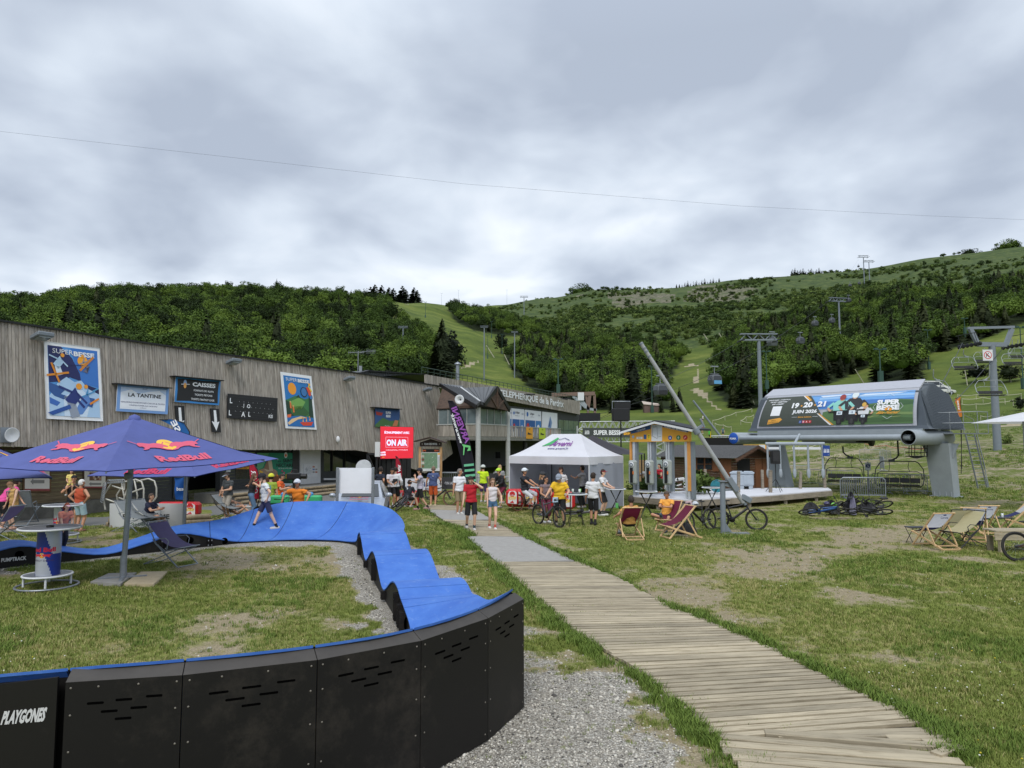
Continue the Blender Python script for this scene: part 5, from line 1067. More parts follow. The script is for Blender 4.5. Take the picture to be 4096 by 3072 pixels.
# ------------------------------------------------------------------ deck chairs
BEECH=wood('pale_beech',S(212,178,132),S(176,140,96),sc=(14,3,14),rough=.6,rnd=.06)
def sling(mb,top,front,w,sag,mi=0,n=12,th=.008,split=None):
    def f(s_,t_):p=Vector(top).lerp(Vector(front),t_);p=p+Vector((0,-.25,-1)).normalized()*sag*math.sin(math.pi*min(t_**.85,1));return Vector(((s_-.5)*w,p.y,p.z))
    for j in range(n):
        for i in range(4):
            q=[f(i/4,j/n),f((i+1)/4,j/n),f((i+1)/4,(j+1)/n),f(i/4,(j+1)/n)];m_=mi if not split or(j+.5)/n<split else mi+1;mb.add(q,[(0,1,2,3)],m_,True)
def wood_deckchair(label,loc,rz,mats,split=None,group=None,logo=False,sc=1.0):
    t=thing('deck_chair',label,'deck chair',(loc.x,loc.y,0),rz,group);t.scale=(sc,)*3
    for s_ in(-.3,.3):
        MB().beam((s_,-.48,.03),(s_,.40,.98),.028,.05,bev=.004).build('back_rail',BEECH,t);MB().beam((s_*.88,.62,.03),(s_*.88,-.52,.40),.028,.05,bev=.004).build('seat_rail',BEECH,t)
        MB().beam((s_*1.1,.12,.62),(s_*1.1,.42,.10),.024,.04).build('prop',BEECH,t)
    MB().tube((-.33,.40,.97),(.33,.40,.97),.018).build('top_bar',BEECH,t);MB().tube((-.3,-.52,.40),(.3,-.52,.40),.018).build('front_bar',BEECH,t)
    MB().beam((-.3,-.46,.05),(.3,-.46,.05),.03,.04).build('foot_bar',BEECH,t);MB().beam((-.28,.6,.04),(.28,.6,.04),.03,.04).build('foot_bar',BEECH,t);MB().beam((-.33,.42,.11),(.33,.42,.11),.03,.03).build('prop_bar',BEECH,t)
    mb=MB();sling(mb,(0,.40,.98),(0,-.52,.41),.52,.17,split=split);sl=mb.build('sling',mats,t)
    if logo:
        a,b=Vector((.14,.372,.80)),Vector((-.14,.372,.80));sf=Surf(a,b,b+Vector((0,.055,.15)),a+Vector((0,.055,.15)));sf.n=Vector((0,1,.3));pr=Print(sf);pr.text((30,40,110),'Corona',.5,.35,.4,bold=.02,width=.8,k=4)
        pr.poly((30,40,110),[(.36,.7),(.64,.7),(.68,.95),(.58,.85),(.5,1.0),(.42,.85),(.32,.95)],4);pr.build(sl,'logo',world=False)
    return t
MAR=M('maroon_canvas',S(112,32,62),rough=.85,var=.05,cloth=.35);MAR2=MAR;WHC=M('white_canvas',S(224,224,232),rough=.85,var=.05,cloth=.5);NVC=M('navy_canvas',S(36,40,92),rough=.85,var=.05,cloth=.2)
mg='maroon wooden deck chairs beside the high tables'
def gm(r,x,y):return G(r,x,y)
CH1=gm('d5',375,1590);CH2=gm('d5',880,1490);CH3=gm('d5',1000,1590)
wood_deckchair('maroon wooden deck chair seen from behind with a man in mustard shirt',CH1,math.pi+.12,MAR,group=mg,sc=.98)
wood_deckchair('maroon wooden deck chair under the man in the orange polo',CH2,-.62,MAR,group=mg,sc=.98)
wood_deckchair('empty maroon wooden deck chair turned sideways beside the leaning bikes',CH3,rad(-75),MAR,group=mg,sc=1.0)
cg='white and navy beer brand deck chairs'
wood_deckchair('white and navy deck chair seen from behind, front left of the cream sling chairs',gm('d7',900,1440),math.pi+.15,[WHC,NVC],.52,cg,True)
wood_deckchair('white and navy deck chair seen from behind, farther back beside the small black table',gm('d7',1620,1250),math.pi-.1,[WHC,NVC],.52,cg,True,.96)
wood_deckchair('white and navy deck chair lying back behind the cream sling chair',gm('d7',1480,1330),rad(150),[WHC,NVC],.45,cg)
wood_deckchair('white and navy deck chair facing left at the right picture edge',gm('d7',2150,1180),rad(-110),[WHC,NVC],.45,cg)
def metal_chair(label,loc,rz,frame,cloth,group=None,sc=1.0):
    t=thing('sling_chair',label,'folding chair',tuple(loc),rz,group);t.scale=(sc,)*3
    for s_ in(-.29,.29):
        MB().path([(s_,.52,1.0),(s_,.2,.52),(s_,-.1,.36),(s_,-.55,.46)],.013,6).build('side_rail',frame,t);MB().path([(s_*1.05,-.5,.02),(s_*1.05,.2,.52),(s_*1.05,.3,.62),(s_*1.05,-.1,.66),(s_*1.05,-.2,.6),(s_*1.05,-.15,.4)],.011,6).build('arm',frame,t)
        MB().path([(s_*.95,.6,.02),(s_*.95,-.45,.42)],.012,6).build('leg',frame,t);MB().path([(s_,-.5,.02),(s_,.15,.5)],.012,6).build('leg',frame,t)
    MB().tube((-.29,.52,1.0),(.29,.52,1.0),.013).tube((-.29,-.55,.46),(.29,-.55,.46),.013).tube((-.3,-.5,.02),(.3,-.5,.02),.012).tube((-.28,.6,.02),(.28,.6,.02),.012).build('cross_tube',frame,t)
    mb=MB();sling(mb,(0,.5,.98),(0,-.53,.46),.53,.2);mb.build('sling',cloth,t);return t
CRM=M('cream_sling',S(200,190,150),rough=.85,var=.05,cloth=.4);BLKM=M('black_tube',S(36,36,38),rough=.4);GRS=M('grey_mesh_sling',S(150,156,160),rough=.8,var=.08,cloth=.35);PUR=M('purple_mesh_sling',S(86,78,118),rough=.8,var=.08,cloth=.35)
metal_chair('cream sling folding chair facing away between the two white and navy deck chairs',gm('d7',1230,1380),rad(168),BLKM,CRM,'cream sling chairs',1.0)
metal_chair('cream sling folding chair leaning to the right with a white cloth behind it',gm('d7',1330,1440),rad(-72),BLKM,CRM,'cream sling chairs',1.0)
metal_chair('grey folding lounge chair with purple seat beyond the parasol foot',G('d1',1900,1270),rad(68),GREYP,[PUR],'grey folding lounge chairs',1.0)
metal_chair('grey mesh lounge chair before the white banner, left of the seated woman',G('d1',1470,905),rad(72),GREYP,GRS,'grey folding lounge chairs',1.0)
metal_chair('grey mesh lounge chair under the seated woman in navy',G('d1',1640,890),rad(72),GREYP,GRS,'grey folding lounge chairs',1.0)
metal_chair('grey mesh lounge chair being lifted by the man in the pink jersey',G('d1',240,860)+Vector((0,0,.12)),rad(200),GREYP,GRS,'grey folding lounge chairs',1.15)
metal_chair('folding lounge chair with purple seat at the left picture edge',G('d1',20,985),rad(-100),GREYP,PUR,'grey folding lounge chairs',1.0)
metal_chair('grey lounge chair with a person lying in it below the older man in a cap',G('d2',330,1040),rad(80),BLKM,GRS,'grey folding lounge chairs',.95)
def low_table(label,loc,w=.6):
    t=thing('low_table',label,'table',(loc.x,loc.y,0));MB().box((0,0,.46),(w,w*.7,.03),bev=.01).build('table_top',BLKM,t)
    for s_ in(-1,1):MB().path([(s_*w*.4,-.2,0),(s_*w*.4,.2,.45)],.01,5).path([(s_*w*.4,.2,0),(s_*w*.4,-.2,.45)],.01,5).build('leg',BLKM,t)
    return t
q=gm('d7',1870,1210);low_table('small black table with glasses right of the farther white and navy deck chair',q,.62)
for k,(dx,lb)in enumerate(((-.18,'clear plastic cup on the small black table, left one'),(.08,'clear plastic cup on the small black table, right one'))):tt=thing('plastic_cup',lb,'cup',(q.x+dx,q.y,.475));MB().lathe((0,0,0),[(.03,0),(.04,.12),(.036,.12),(.028,.01),(0,.01)],10).build('cup',M('clear_plastic',S(200,205,205),rough=.15),tt)
low_table('small grey table behind the front white and navy deck chair',gm('d7',720,1400)+Vector((0,.3,0)),.5)
bn=thing('plank_bench','low weathered timber bench behind the bicycle wheel at right edge','bench',tuple(gm('d7',1880,1530)));o=gm('d7',1880,1530)
for k in range(4):plank(Vector((o.x-.12,o.y+.05+.14*k,0)),Vector((o.x+2.2,o.y+.05+.14*k,0)),.13,.60,.05,par=None).parent=bn
for ch in[c for c in bpy.data.objects if c.parent==bn]:ch.location-=bn.location
MB().box((1.0,0,.44),(2.3,.05,.2),bev=.01).build('apron',PLANK,bn)
for x in(.05,1.9):
    for y in(.06,.5):MB().box((x,y,.2),(.12,.12,.42),bev=.01).build('leg',PLANK,bn)
# ------------------------------------------------------------------ chairlift station
sa=Vector((.574,-.819,0));sb=Vector((.819,.574,0));SR=Vector((20.2,36,0));up_=Vector((0,0,1));LB=10.6
STG=M('station_grey_paint',S(152,160,166),rough=.5,var=.07,scale=2);HOOD=M('dark_hood_metal',S(74,82,90),rough=.4,var=.06,scale=2);LGF=M('light_grey_frame',S(172,174,182),rough=.5,var=.04)
stn=thing('chairlift_station','chairlift station with grey hood and printed billboard on leaning grey legs','chairlift station',(20,38,0))
zb=3.12;R0=SR+up_*zb;L0=SR-sa*LB+up_*zb
MB().tube(L0-sb*.1,R0,.165,n=18).W('front_beam',STG,stn)
mb=MB();mb.lathe(R0-sb*.35,[(.36,0),(.39,0),(.40,.02),(.40,4.2),(.36,4.2)],26,axis=sb);mb.lathe(R0-sb*.35,[(.36,0),(.36,2.5),(0,2.5)],26,axis=sb,mi=1);mb.W('open_tube',[STG,DARKIN],stn)
MB().lathe(L0-sb*.35,[(0,0),(.33,0),(.36,.03),(.36,4.0),(0,4.0)],26,axis=sb).W('capped_tube',STG,stn)
cap=MB().lathe(L0-sb*.37,[(0,-.01),(.31,-.01),(.35,.02)],26,axis=sb).W('end_cap',flat((28,84,176)),stn)
sf=Surf(L0-sb*.385-sa*.3-up_*.3,L0-sb*.385+sa*.3-up_*.3,L0-sb*.385+sa*.3+up_*.3,L0-sb*.385-sa*.3+up_*.3);pr=Print(sf);pr.text((230,234,240),'POMA',.5,.46,.22,bold=.05,width=.8);pr.build(cap,'logo')
# hood: front face leans back, tapered body runs back along sb
HR=SR+sb*.95+up_*0;HL=HR-sa*9.9;D=4.2
def hp(s_,d_,z):return HR-sa*s_+sb*d_+up_*z
F0,F1,F2=[hp(-.25,-.1,3.62),hp(.05,.25,5.55),hp(.12,.75,5.98)],None,None
prof=[(-.15,3.55,-.5),(-.05,3.75,-.35),(.18,4.7,-.1),(.45,5.55,.12),(.95,5.95,.35),(2.6,6.1,.45),(3.6,5.6,.3),(4.2,4.2,0),(4.3,3.55,-.35)]
mb=MB();rR=[hp(ins,d_,z)for d_,z,ins in prof];rL=[hp(9.9-ins,d_,z)for d_,z,ins in prof];n=len(prof)
mb.add(rR+rL,[(i,i+1,n+i+1,n+i)for i in range(n-1)]);mb.add(rR,[tuple(range(n))]);mb.add(rL,[tuple(range(n))[::-1]]);mb.W('hood',HOOD,stn)
mb=MB()
for i in range(26):
    t_=(i+.5)/26;d_=.35+t_*3.6;zt_=float(np.interp(d_,[p[0]for p in prof[:7]],[p[1]for p in prof[:7]]))-.05;ins=float(np.interp(d_,[p[0]for p in prof[:7]],[p[2]for p in prof[:7]]));mb.beam(hp(-.45,d_,3.6),hp(ins-.03,d_,zt_),.05,.04,up=sa)
mb.W('hood_rib',HOOD,stn,kind='stuff')
fr=[hp(9.75,-.06,3.72),hp(.12,-.06,3.72),hp(.22,.62,5.72),hp(9.35,.62,5.72)];n_=(fr[1]-fr[0]).cross(fr[3]-fr[0]).normalized();n_=n_ if n_.y<0 else-n_
sf=Surf(*[p+n_*.03 for p in fr],step=.005,bulge=.16);sf.n=n_
mb=MB();mb.sheet(lambda a,b:sf(a,b,0),20,8);fp_=mb.W('billboard_frame',LGF,stn)
MB().prism([hp(9.6,.6,5.66),hp(.2,.6,5.66),hp(.25,1.3,6.12),hp(9.45,1.3,6.12)],up_*.1).W('hood_crest',LGF,stn)
ins_=Surf(*[sf(a,b,0)for a,b in((.012,.05),(.985,.05),(.975,.93),(.02,.93))],step=.006,bulge=.16);ins_.n=n_
class Bill(Surf):
    def __init__(s):s.n=n_;s.w=sf.w*.965;s.h=sf.h*.88;s.step=.006;s.c=sf.c
    def __call__(s,a,b,k=0):a=min(max(a,0),1);b=min(max(b,0),1);return sf(.014+a*.968,.05+b*.88,0)+n_*(.01+k*s.step)
class BP(Print):
    def grid(p,c,pts,k=1):
        for j in range(8):
            y0,y1=j/8,(j+1)/8;q=clip(clip(pts,1,y0,1),1,y1,-1)
            if len(q)>2:p.poly(c,q,k)
def clip(pts,ax,v,sg):
    o=[]
    for i in range(len(pts)):
        a,b=pts[i-1],pts[i];ia,ib=(a[ax]-v)*sg>=0,(b[ax]-v)*sg>=0
        if ia!=ib:t=(v-a[ax])/(b[ax]-a[ax]);o.append((a[0]+(b[0]-a[0])*t,a[1]+(b[1]-a[1])*t))
        if ib:o.append(b)
    return o
p=BP(Bill());OL=(70,76,68)
p.grid((110,164,222),[(.3,.5),(1,.5),(1,1),(.3,1)],1);p.grid((70,120,190),[(.42,.52),(1,.52),(1,.76),(.38,.76)],2);p.grid((150,190,230),[(.4,.83),(.7,.86),(1,.84),(1,.9),(.7,.93),(.4,.9)],2);p.grid((210,224,240),[(.42,.91),(.62,.95),(.6,.98),(.4,.97)],3);p.grid((206,222,240),[(.66,.9),(.9,.92),(.96,.96),(.7,.96)],3)
p.grid((84,116,70),[(.45,0),(1,0),(1,.70),(.9,.74),(.84,.66),(.7,.6),(.55,.5),(.45,.4)],4);p.grid((60,94,56),[(.7,.52),(.86,.66),(.93,.7),(1,.66),(1,.56),(.84,.5)],5);p.grid((116,140,84),[(.55,.3),(.8,.36),(1,.32),(1,.25),(.75,.28),(.52,.22)],5);p.grid((70,100,58),[(.6,.14),(.9,.2),(1,.16),(1,.06),(.6,.05)],5)
for i in range(18):x,y=random.uniform(.62,.98),random.uniform(.06,.5);p.poly(random.choice([(56,88,50),(132,150,92),(74,104,60)]),[(x,y),(x+.05,y+.01),(x+.06,y+.03),(x+.01,y+.025)],6)
p.grid(OL,[(0,0),(.52,0),(.46,.2),(.41,.55),(.37,.8),(.33,1),(0,1)],7);p.grid((224,160,60),[(.285,1),(.305,1),(.35,.83),(.34,.8)],8);p.grid((230,230,230),[(.275,1),(.285,1),(.34,.8),(.335,.79)],8);p.grid((224,160,60),[(.42,.36),(.43,.36),(.535,0),(.52,0)],8);p.grid((230,230,230),[(.41,.37),(.42,.36),(.52,0),(.505,0)],8)
p.text(W_,'RANDONNÉES • COMPÉTITION',.105,.9,.045,bold=.03,k=9,slant=.15,width=.165);p.text(W_,'VILLAGE • ANIMATIONS',.105,.82,.045,bold=.03,k=9,slant=.15,width=.13);p.text(W_,'KIDS • CONCERT',.105,.74,.045,bold=.03,k=9,slant=.15,width=.09)
p.grid(W_,[(.075,.33),(.145,.33),(.145,.66),(.075,.66)],9);p.poly((230,166,66),[(.065,.05),(.15,.11),(.172,.2),(.155,.26),(.068,.2)],9);p.text((50,50,46),'Infos &',.108,.175,.04,k=10,rot=.08);p.text((50,50,46),'Inscriptions',.108,.115,.04,k=10,rot=.08,width=.07)
p.text(W_,'19',.245,.66,.19,bold=.05,k=9,width=.05);p.disc((230,160,60),.29,.64,.006,9);p.text(W_,'20',.335,.67,.19,bold=.05,k=9,width=.065);p.disc((230,160,60),.385,.65,.006,9);p.text(W_,'21',.43,.68,.19,bold=.05,k=9,width=.055);p.text(W_,'JUIN 2026',.322,.43,.15,bold=.045,k=9,width=.175)
p.text((230,166,60),'6',.288,.265,.06,k=9,bold=.03);p.text((230,166,60),'ème édition',.335,.265,.05,k=9,bold=.02,width=.085);p.line(W_,(.24,.265),(.278,.265),.0015,9);p.line(W_,(.385,.27),(.423,.27),.0015,9)
for k_,c_ in enumerate(((66,98,170),(214,80,110),(210,50,50),(206,50,60))):x=.297+.0225*k_;p.rect(c_,x,.07,x+.018,.15,9);p.text(W_,'foAy'[k_],x+.009,.11,.05,k=10,bold=.02)
def rider(x,y,s,col,helm,plate):
    sk=(206,160,130);a=5.0*s
    for dx in(0,):p.disc((40,40,42),x,y+.03*a*.4,.018*s,9,.03*s);
    p.poly((34,32,34),[(x-.022*s,y+.10*s),(x+.022*s,y+.10*s),(x+.03*s,y+.34*s),(x-.03*s,y+.34*s)],10);p.disc((60,60,60),x,y+.07*s,.01*s,11,.016*s)
    p.poly((26,26,28),[(x-.035*s,y+.1*s),(x-.02*s,y+.1*s),(x-.01*s,y+.42*s),(x-.045*s,y+.42*s)],9);p.poly((26,26,28),[(x+.02*s,y+.06*s),(x+.035*s,y+.06*s),(x+.045*s,y+.42*s),(x+.01*s,y+.42*s)],9)
    p.poly(col,[(x-.045*s,y+.4*s),(x+.045*s,y+.4*s),(x+.055*s,y+.62*s),(x+.03*s,y+.74*s),(x-.03*s,y+.74*s),(x-.055*s,y+.62*s)],10);p.line(col,(x-.05*s,y+.66*s),(x-.085*s,y+.5*s),.017*s,10);p.line(col,(x+.05*s,y+.66*s),(x+.085*s,y+.5*s),.017*s,10);p.line(sk,(x-.085*s,y+.5*s),(x-.06*s,y+.36*s),.013*s,11);p.line(sk,(x+.085*s,y+.5*s),(x+.06*s,y+.36*s),.013*s,11)
    p.line((30,30,32),(x-.075*s,y+.36*s),(x+.075*s,y+.38*s),.008*s,12);p.disc(sk,x,y+.79*s,.016*s,12);p.disc(helm,x,y+.84*s,.02*s,13);p.rect((216,228,236),x-.018*s,y+.26*s,x+.018*s,y+.37*s,13);p.text((30,60,110),plate,x,y+.315*s,.05*s,k=14,bold=.02)
rider(.565,.03,1.0,(140,206,196),(150,60,56),'863');rider(.645,.02,1.08,(50,50,54),(214,224,226),'12');rider(.715,.02,.68,(216,218,222),(214,170,80),'68')
p.text(W_,'SUPER',.858,.64,.16,bold=.06,k=9,width=.135);p.text(W_,'BESSE',.858,.47,.16,bold=.06,k=9,width=.135);p.disc((236,160,50),.85,.42,.009,11);p.disc((236,160,50),.875,.41,.009,11);p.line((236,160,50),(.85,.42),(.868,.5),.004,12);p.text((240,166,56),'Bike Festival',.862,.32,.08,k=12,slant=.25,bold=.02,width=.12)
for(a_1,b_1)in(((.83,.83),(.858,.92)),((.858,.92),(.886,.83)),((.77,.5),(.785,.6)),((.785,.4),(.77,.5)),((.93,.6),(.945,.5)),((.945,.5),(.93,.4)),((.83,.22),(.858,.14)),((.858,.14),(.886,.22))):p.line((220,226,232),a_1,b_1,.0016,9)
p.build(fp_,'billboard_print')
# steelwork below the hood
MB().beam(hp(9.6,-.1,3.35),hp(-.2,-.1,3.35),.3,.45).W('girder',STG,stn);MB().beam(hp(9.6,1.6,3.4),hp(-.2,1.6,3.4),.35,.4).W('girder',STG,stn)
MB().beam(hp(3.2,.9,2.98),hp(7.2,.9,2.98),.3,.34).W('lower_rail',STG,stn)
MB().lathe(hp(2.9,.6,2.95),[(0,-.05),(.3,-.05),(.3,.05),(0,.05)],16,axis=sa).box(hp(3.3,.6,2.98),(.8,.25,.25)).W('drive_wheels',BLACK,stn)
def leg(top,bot,w0,w1,d0,d1):
    x,y=sa,sb;vs=[top+x*sx*w0+y*sy*d0 for sx,sy in((-1,-1),(1,-1),(1,1),(-1,1))]+[bot+x*sx*w1+y*sy*d1 for sx,sy in((-1,-1),(1,-1),(1,1),(-1,1))]
    mb=MB();mb.add(vs,[(0,1,2,3),(7,6,5,4)]+[(i,(i+1)%4,4+(i+1)%4,4+i)for i in range(4)]);o=mb.W('leg',STG,stn)
    mb=MB();mb.box(bot+up_*.03,(w1*2.5,d1*2.5,.05),Matrix((x,y,up_)).transposed())
    for sx in(-.8,-.3,.3,.8):
        for sy in(-1.1,1.1):mb.tube(bot+x*sx*w1+y*sy*d1,bot+x*sx*w1+y*sy*d1+up_*.3,.03,n=6)
    mb.W('foot_plate',STG,o)
    return o
leg(R0+sb*2.95-up_*.3,G('d7',1070,690),.60,.52,.4,.36)
leg(L0+sb*4.0-up_*.3,G('d6',495,1245),.42,.6,.35,.4)
mb=MB()
for s_ in(-1,1):c=R0+sb*2.95+sa*.6*s_;mb.prism([c-up_*.35,c-up_*1.1,c+sa*.35*s_-up_*.3],sb*.04)
mb.W('gusset',STG,stn)
# maintenance platform and ladder at the right
pl=R0+sb*3.2+sa*.7;mb=MB();mb.box(pl+up_*.2,(2.6,1.2,.05),Matrix((sa,sb,up_)).transposed());mb.W('platform',GALV,stn)
mb=MB()
for z in(.75,1.3):mb.path([pl-sa*1.3-sb*.6+up_*(z),pl+sa*1.3-sb*.6+up_*z,pl+sa*1.3+sb*.6+up_*z],.022,6)
for s_ in np.linspace(-1.3,1.3,5):mb.tube(pl+sa*s_-sb*.6+up_*.2,pl+sa*s_-sb*.6+up_*1.3,.02,n=5)
mb.tube(pl+sa*1.3+sb*.6+up_*.2,pl+sa*1.3+sb*.6+up_*1.3,.02,n=5);mb.W('railing',GALV,stn)
la,lb_=G('c4',1860,1655),None;ld=thing('ladder','tall galvanised ladder with handrail leading up to the chairlift station platform','ladder',tuple(la));tp_=P('c4',1745,1160,la.y+.5);bt_=la;wv=Vector((.33,.1,0))
for s_ in(-1,1):MB().beam(bt_+wv*s_,tp_+wv*s_+up_*0,.035,.08).W('stile',GALV,ld)
for i in range(14):c=bt_.lerp(tp_,(i+.6)/14.2);MB().tube(c-wv,c+wv,.016,n=6).W('rung',GALV,ld)
MB().path([bt_+wv*1.1+up_*.2,bt_.lerp(tp_,.3)+wv*1.3+up_*.5,tp_+wv*.9+up_*.9,tp_-wv*.9+up_*1.1],.02,6).path([bt_+wv*1.5,tp_+wv*1.2+up_*.5],.02,6).W('handrail',GALV,ld)
# gate with hanging paddles, and its blue sign
g0,g1=P('d6',310,760,38.5),P('d6',965,760,37.2);gt=thing('boarding_gate','row of five hanging grey gate arms on a tube under the chairlift station','gate',tuple(g0))
MB().tube(g0,g1,.09,n=10).W('cross_tube',STG,gt)
for k,x in enumerate((330,472,628,782,938)):
    t_=(x-310)/655;c=g0.lerp(g1,t_);zb_=P('d6',x,1130,c.y).z;MB().tube(c,Vector((c.x,c.y,zb_+.35)),.055,n=10).W('arm',STG,gt);MB().ell(Vector((c.x,c.y,zb_+.22)),(.1,.08,.28),n=12).W('paddle',STG,gt)
for a_1,b_1 in((335,465),(610,770),(790,920)):c,d_=g0.lerp(g1,(a_1-310)/655)-up_*.24,g0.lerp(g1,(b_1-310)/655)-up_*.24;MB().beam(c,d_,.05,.13).W('white_crossbar',WHITEP,gt)
MB().tube(g0.lerp(g1,.5),g0.lerp(g1,.5)+Vector((.6,.8,.5)),.07,n=8).W('hanger',STG,gt)
def facing_surf(r,ul,lr,Y,z0=0):return Surf(P(r,ul[0],lr[1],Y),P(r,lr[0],lr[1],Y),P(r,lr[0],ul[1],Y),P(r,ul[0],ul[1],Y))
def fsign(name,label,cat,r,ul,lr,Y,mat,th=.03,group=None):return sign(name,label,cat,facing_surf(r,ul,lr,Y),mat,th,group)
t,p=fsign('lift_sign','blue sign with four white skier symbols hanging right of the gate arms','sign','d6',(947,780),(1020,896),37.1,flat((26,64,140)))
for k in range(4):x=.16+.225*k;p.disc(W_,x,.64,.06,2);p.poly(W_,[(x-.07,.32),(x+.07,.32),(x+.05,.58),(x-.05,.58)],2)
p.line(W_,(.7,.1),(.9,.16),.02,2);p.build(t)
t,p=fsign('round_lift_sign','white sign with dark blue disc and white figure on a post behind the chairs','sign','d6',(1410,968),(1475,1055),41,flat((206,212,214)));p.disc((36,52,100),.5,.58,.38,2);p.disc(W_,.5,.7,.07,3);p.line(W_,(.45,.62),(.6,.42),.09,3);p.line(W_,(.3,.36),(.7,.5),.04,3);p.build(t);c=P('d6',1443,1055,41.05);MB().tube((c.x,c.y,-.05),(c.x,c.y,c.z+.5),.04).W('post',GALV,t)
t,p=fsign('fox_sign','white square sign with dark blue disc and pale animal head beside the chalet','sign','d6',(237,773),(305,885),42,flat((216,220,222)));p.disc((28,54,120),.5,.52,.42,2);p.poly(W_,[(.3,.72),(.42,.64),(.58,.64),(.7,.74),(.64,.5),(.5,.26),(.36,.5)],3);p.build(t);c=P('d6',270,885,42.05);MB().tube((c.x,c.y,0),(c.x,c.y,c.z+.3),.03).W('post',GALV,t)
# lift chairs
SEAT=M('black_seat_vinyl',S(30,31,34),rough=.55,var=.1);TUBEG=M('dark_grey_tube',S(66,70,74),rough=.45,metal=.4,var=.08)
def lift_chair(label,top,yaw,seat_z,w=2.15,fr=TUBEG,flip=1,group='four-seat lift chairs'):
    t=thing('lift_chair',label,'lift chair',tuple(top),yaw,group);H=top.z-seat_z;h=w/2;zc=-H
    MB().path([(0,0,0),(0,.05,-(H-1.55)*.5),(0,.12,-(H-1.6)),(-.12*flip,.2,-(H-1.45)),(-.35*flip,.2,-(H-1.33))],.045,8).build('hanger_arm',fr,t)
    MB().box((-.35*flip,.2,zc+1.3),(.3,.2,.14)).build('clamp_block',fr,t)
    MB().path([(-h*.98,-.35,zc+.05),(-h*1.04,-.1,zc+.35),(-h*1.0,.2,zc+.85),(-h*.8,.2,zc+1.2),(-h*.68,.2,zc+1.27),(h*.68,.2,zc+1.27),(h*.8,.2,zc+1.2),(h*1.0,.2,zc+.85),(h*1.04,-.1,zc+.35),(h*.98,-.35,zc+.05),(h*.9,-.1,zc-.08),(-h*.9,-.1,zc-.08)],.028,6,closed=True).build('frame',fr,t)
    MB().path([(-h*.95,.15,zc+.3),(-h*.92,.12,zc+.62),(-h*.75,.1,zc+.72),(h*.75,.1,zc+.72),(h*.92,.12,zc+.62),(h*.95,.15,zc+.3)],.02,5).build('back_frame',fr,t)
    for s_ in(-1,1):MB().path([(s_*h*.42,.2,zc+1.25),(s_*h*.38,.05,zc+.98),(s_*h*.44,.1,zc+.72)],.016,5).build('strut',fr,t)
    for i in range(4):
        x=-h*.86+(i+.5)*h*1.72/4;wd=h*1.72/4-.015;MB().box((x,-.12,zc),(wd,.42,.07),bev=.02).build('seat_pad',SEAT,t);MB().box((x,.17,zc+.24),(wd,.06,.26),Matrix.Rotation(-.2,3,'X'),bev=.02).build('back_pad',SEAT,t)
    return t
lift_chair('lift chair hanging under the station left of the barrier stack',P('d6',1165,790,41),rad(-30),P('d6',1240,1165,41).z,2.0,flip=-1)
lift_chair('lift chair hanging under the station directly behind the barrier stack',P('d6',1770,720,39),rad(-34),P('d6',1740,1215,39).z,2.3,flip=1)
PY=GT('c4',1980,1305);
for k,(x,y,sx,yt,Y,lb)in enumerate(((1690,598,1690,430,73,'lift chair on the cable left of the right-hand pylon, upper one'),(1870,540,1870,420,84,'lift chair just left of the pylon shaft, partly behind it'),(2085,560,2110,340,80,'lift chair right of the pylon shaft under the wheel battery'),(2160,500,2160,340,90,'lift chair at the right picture edge, farthest of the row'),(1884,822,1915,560,60,'large lift chair hanging in front of the pylon shaft'),(1495,830,1430,600,58,'lift chair hanging in front of the white car on the hill'))):
    tp=P('c4',sx,yt,Y);sz=P('c4',x,y,Y).z;lift_chair(lb,tp,rad(-8),sz,2.3,M('pale_chair_tube',S(150,156,158),rough=.4,metal=.4),flip=1 if x<sx else-1)
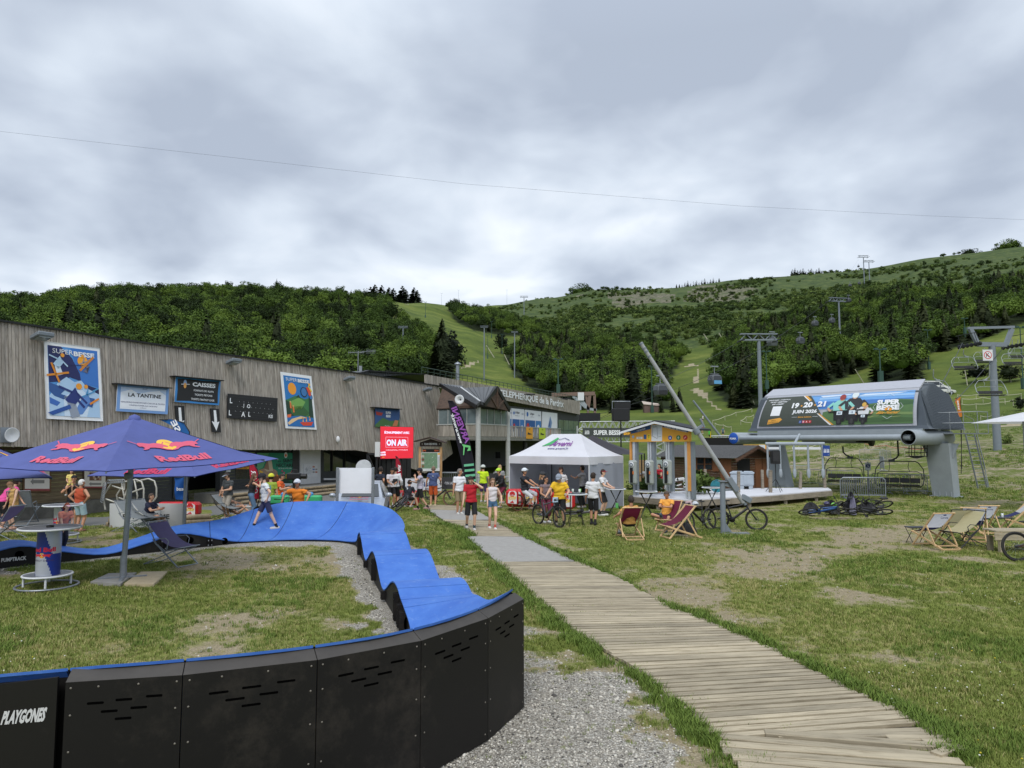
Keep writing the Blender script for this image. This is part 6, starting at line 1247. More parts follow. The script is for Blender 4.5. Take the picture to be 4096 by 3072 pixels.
# pylons
def cyl_pylon(label,base,top,r0,r1,arm_w,arm_drop=.8,yaw=0,group='lift pylons on the slope',mat=GREYP,wheels=True,box=True):
    t=thing('lift_pylon',label,'pylon',tuple(base),0,group);H=top.z-base.z;X=Vector((math.cos(yaw),math.sin(yaw),0));Yv_=Vector((-X.y,X.x,0));c=Vector((0,0,H))
    MB().tube((0,0,-.5),(0,0,H),r0,r1,14).build('shaft',mat,t)
    mb=MB();a,b=c-X*arm_w/2,c+X*arm_w/2;h=arm_w*.11
    if box:
        for s_ in(-.3,.3):mb.beam(a+Yv_*s_,b+Yv_*s_,h*.3,h*.35);mb.beam(a+Yv_*s_+up_*h*1.5,b+Yv_*s_+up_*h*1.5,h*.25,h*.25)
        for i in range(6):p0,p1=a.lerp(b,i/6),a.lerp(b,(i+1)/6);mb.beam(p0+up_*(h*1.5 if i%2 else 0),p1+up_*(0 if i%2 else h*1.5),h*.2,h*.2)
    else:
        mb.beam(a*.0+c-X*arm_w*.3-up_*0,c+X*arm_w*.3,.35,.4);mb.beam(c-X*arm_w*.3,c-X*arm_w*.45+up_*arm_w*.32,.3,.35);mb.beam(c+X*arm_w*.3,c+X*arm_w*.45+up_*arm_w*.32,.3,.35);mb.beam(c-X*arm_w*.5+up_*arm_w*.32,c+X*arm_w*.5+up_*arm_w*.36,.22,.22)
    mb.build('crossarm',mat,t)
    for s_ in(-1,1):
        e=c+X*s_*arm_w*.48-up_*.1;mb=MB();L_=arm_w*.28;mb.beam(e-Yv_*L_,e+Yv_*L_,.12,.18)
        if wheels:
            for i in range(6):mb.lathe(e+Yv_*(-L_+L_*.4*i),[(0,-.05),(.2,-.05),(.2,.05),(0,.05)],8,axis=X)
        mb.path([e+X*.3*s_+Yv_*L_+up_*1.0,e+X*.3*s_-Yv_*L_+up_*1.0],.03,4);mb.tube(e+Yv_*L_*.8,e+X*.3*s_+Yv_*L_*.8+up_*1.0,.03,n=4);mb.tube(e-Yv_*L_*.8,e+X*.3*s_-Yv_*L_*.8+up_*1.0,.03,n=4);mb.build('wheel_battery',DARKM,t)
    return t
pb=GT('c4',1985,1300);pyl=cyl_pylon('chairlift pylon with grey trussed head and warning sign at the right edge',pb,P('c4',1893,385,pb.y),.34,.28,5.0*pb.y/70,yaw=.1,box=False)
c=P('c4',1900,476,pb.y-.75);sfx=Surf(c+Vector((-.45,0,-.5)),c+Vector((.45,0,-.5)),c+Vector((.45,0,.5)),c+Vector((-.45,0,.5)));o=MB().prism(sfx.c,(0,.04,0)).W('warning_sign',flat((220,220,222)),pyl);pr=Print(sfx);pr.disc((200,40,40),.5,.5,.4,1);pr.disc((226,226,228),.5,.5,.33,2);pr.text((30,30,30),'K',.5,.5,.4,k=3);pr.line((200,40,40),(.22,.75),(.78,.25),.06,4);pr.build(o)
def pyl_at(label,r,xb,yb,xt,yt,Y,dia,arm,box=True,yaw=0,grp='gondola pylons on the slope'):
    tp=P(r,xt,yt,Y);b=P(r,xb,yb,Y);b.z=min(T(b.x,b.y),b.z);b.x=tp.x*.3+b.x*.7;return cyl_pylon(label,b,tp,dia/2,dia*.4,arm,yaw=yaw,group=grp,box=box)
pyl_at('tall gondola pylon rising behind the left end of the station hood','g6',545,1030,523,650,145,.9,7.6)
pyl_at('gondola pylon in the middle of the wooded slope, seen against the forest','g6',1043,550,1037,405,330,.9,10,yaw=.2)
pyl_at('gondola pylon standing on the skyline, front one of two','g6',1197,205,1194,125,760,1.1,11)
pyl_at('gondola pylon standing on the skyline, rear one of two','g6',1230,195,1229,155,800,1.1,11)
pyl_at('lift pylon on the central ski piste right of the dark spruce','g5',915,462,910,356,300,.6,3.4,grp='lift pylons on the central piste')
pyl_at('small lift pylon at the right border of the central piste','g5',1120,450,1120,392,330,.6,3.2,grp='lift pylons on the central piste')
pyl_at('lift pylon head just above the trees left of the central piste','g5',360,420,362,360,290,.6,4,grp='lift pylons on the central piste')
pyl_at('lift pylons cluster on the skyline above the central piste','g5',1185,175,1183,152,820,1.0,9,grp='lift pylons on the central piste')
# cable car cabins
CABG=M('cabin_grey',S(86,90,94),rough=.4,var=.05);CABW=M('cabin_window',S(34,38,42),rough=.1,spec=.9,var=.2)
def cabin(label,c,s,decal=None,yaw=.3):
    t=thing('gondola_cabin',label,'gondola cabin',tuple(c),yaw,'gondola cabins over the slope');t.scale=(s,)*3
    pr_=[(.55,-.95),(.85,-.8),(1.0,-.1),(.92,.55),(.75,.85),(.4,.95)];mb=MB();k=12
    def ring(r,z,q=.18):return[Vector(((1 if math.cos(a)>0 else-1)*r*abs(math.cos(a))**q,(1 if math.sin(a)>0 else-1)*r*.85*abs(math.sin(a))**q,z))for a in[2*math.pi*(i+.5)/16 for i in range(16)]]
    rs=[ring(r,z,.35)for r,z in pr_];vs=[v for r_ in rs for v in r_];mb.add(vs,[(j*16+i,j*16+(i+1)%16,(j+1)*16+(i+1)%16,(j+1)*16+i)for j in range(5)for i in range(16)]+[tuple(range(16))[::-1],tuple(range(80,96))])
    mb.build('body',CABG,t)
    for(x,y,nx,ny)in((0,-.87,0,-1),(0,.87,0,1),(-1.0,0,-1,0),(1.0,0,1,0)):
        w_=.68;tx=Vector((-ny,nx,0));b_=Vector((x,y,0));MB().prism([b_+tx*(-w_)+Vector((0,0,-.05)),b_+tx*w_+Vector((0,0,-.05)),b_*.9+tx*w_*.9+Vector((0,0,.68)),b_*.9-tx*w_*.9+Vector((0,0,.68))],Vector((nx,ny,.1))*.03).build('window',CABW,t)
    if decal:MB().prism([(-.75,-.93,-.7),(.75,-.93,-.7),(.75,-.93,-.1),(-.75,-.93,-.1)],(0,-.02,0)).build('decal',decal,t)
    MB().box((0,0,1.05),(1.5,.5,.16),bev=.03).build('roof_rack',CABG,t);MB().path([(0,0,1.0),(0,.1,1.6),(0,0,2.3)],.07,6).build('hanger',GALV,t);MB().box((0,0,2.35),(1.4,.3,.2)).build('grip',GALV,t)
    return t
cabin('grey gondola cabin left of the leaning pole, low over the spruces',P('c3',1283,780,105),.92,flat((40,40,44)))
cabin('gondola cabin with pale blue print over the worn slope clearing',P('c3',1752,693,118),.98,flat((96,160,206)))
for k,(x,y,Y,lb)in enumerate(((617,665,160,'gondola cabin passing the arm of the tall pylon'),(795,655,200,'gondola cabin right of the tall pylon, alone on the cable'),(888,545,250,'gondola cabin lower left of the middle pylon, left of a pair'),(995,527,270,'gondola cabin just left of the middle pylon shaft'),(1100,398,330,'gondola cabin at the right arm of the middle pylon'),(1110,303,520,'distant gondola cabin below the skyline pylons, left of a pair'),(1168,290,540,'distant gondola cabin below the skyline pylons, right of a pair'),(1163,183,740,'tiny gondola cabin left of the skyline pylon'))):cabin(lb,P('g6',x,y,Y),1.02)
# cables
CBL=M('steel_cable',S(60,62,66),rough=.5,metal=.5)
def cable(label,pts,r,sag=0):
    a=[]
    for p0,p1 in zip(pts[:-1],pts[1:]):
        for i in range(12):t_=i/12;q=p0.lerp(p1,t_);q.z-=sag*4*t_*(1-t_);a.append(q)
    a.append(pts[-1]);return MB().path(a,r,5).build('cable',CBL,None,label=label,category='cable')
cable('long thin steel cable crossing the sky from left to right',[P('f',-60,277,62),P('f',500,340,66),P('f',1000,397,70),P('f',1600,445,75),P('f',2000,466,80),P('f',2300,478,85)],.009)
cable('chairlift cable from the station hood up to the left side of the pylon',[R0+sb*2+up_*1.6,P('c4',1680,370,pb.y)],.025,.1)
cable('chairlift cable from the station hood up to the right side of the pylon',[P('c4',1510,980,42),P('c4',1890,570,64),P('c4',2050,390,pb.y)],.025,.1)
cable('gondola cable running past the grey cabin to the tall pylon',[P('c3',740,1030,118),P('c3',1283,712,105),P('g6',405,660,145)],.03,.3);cable('gondola cable running past the blue printed cabin to the tall pylon',[P('c3',740,990,120),P('c3',1752,630,118),P('g6',640,640,145),P('g6',990,385,330),P('g6',1165,135,760)],.03,.4)
cable('black wire from the gondola terminal down to the loudspeaker mast',[P('c3',750,1032,110),P('c3',950,960,46)],.02)
# gondola terminal machinery
o=P('c3',660,1045,115);gm_=thing('gondola_terminal','steel lattice head of the gondola terminal behind the cable car building','lift machinery',tuple(o));q=lambda x,y:P('c3',x,y,115)
for A,B,w in(((340,820),(715,808),.6),((600,870),(665,950),.5),((525,830),(640,930),.45),((640,820),(665,1040),.35),((672,820),(655,950),.5),((712,815),(718,1040),.4),((590,840),(590,950),.3),((650,940),(730,950),.4)):MB().beam(q(*A),q(*B),w,w).W('girder',STG if A[1]>821 else M('rusty_beam',S(120,98,86)),gm_)
mb=MB()
for i in range(9):c=q(590+18*i,1035);mb.lathe(c,[(0,-.1),(.45,-.1),(.45,.1),(0,.1)],10,axis=(0,1,0))
mb.W('wheel_battery',DARKM,gm_);MB().box(q(665,1010),(3.5,1.5,1.2)).W('machine_box',DARKM,gm_);MB().box(q(593,835),(1.0,1.0,1.3)).W('control_box',WHITEP,gm_)
# lamp posts, poles and sundry marks on the slope
DG=M('dark_green_lamp_paint',S(46,76,66),rough=.5)
def lamp(label,r,xb,yb,xt,yt,rr=.16,Y=None,grp='green floodlight masts on the slopes'):
    b=GT(r,xb,yb)if Y is None else P(r,xb,yb,Y);tp=P(r,xt,yt,b.y);t=thing('lamp_mast',label,'floodlight mast',tuple(b),0,grp);H=max(tp.z-b.z,2);s=max(1,H/14)
    rr*=.55;MB().tube((0,0,-1),(0,0,H),rr*1.2,rr*.7,8).box((0,0,1.0),(rr*5,rr*5,2.0)).build('mast',DG,t);MB().box((0,0,H),(1.9*s**.5,.3,.12)).box((-.7*s**.5,-.2,H+.12),(.6,.5,.3)).box((.7*s**.5,-.2,H+.12),(.6,.5,.3)).build('lamp_head',DG,t)
for a_1 in(('green floodlight mast beside the grey gondola cabin','c3',1212,975,1205,575,.3),('green floodlight mast in the trees above the cable car building','c3',400,810,397,515,.28,150),('green floodlight mast between the pines above the billboard','c4',975,715,968,430,.25,120),('green floodlight mast with square base beside the hill meadow','c4',1393,602,1378,262,.22),('green floodlight mast at the far right picture edge','c4',2208,770,2195,240,.2),
   ('green floodlight mast in the middle of the central piste top','g5',513,290,517,185,.3),('floodlight mast on the skyline left of the knoll wood','g5',623,185,622,125,.35),('floodlight mast on the skyline above the knoll wood','g5',738,175,738,103,.35),('floodlight mast on the skyline right of the knoll wood','g5',1068,170,1067,102,.35),('floodlight mast right of the central piste pylon','g5',937,570,937,410,.25),('floodlight mast in front of the round dark conifer','g5',1035,540,1033,405,.25),('floodlight mast behind the piste pylon, before the knoll wood','g5',963,430,963,318,.28),
   ('green floodlight mast behind the tall gondola pylon','g6',583,960,578,725,.25,160),('floodlight mast in the upper right woods','g6',2142,470,2138,365,.25,300),('floodlight mast between the spruces right of the middle pylon','g6',1838,610,1838,515,.25,230)):lamp(*a_1[:7],**({'Y':a_1[7]}if len(a_1)>7 else{}))
ROPE=M('pale_tape',S(200,196,176),rough=.7)
for k,(r,a,b,lb)in enumerate((('c2',(1990,390),(2060,500),'pale slalom pole leaning on the central piste meadow'),('c2',(2145,470),(2190,560),'pale snow pole leaning left of the centre forest'),('c3',(48,512),(85,570),'pale snow pole leaning at the foot of the centre forest'),('c3',(390,688),(438,808),'pale snow pole leaning behind the station building roof'),('c3',(1655,292),(1695,350),'snow pole leaning before the trees, left of three above the clearing'),('c3',(1788,285),(1820,345),'snow pole leaning before the trees, right of three above the clearing'),('c3',(1758,345),(1800,410),'snow pole leaning before the trees, lowest of three above the clearing'),('c3',(1705,502),(1750,572),'snow pole leaning beside the worn slope clearing'),('c3',(2050,805),(2100,905),'pale pole leaning left of the tall gondola pylon foot'),('c4',(752,598),(838,730),'pale wooden pole leaning above the billboard'),('c4',(1700,600),(1725,740),'weathered stake below the row of lift chairs'))):
    bb=GT(r,*b);MB().tube(bb-Vector((0,0,.3)),P(r,*a,bb.y),.09*bb.y/120,.06*bb.y/120,6).build('snow_pole',M('pale_pole',S(176,172,150)),None,label=lb,category='pole')
# ------------------------------------------------------------------ wooden stage with white floor
WT=wood('grey_timber',S(140,130,116),S(98,90,78),sc=(2,2,24),rnd=.12)
sg=thing('stage_deck','low grey timber deck with white floor covering in front of the chalet','deck',(8,32,0))
SP=[G('d5',370,1050,.5),G('d5',1085,1104,.5),G('d5',2150,1042,.5),G('d6',1040,1270,.5),G('d6',1000,1245,.5),G('d5',2150,952,.5),G('d5',1400,968,.5),G('d5',900,998,.5)]
MB().prism(SP[::-1],(0,0,-.05)).W('floor_covering',M('white_floor_sheet',S(206,206,210),rough=.6,var=.06,scale=2),sg)
for A,B in((SP[0],SP[1]),(SP[1],SP[2]),(SP[2],SP[3])):
    nseg=max(1,int((B-A).length/2.4))
    for i in range(nseg):
        a,b=A.lerp(B,i/nseg+.002),A.lerp(B,(i+1)/nseg-.002);nn=Vector(((b-a).y,-(b-a).x,0)).normalized()
        MB().beam(a+nn*.03-up_*.17,b+nn*.03-up_*.17,.06,.25,bev=.008).W('fascia_plank',WT,sg);MB().box(Vector((a.x,a.y,.12)).lerp(Vector((b.x,b.y,.12)),.5)-nn*.1,(.16,.16,.28)).W('support_post',WT,sg)
for k,(x,yt,yb,r)in enumerate(((1330,715,975,'d5'),(1750,742,1010,'d5'),(2155,728,1145,'d5'),(2055,725,960,'d5'),(690,1070,1365,'d6'),(970,1060,1355,'d6'),(365,1055,1415,'d6'),(278,1050,1245,'d6'),(880,880,1010,'d5'))):
    b=G(r,x,yb,0 if yb>1100 else .5);tp=P(r,x+random.uniform(-12,12),yt,b.y);MB().beam(b-up_*.1,tp,.13,.13,up=(0,1,0),bev=.015).build('timber_post',WT,None,label=['weathered square post standing on the deck before the chalet window','weathered square post beside the grey bulk container','weathered square post at the deck edge left of the gate arms','low weathered post behind the bulk container','leaning weathered post in the middle of the deck edge under the gate','weathered post at the right end of the deck edge','tall weathered post left of the loudspeaker tripod','short weathered post at the far side of the deck behind the container','short weathered post under the third ticket column'][k],category='post')
# lift kiosk with ticket columns
kA,kB=Vector((5.35,32.2,0)),Vector((7.52,29.9,0));kd=(kB-kA).normalized();kn=Vector((kd.y,-kd.x,0));kn=kn if kn.y<0 else-kn
def KP(r,x,y,off=0):return PL(r,x,y,kA+kn*off,kn)
ks=thing('lift_kiosk','gabled lift gateway with yellow and blue name board over ticket columns','kiosk',(6.4,31,.5));ZC=2.92
ALU=M('pale_aluminium',S(196,200,204),rough=.4,metal=.3,var=.05);YEL=flat((236,170,52));OCH=M('ochre_board',S(216,150,76),rough=.6)
q=[KP('d5',378,372,.1),KP('d5',1122,366,.1),KP('d5',1122,222,.1),KP('d5',700,128,.1),KP('d5',378,250,.1)];MB().prism(q,-kn*.2).W('name_board',YEL,ks)
sf=Surf(q[0],q[1],KP('d5',1122,125,.1),KP('d5',378,125,.1));p=Print(sf);X=lambda x:(x-378)/744
Y_=lambda y:(368-y)/243
p.poly((46,92,150),[(.02,Y_(238)),(.02,Y_(268)),(.37,Y_(208)),(.37,Y_(155))],1);p.poly((46,92,150),[(.575,Y_(165)),(.575,Y_(185)),(.99,Y_(252)),(.99,Y_(225))],1);p.text(W_,'TÉLÉSIÈGE',.2,Y_(216),.1,bold=.02,k=3,width=.16,rot=.24);p.text(W_,'PLAINE DES MOUTONS',.785,Y_(210),.1,bold=.02,k=3,width=.37,rot=-.2)
p.rect((216,220,224),.385,.03,.565,.87,2)
for a_1,b_1 in(((.41,.75),(.48,.78)),((.48,.78),(.49,.2)),((.41,.75),(.4,.3)),((.4,.3),(.49,.15)),((.5,.25),(.55,.28))):p.line((70,80,90),a_1,b_1,.004,4)
p.disc((28,84,176),.7,Y_(320),.032,2);p.poly(W_,[(.685,Y_(330)),(.715,Y_(330)),(.70,Y_(300))],3);p.disc((44,130,70),.835,Y_(318),.036,2);p.disc((196,50,44),.945,Y_(318),.036,2);p.line(W_,(.82,Y_(318)),(.85,Y_(318)),.006,4);p.line(W_,(.835,Y_(340)),(.835,Y_(296)),.006,4);p.line(W_,(.93,Y_(330)),(.96,Y_(306)),.006,4)
p.rect((46,92,150),.25,Y_(335),.295,Y_(278),2);p.rect((240,210,40),.315,Y_(335),.365,Y_(275),2);p.disc((40,40,40),.34,Y_(290),.008,4);p.line((40,40,40),(.34,Y_(326)),(.34,Y_(298)),.01,4);p.rect((236,232,220),.12,Y_(333),.23,Y_(305),2);p.text((90,60,40),'Besse',.175,Y_(319),.05,k=4);p.disc((170,196,226),.06,Y_(305),.02,3);p.disc((236,180,100),.06,Y_(330),.018,3);p.build(ks,'board_print')
mb=MB();ap=KP('d5',690,118,.45);el_,er_=KP('d5',252,250,.45),KP('d5',1205,228,.45);mb.prism([el_,ap,ap-kn*1.2,el_-kn*1.2],up_*.07);mb.prism([ap,er_,er_-kn*1.2,ap-kn*1.2],up_*.07);mb.W('roof',M('black_roof_felt',S(40,42,48),rough=.8),ks)
MB().beam(el_+kn*.02-up_*.03,ap+kn*.02-up_*.03,.03,.09).beam(ap+kn*.02-up_*.03,er_+kn*.02-up_*.03,.03,.09).W('white_trim',WHITEP,ks)
def kcol(x,w,y0,y1,mat,name='post',off=0,th=.16):
    a,b=KP('d5',x-w/2,y0,off),KP('d5',x+w/2,y0,off);zb_=KP('d5',x,y1,off).z;MB().prism([Vector((a.x,a.y,zb_)),Vector((b.x,b.y,zb_)),b,a],-kn*th).W(name,mat,ks)
kcol(1118,42,368,993,OCH,'ochre_board',.02);kcol(1118,46,993,1095,ALU);kcol(1082,30,368,1095,ALU);kcol(1155,30,368,1095,GREYP,'post',0,.2);kcol(385,26,368,600,OCH,'ochre_board',.02);kcol(425,30,368,1040,ALU);kcol(450,22,368,1040,GREYP)
for x in(608,636,668,836,866,895):kcol(x,20 if x not in(668,895)else 30,368,1000,ALU if x not in(668,895)else GREYP,'column_profile')
for i,x0 in enumerate((355,563,790)):
    pd=KP('d5',x0+62,755,.35);R=Matrix((kd,-kn,up_)).transposed();o=MB().box(pd,(.42,.22,1.06),R,bev=.07).W('ticket_pod',M('pod_grey',S(160,166,162),rough=.4,var=.04),ks)
    MB().box(pd+kn*.115-up_*.12,(.15,.02,.66),R).W('black_display',BLACK,o);MB().lathe(pd+kn*.115+up_*.33,[(0,.014),(.13,.01),(.135,0)],18,axis=kn).W('white_reader',WHITEP,o);MB().lathe(pd+kn*.13+up_*.33,[(.04,0),(.09,.004),(.1,0)],14,axis=kn).W('reader_ring',GREYP,o);MB().box(pd+kn*.13+kd*.1-up_*.02,(.06,.03,.14),R,bev=.01).W('orange_sensor',M('orange_plastic',S(220,120,50)),o)
# leaning pole on its short post
pb0=G('d5',1560,1535);lp=thing('leaning_boom','long grey steel tube leaning left, hinged on a short grey post','leaning pole',tuple(pb0));yb=pb0.y
pt_=P('d5',1548,868,yb);MB().tube((pb0.x,pb0.y,-.1),(pt_.x,pt_.y,pt_.z),.085,n=14).box(pt_,(.24,.24,.03)).W('post',GREYP,lp);MB().box((pb0.x+.35,pb0.y-.05,.02),(.9,.3,.05)).W('base_plate',GALV,lp);MB().prism([pb0+Vector((.05,0,.02)),pb0+Vector((.3,0,.02)),pb0+Vector((.05,0,.4))],(0,.04,0)).W('gusset',GREYP,lp)
t0,t1,t2=P('c3',1110,368,yb),P('d5',1210,225,yb),P('d5',1810,1140,yb);MB().tube(t0,t2,.06,.075,14).W('boom',M('boom_grey',S(156,158,158),rough=.5,var=.08),lp)
dz_=(t2-t0).normalized();mb=MB()
for s_ in(.02,.2,.32,.5):mb.tube(t0+dz_*s_,t0+dz_*(s_+.05),.072,n=12)
mb.tube(t1-dz_*.05,t1+dz_*.12,.11,n=12);mb.beam(P('d5',1215,215,yb),P('d5',1300,160,yb),.1,.08);mb.beam(P('d5',1268,80,yb),P('d5',1320,185,yb),.1,.05);mb.W('collar',GREYP,lp)
mb=MB();e1=P('d5',1620,830,yb);e2=P('d5',1725,985,yb);mb.beam(e1+Vector((0,-.12,0)),e2+Vector((0,-.12,0)),.05,.16).beam(e1+Vector((0,.12,0)),e2+Vector((0,.12,0)),.05,.16).beam(P('d5',1560,900,yb),P('d5',1650,930,yb),.1,.1).beam(P('d5',1575,980,yb),P('d5',1700,975,yb),.06,.06);mb.W('hinge_bracket',GREYP,lp)
MB().box(P('d5',1850,1090,yb),(.3,.22,.18),Matrix.Rotation(.5,3,'Y'),bev=.02).tube(P('d5',1790,1100,yb),P('d5',1840,1165,yb),.06,n=10).W('end_box',GREYP,lp)
b2=P('c3',1840,1230,62);MB().tube(P('c3',1565,870,62),b2,.08,.10,10).build('leaning_pole',GREYP,None,label='thin distant grey pole leaning left on the meadow behind the kiosk',category='pole')
# chalet
ch=thing('chalet','brown timber chalet with grey shingle roof and scalloped gable edge','chalet',(11,42,0));LOGW=wood('brown_chalet_log',S(84,60,46),S(54,38,30),sc=(3,3,20),rnd=.16)
c0,c1=P('d5',772,560,44),P('d5',1665,560,39.5);cdn=(c1-c0).normalized();cn=Vector((cdn.y,-cdn.x,0));c0.z=c1.z=0;back=-cn*3.2;zE=2.12;zR=P('d5',1840,420,40.5).z
gr_=c1+back
for i in range(15):
    z=.07+i*.14
    MB().beam(Vector((c0.x,c0.y,z)),Vector((c1.x,c1.y,z)),.08,.132,bev=.012).W('wall_log',LOGW,ch);MB().beam(Vector((c1.x,c1.y,z)),Vector((gr_.x,gr_.y,z)),.08,.132,bev=.012).W('wall_log',wood('orange_chalet_log',S(96,62,42),S(66,42,30),sc=(3,3,20)),ch)
rg_=c1+back*.5;MB().prism([Vector((c1.x,c1.y,2.1)),Vector((gr_.x,gr_.y,2.1)),Vector((rg_.x,rg_.y,zR-.05))],-cdn*.08).W('gable_board',LOGW,ch)
A0_,A1_=c0-cdn*.2+cn*.35,c1+cdn*.55+cn*.35;Rg0,Rg1=c0+back*.5-cdn*.2,c1+back*.5+cdn*.55;B0,B1=A0_+back-cn*.7,A1_+back-cn*.7
SHG=M('grey_shingle',S(86,86,86),rough=.9,var=.3,scale=14,bump=.5);zv=lambda p,z:Vector((p.x,p.y,z))
for i in range(12):
    for s_,(E0,E1)in enumerate(((A0_,A1_),(B0,B1))):
        a,b=zv(E0,1.98).lerp(zv(Rg0,zR),i/12),zv(E1,1.98).lerp(zv(Rg1,zR),i/12);a2,b2_=zv(E0,1.98).lerp(zv(Rg0,zR),(i+1.15)/12),zv(E1,1.98).lerp(zv(Rg1,zR),(i+1.15)/12);MB().prism([a+up_*.045,b+up_*.045,b2_+up_*.02,a2+up_*.02],-up_*.03).W('shingle_course',SHG,ch)
mb=MB()
for s_,E1 in enumerate((A1_,B1)):
    for i in range(14):a,b=zv(E1,1.95).lerp(zv(Rg1,zR),i/14),zv(E1,1.95).lerp(zv(Rg1,zR),(i+1)/14);m_=(a+b)/2;mb.prism([a,b,b-up_*.12,m_-up_*.2,a-up_*.12],cdn*.03)
mb.W('scalloped_bargeboard',LOGW,ch)
def wq(x0,y0,x1,y1,off):a,b=PL('d5',x0,y1,c0+cn*off,cn),PL('d5',x1,y1,c0+cn*off,cn);c=PL('d5',x1,y0,c0+cn*off,cn);d=PL('d5',x0,y0,c0+cn*off,cn);return[a,b,c,d]
ORW=M('orange_stained_wood',S(112,70,42),rough=.7,var=.15,scale=8)
MB().prism(wq(1212,570,1425,735,.07),-cn*.04).W('window_frame',ORW,ch)
for x0,x1 in((1228,1308),(1330,1412)):MB().prism(wq(x0,578,x1,720,.09),-cn*.03).W('window_pane',GLASS,ch);MB().prism(wq(x0,648,x1,655,.1),-cn*.02).W('glazing_bar',ORW,ch)
for x0,x1 in((1165,1210),(1428,1500)):MB().prism(wq(x0,562,x1,745,.09),-cn*.04).W('shutter',ORW,ch)
for x0,x1 in((1520,1590),(1592,1655)):MB().prism(wq(x0,560,x1,865,.07),-cn*.04).W('shutter',ORW,ch)
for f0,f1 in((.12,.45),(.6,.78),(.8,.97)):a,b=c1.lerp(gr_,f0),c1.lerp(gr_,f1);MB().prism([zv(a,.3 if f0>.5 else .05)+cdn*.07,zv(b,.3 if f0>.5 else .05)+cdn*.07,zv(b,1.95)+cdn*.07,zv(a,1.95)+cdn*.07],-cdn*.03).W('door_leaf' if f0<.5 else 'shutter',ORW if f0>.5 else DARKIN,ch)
# bulk container, tripod speaker, speaker mast, hoop
bc=thing('bulk_container','grey plastic bulk container with lid standing on the white deck','container',(0,0,0));o=G('d5',1832,968,.5);bc.location=(o.x,o.y+.4,.5);bc.rotation_euler=(0,0,-.35);BCM=M('bulk_plastic',S(166,176,186),rough=.5,var=.05)
MB().box((0,0,.46),(1.12,.95,.62),bev=.05).build('body',BCM,bc);MB().box((0,0,.8),(1.2,1.02,.08),bev=.03).box((-.25,0,.86),(.5,.9,.05),bev=.02).box((.3,0,.86),(.45,.9,.05),bev=.02).build('lid',BCM,bc)
for x in(-.42,0,.42):MB().box((x,0,.08),(.18,.9,.16)).build('foot',BCM,bc)
for x in(-.27,.27):MB().box((x,-.48,.46),(.36,.03,.4),bev=.01).build('side_rib',BCM,bc)
def speaker(label,c,w,h):t=thing('loudspeaker',label,'loudspeaker',tuple(c));MB().box((0,0,h/2),(w,w*.8,h),bev=.03).build('cabinet',BLACK,t);MB().box((0,-w*.41,h*.55),(w*.8,.01,h*.7)).build('grille',M('speaker_grille',S(44,44,46),rough=.8),t);return t
o=G('d6',428,1290,.5);zt_=P('d6',428,985,o.y).z;speaker('black loudspeaker on a tripod at the back of the white deck',(o.x,o.y,zt_),.4,.66)
t=thing('tripod_stand','black tripod stand carrying a loudspeaker on the white deck','stand',(o.x,o.y,.5));MB().tube((0,0,.15),(0,0,zt_-.5),.02).build('pole',BLACK,t)
for k in range(3):a=.6+k*2.09;MB().tube((0,0,.62),(.48*math.cos(a),.48*math.sin(a),0),.014).build('leg',BLACK,t)
o=P('c3',943,1320,42);o.z=0;zt_=P('c3',943,1045,42).z;t=thing('speaker_mast','thin black mast with loudspeakers on top behind the white tent','speaker mast',tuple(o));MB().tube((0,0,0),(0,0,zt_),.05,.04).build('mast',BLACK,t);MB().box((0,0,zt_+.36),(1.0,.6,.75),bev=.04).build('loudspeaker',BLACK,t);MB().box((.1,0,zt_+.9),(.9,.5,.4)).build('loudspeaker',BLACK,t);MB().path([(-.5,-.1,zt_+.72),(-.5,-.1,zt_+1.15),(.55,-.1,zt_+1.15),(.55,-.1,zt_+.72)],.03).build('yoke',GALV,t)
o=P('d5',1478,930,30.5);MB().torus(o,(0,1,.1),.26,.02,24,6).lathe(o,[(0,0),(.24,0)],20,axis=(0,1,.1)).build('hoop_shield',M('turquoise_mesh',S(50,130,150),var=.4,scale=9),None,label='round turquoise meshed hoop leaning behind the deck table',category='hoop')
# truss gantry with banner
def truss(mb,a,b,s,r=.03,n=14):
    a=Vector(a);b=Vector(b);d=(b-a).normalized();x=Vector((0,1,0))if abs(d.z)>.5 or abs(d.x)>.5 else Vector((1,0,0));y=d.cross(x)
    for sx in(-1,1):
        for sy in(-1,1):mb.tube(a+x*sx*s+y*sy*s,b+x*sx*s+y*sy*s,r,n=5)
    for i in range(n):
        p,q_=a.lerp(b,i/n),a.lerp(b,(i+1)/n);k=1 if i%2 else-1
        for sx in(-1,1):mb.tube(p+x*sx*s+y*k*s,q_+x*sx*s-y*k*s,r*.6,n=4)
TRS=M('truss_aluminium',S(190,194,192),rough=.4,metal=.4)
ga=thing('finish_gantry','aluminium truss gantry carrying a dark banner with white event lettering','gantry',tuple(P('c3',590,1300,62)));mb=MB();truss(mb,P('c3',590,1088,62),P('c3',1400,1082,62),.35,.05,26);mb.W('top_truss',TRS,ga);mb=MB();truss(mb,P('c3',700,1198,62),P('c3',1400,1194,62),.3,.05,24);mb.W('lower_truss',TRS,ga)
mb=MB();g_=P('c3',1270,1088,62);truss(mb,(g_.x,g_.y,-.2+T(g_.x,g_.y)),tuple(g_),.35,.05,12);g_=P('c3',592,1088,62);truss(mb,(g_.x,g_.y,-.2+T(g_.x,g_.y)),tuple(g_),.3,.05,12);mb.W('leg_truss',TRS,ga)
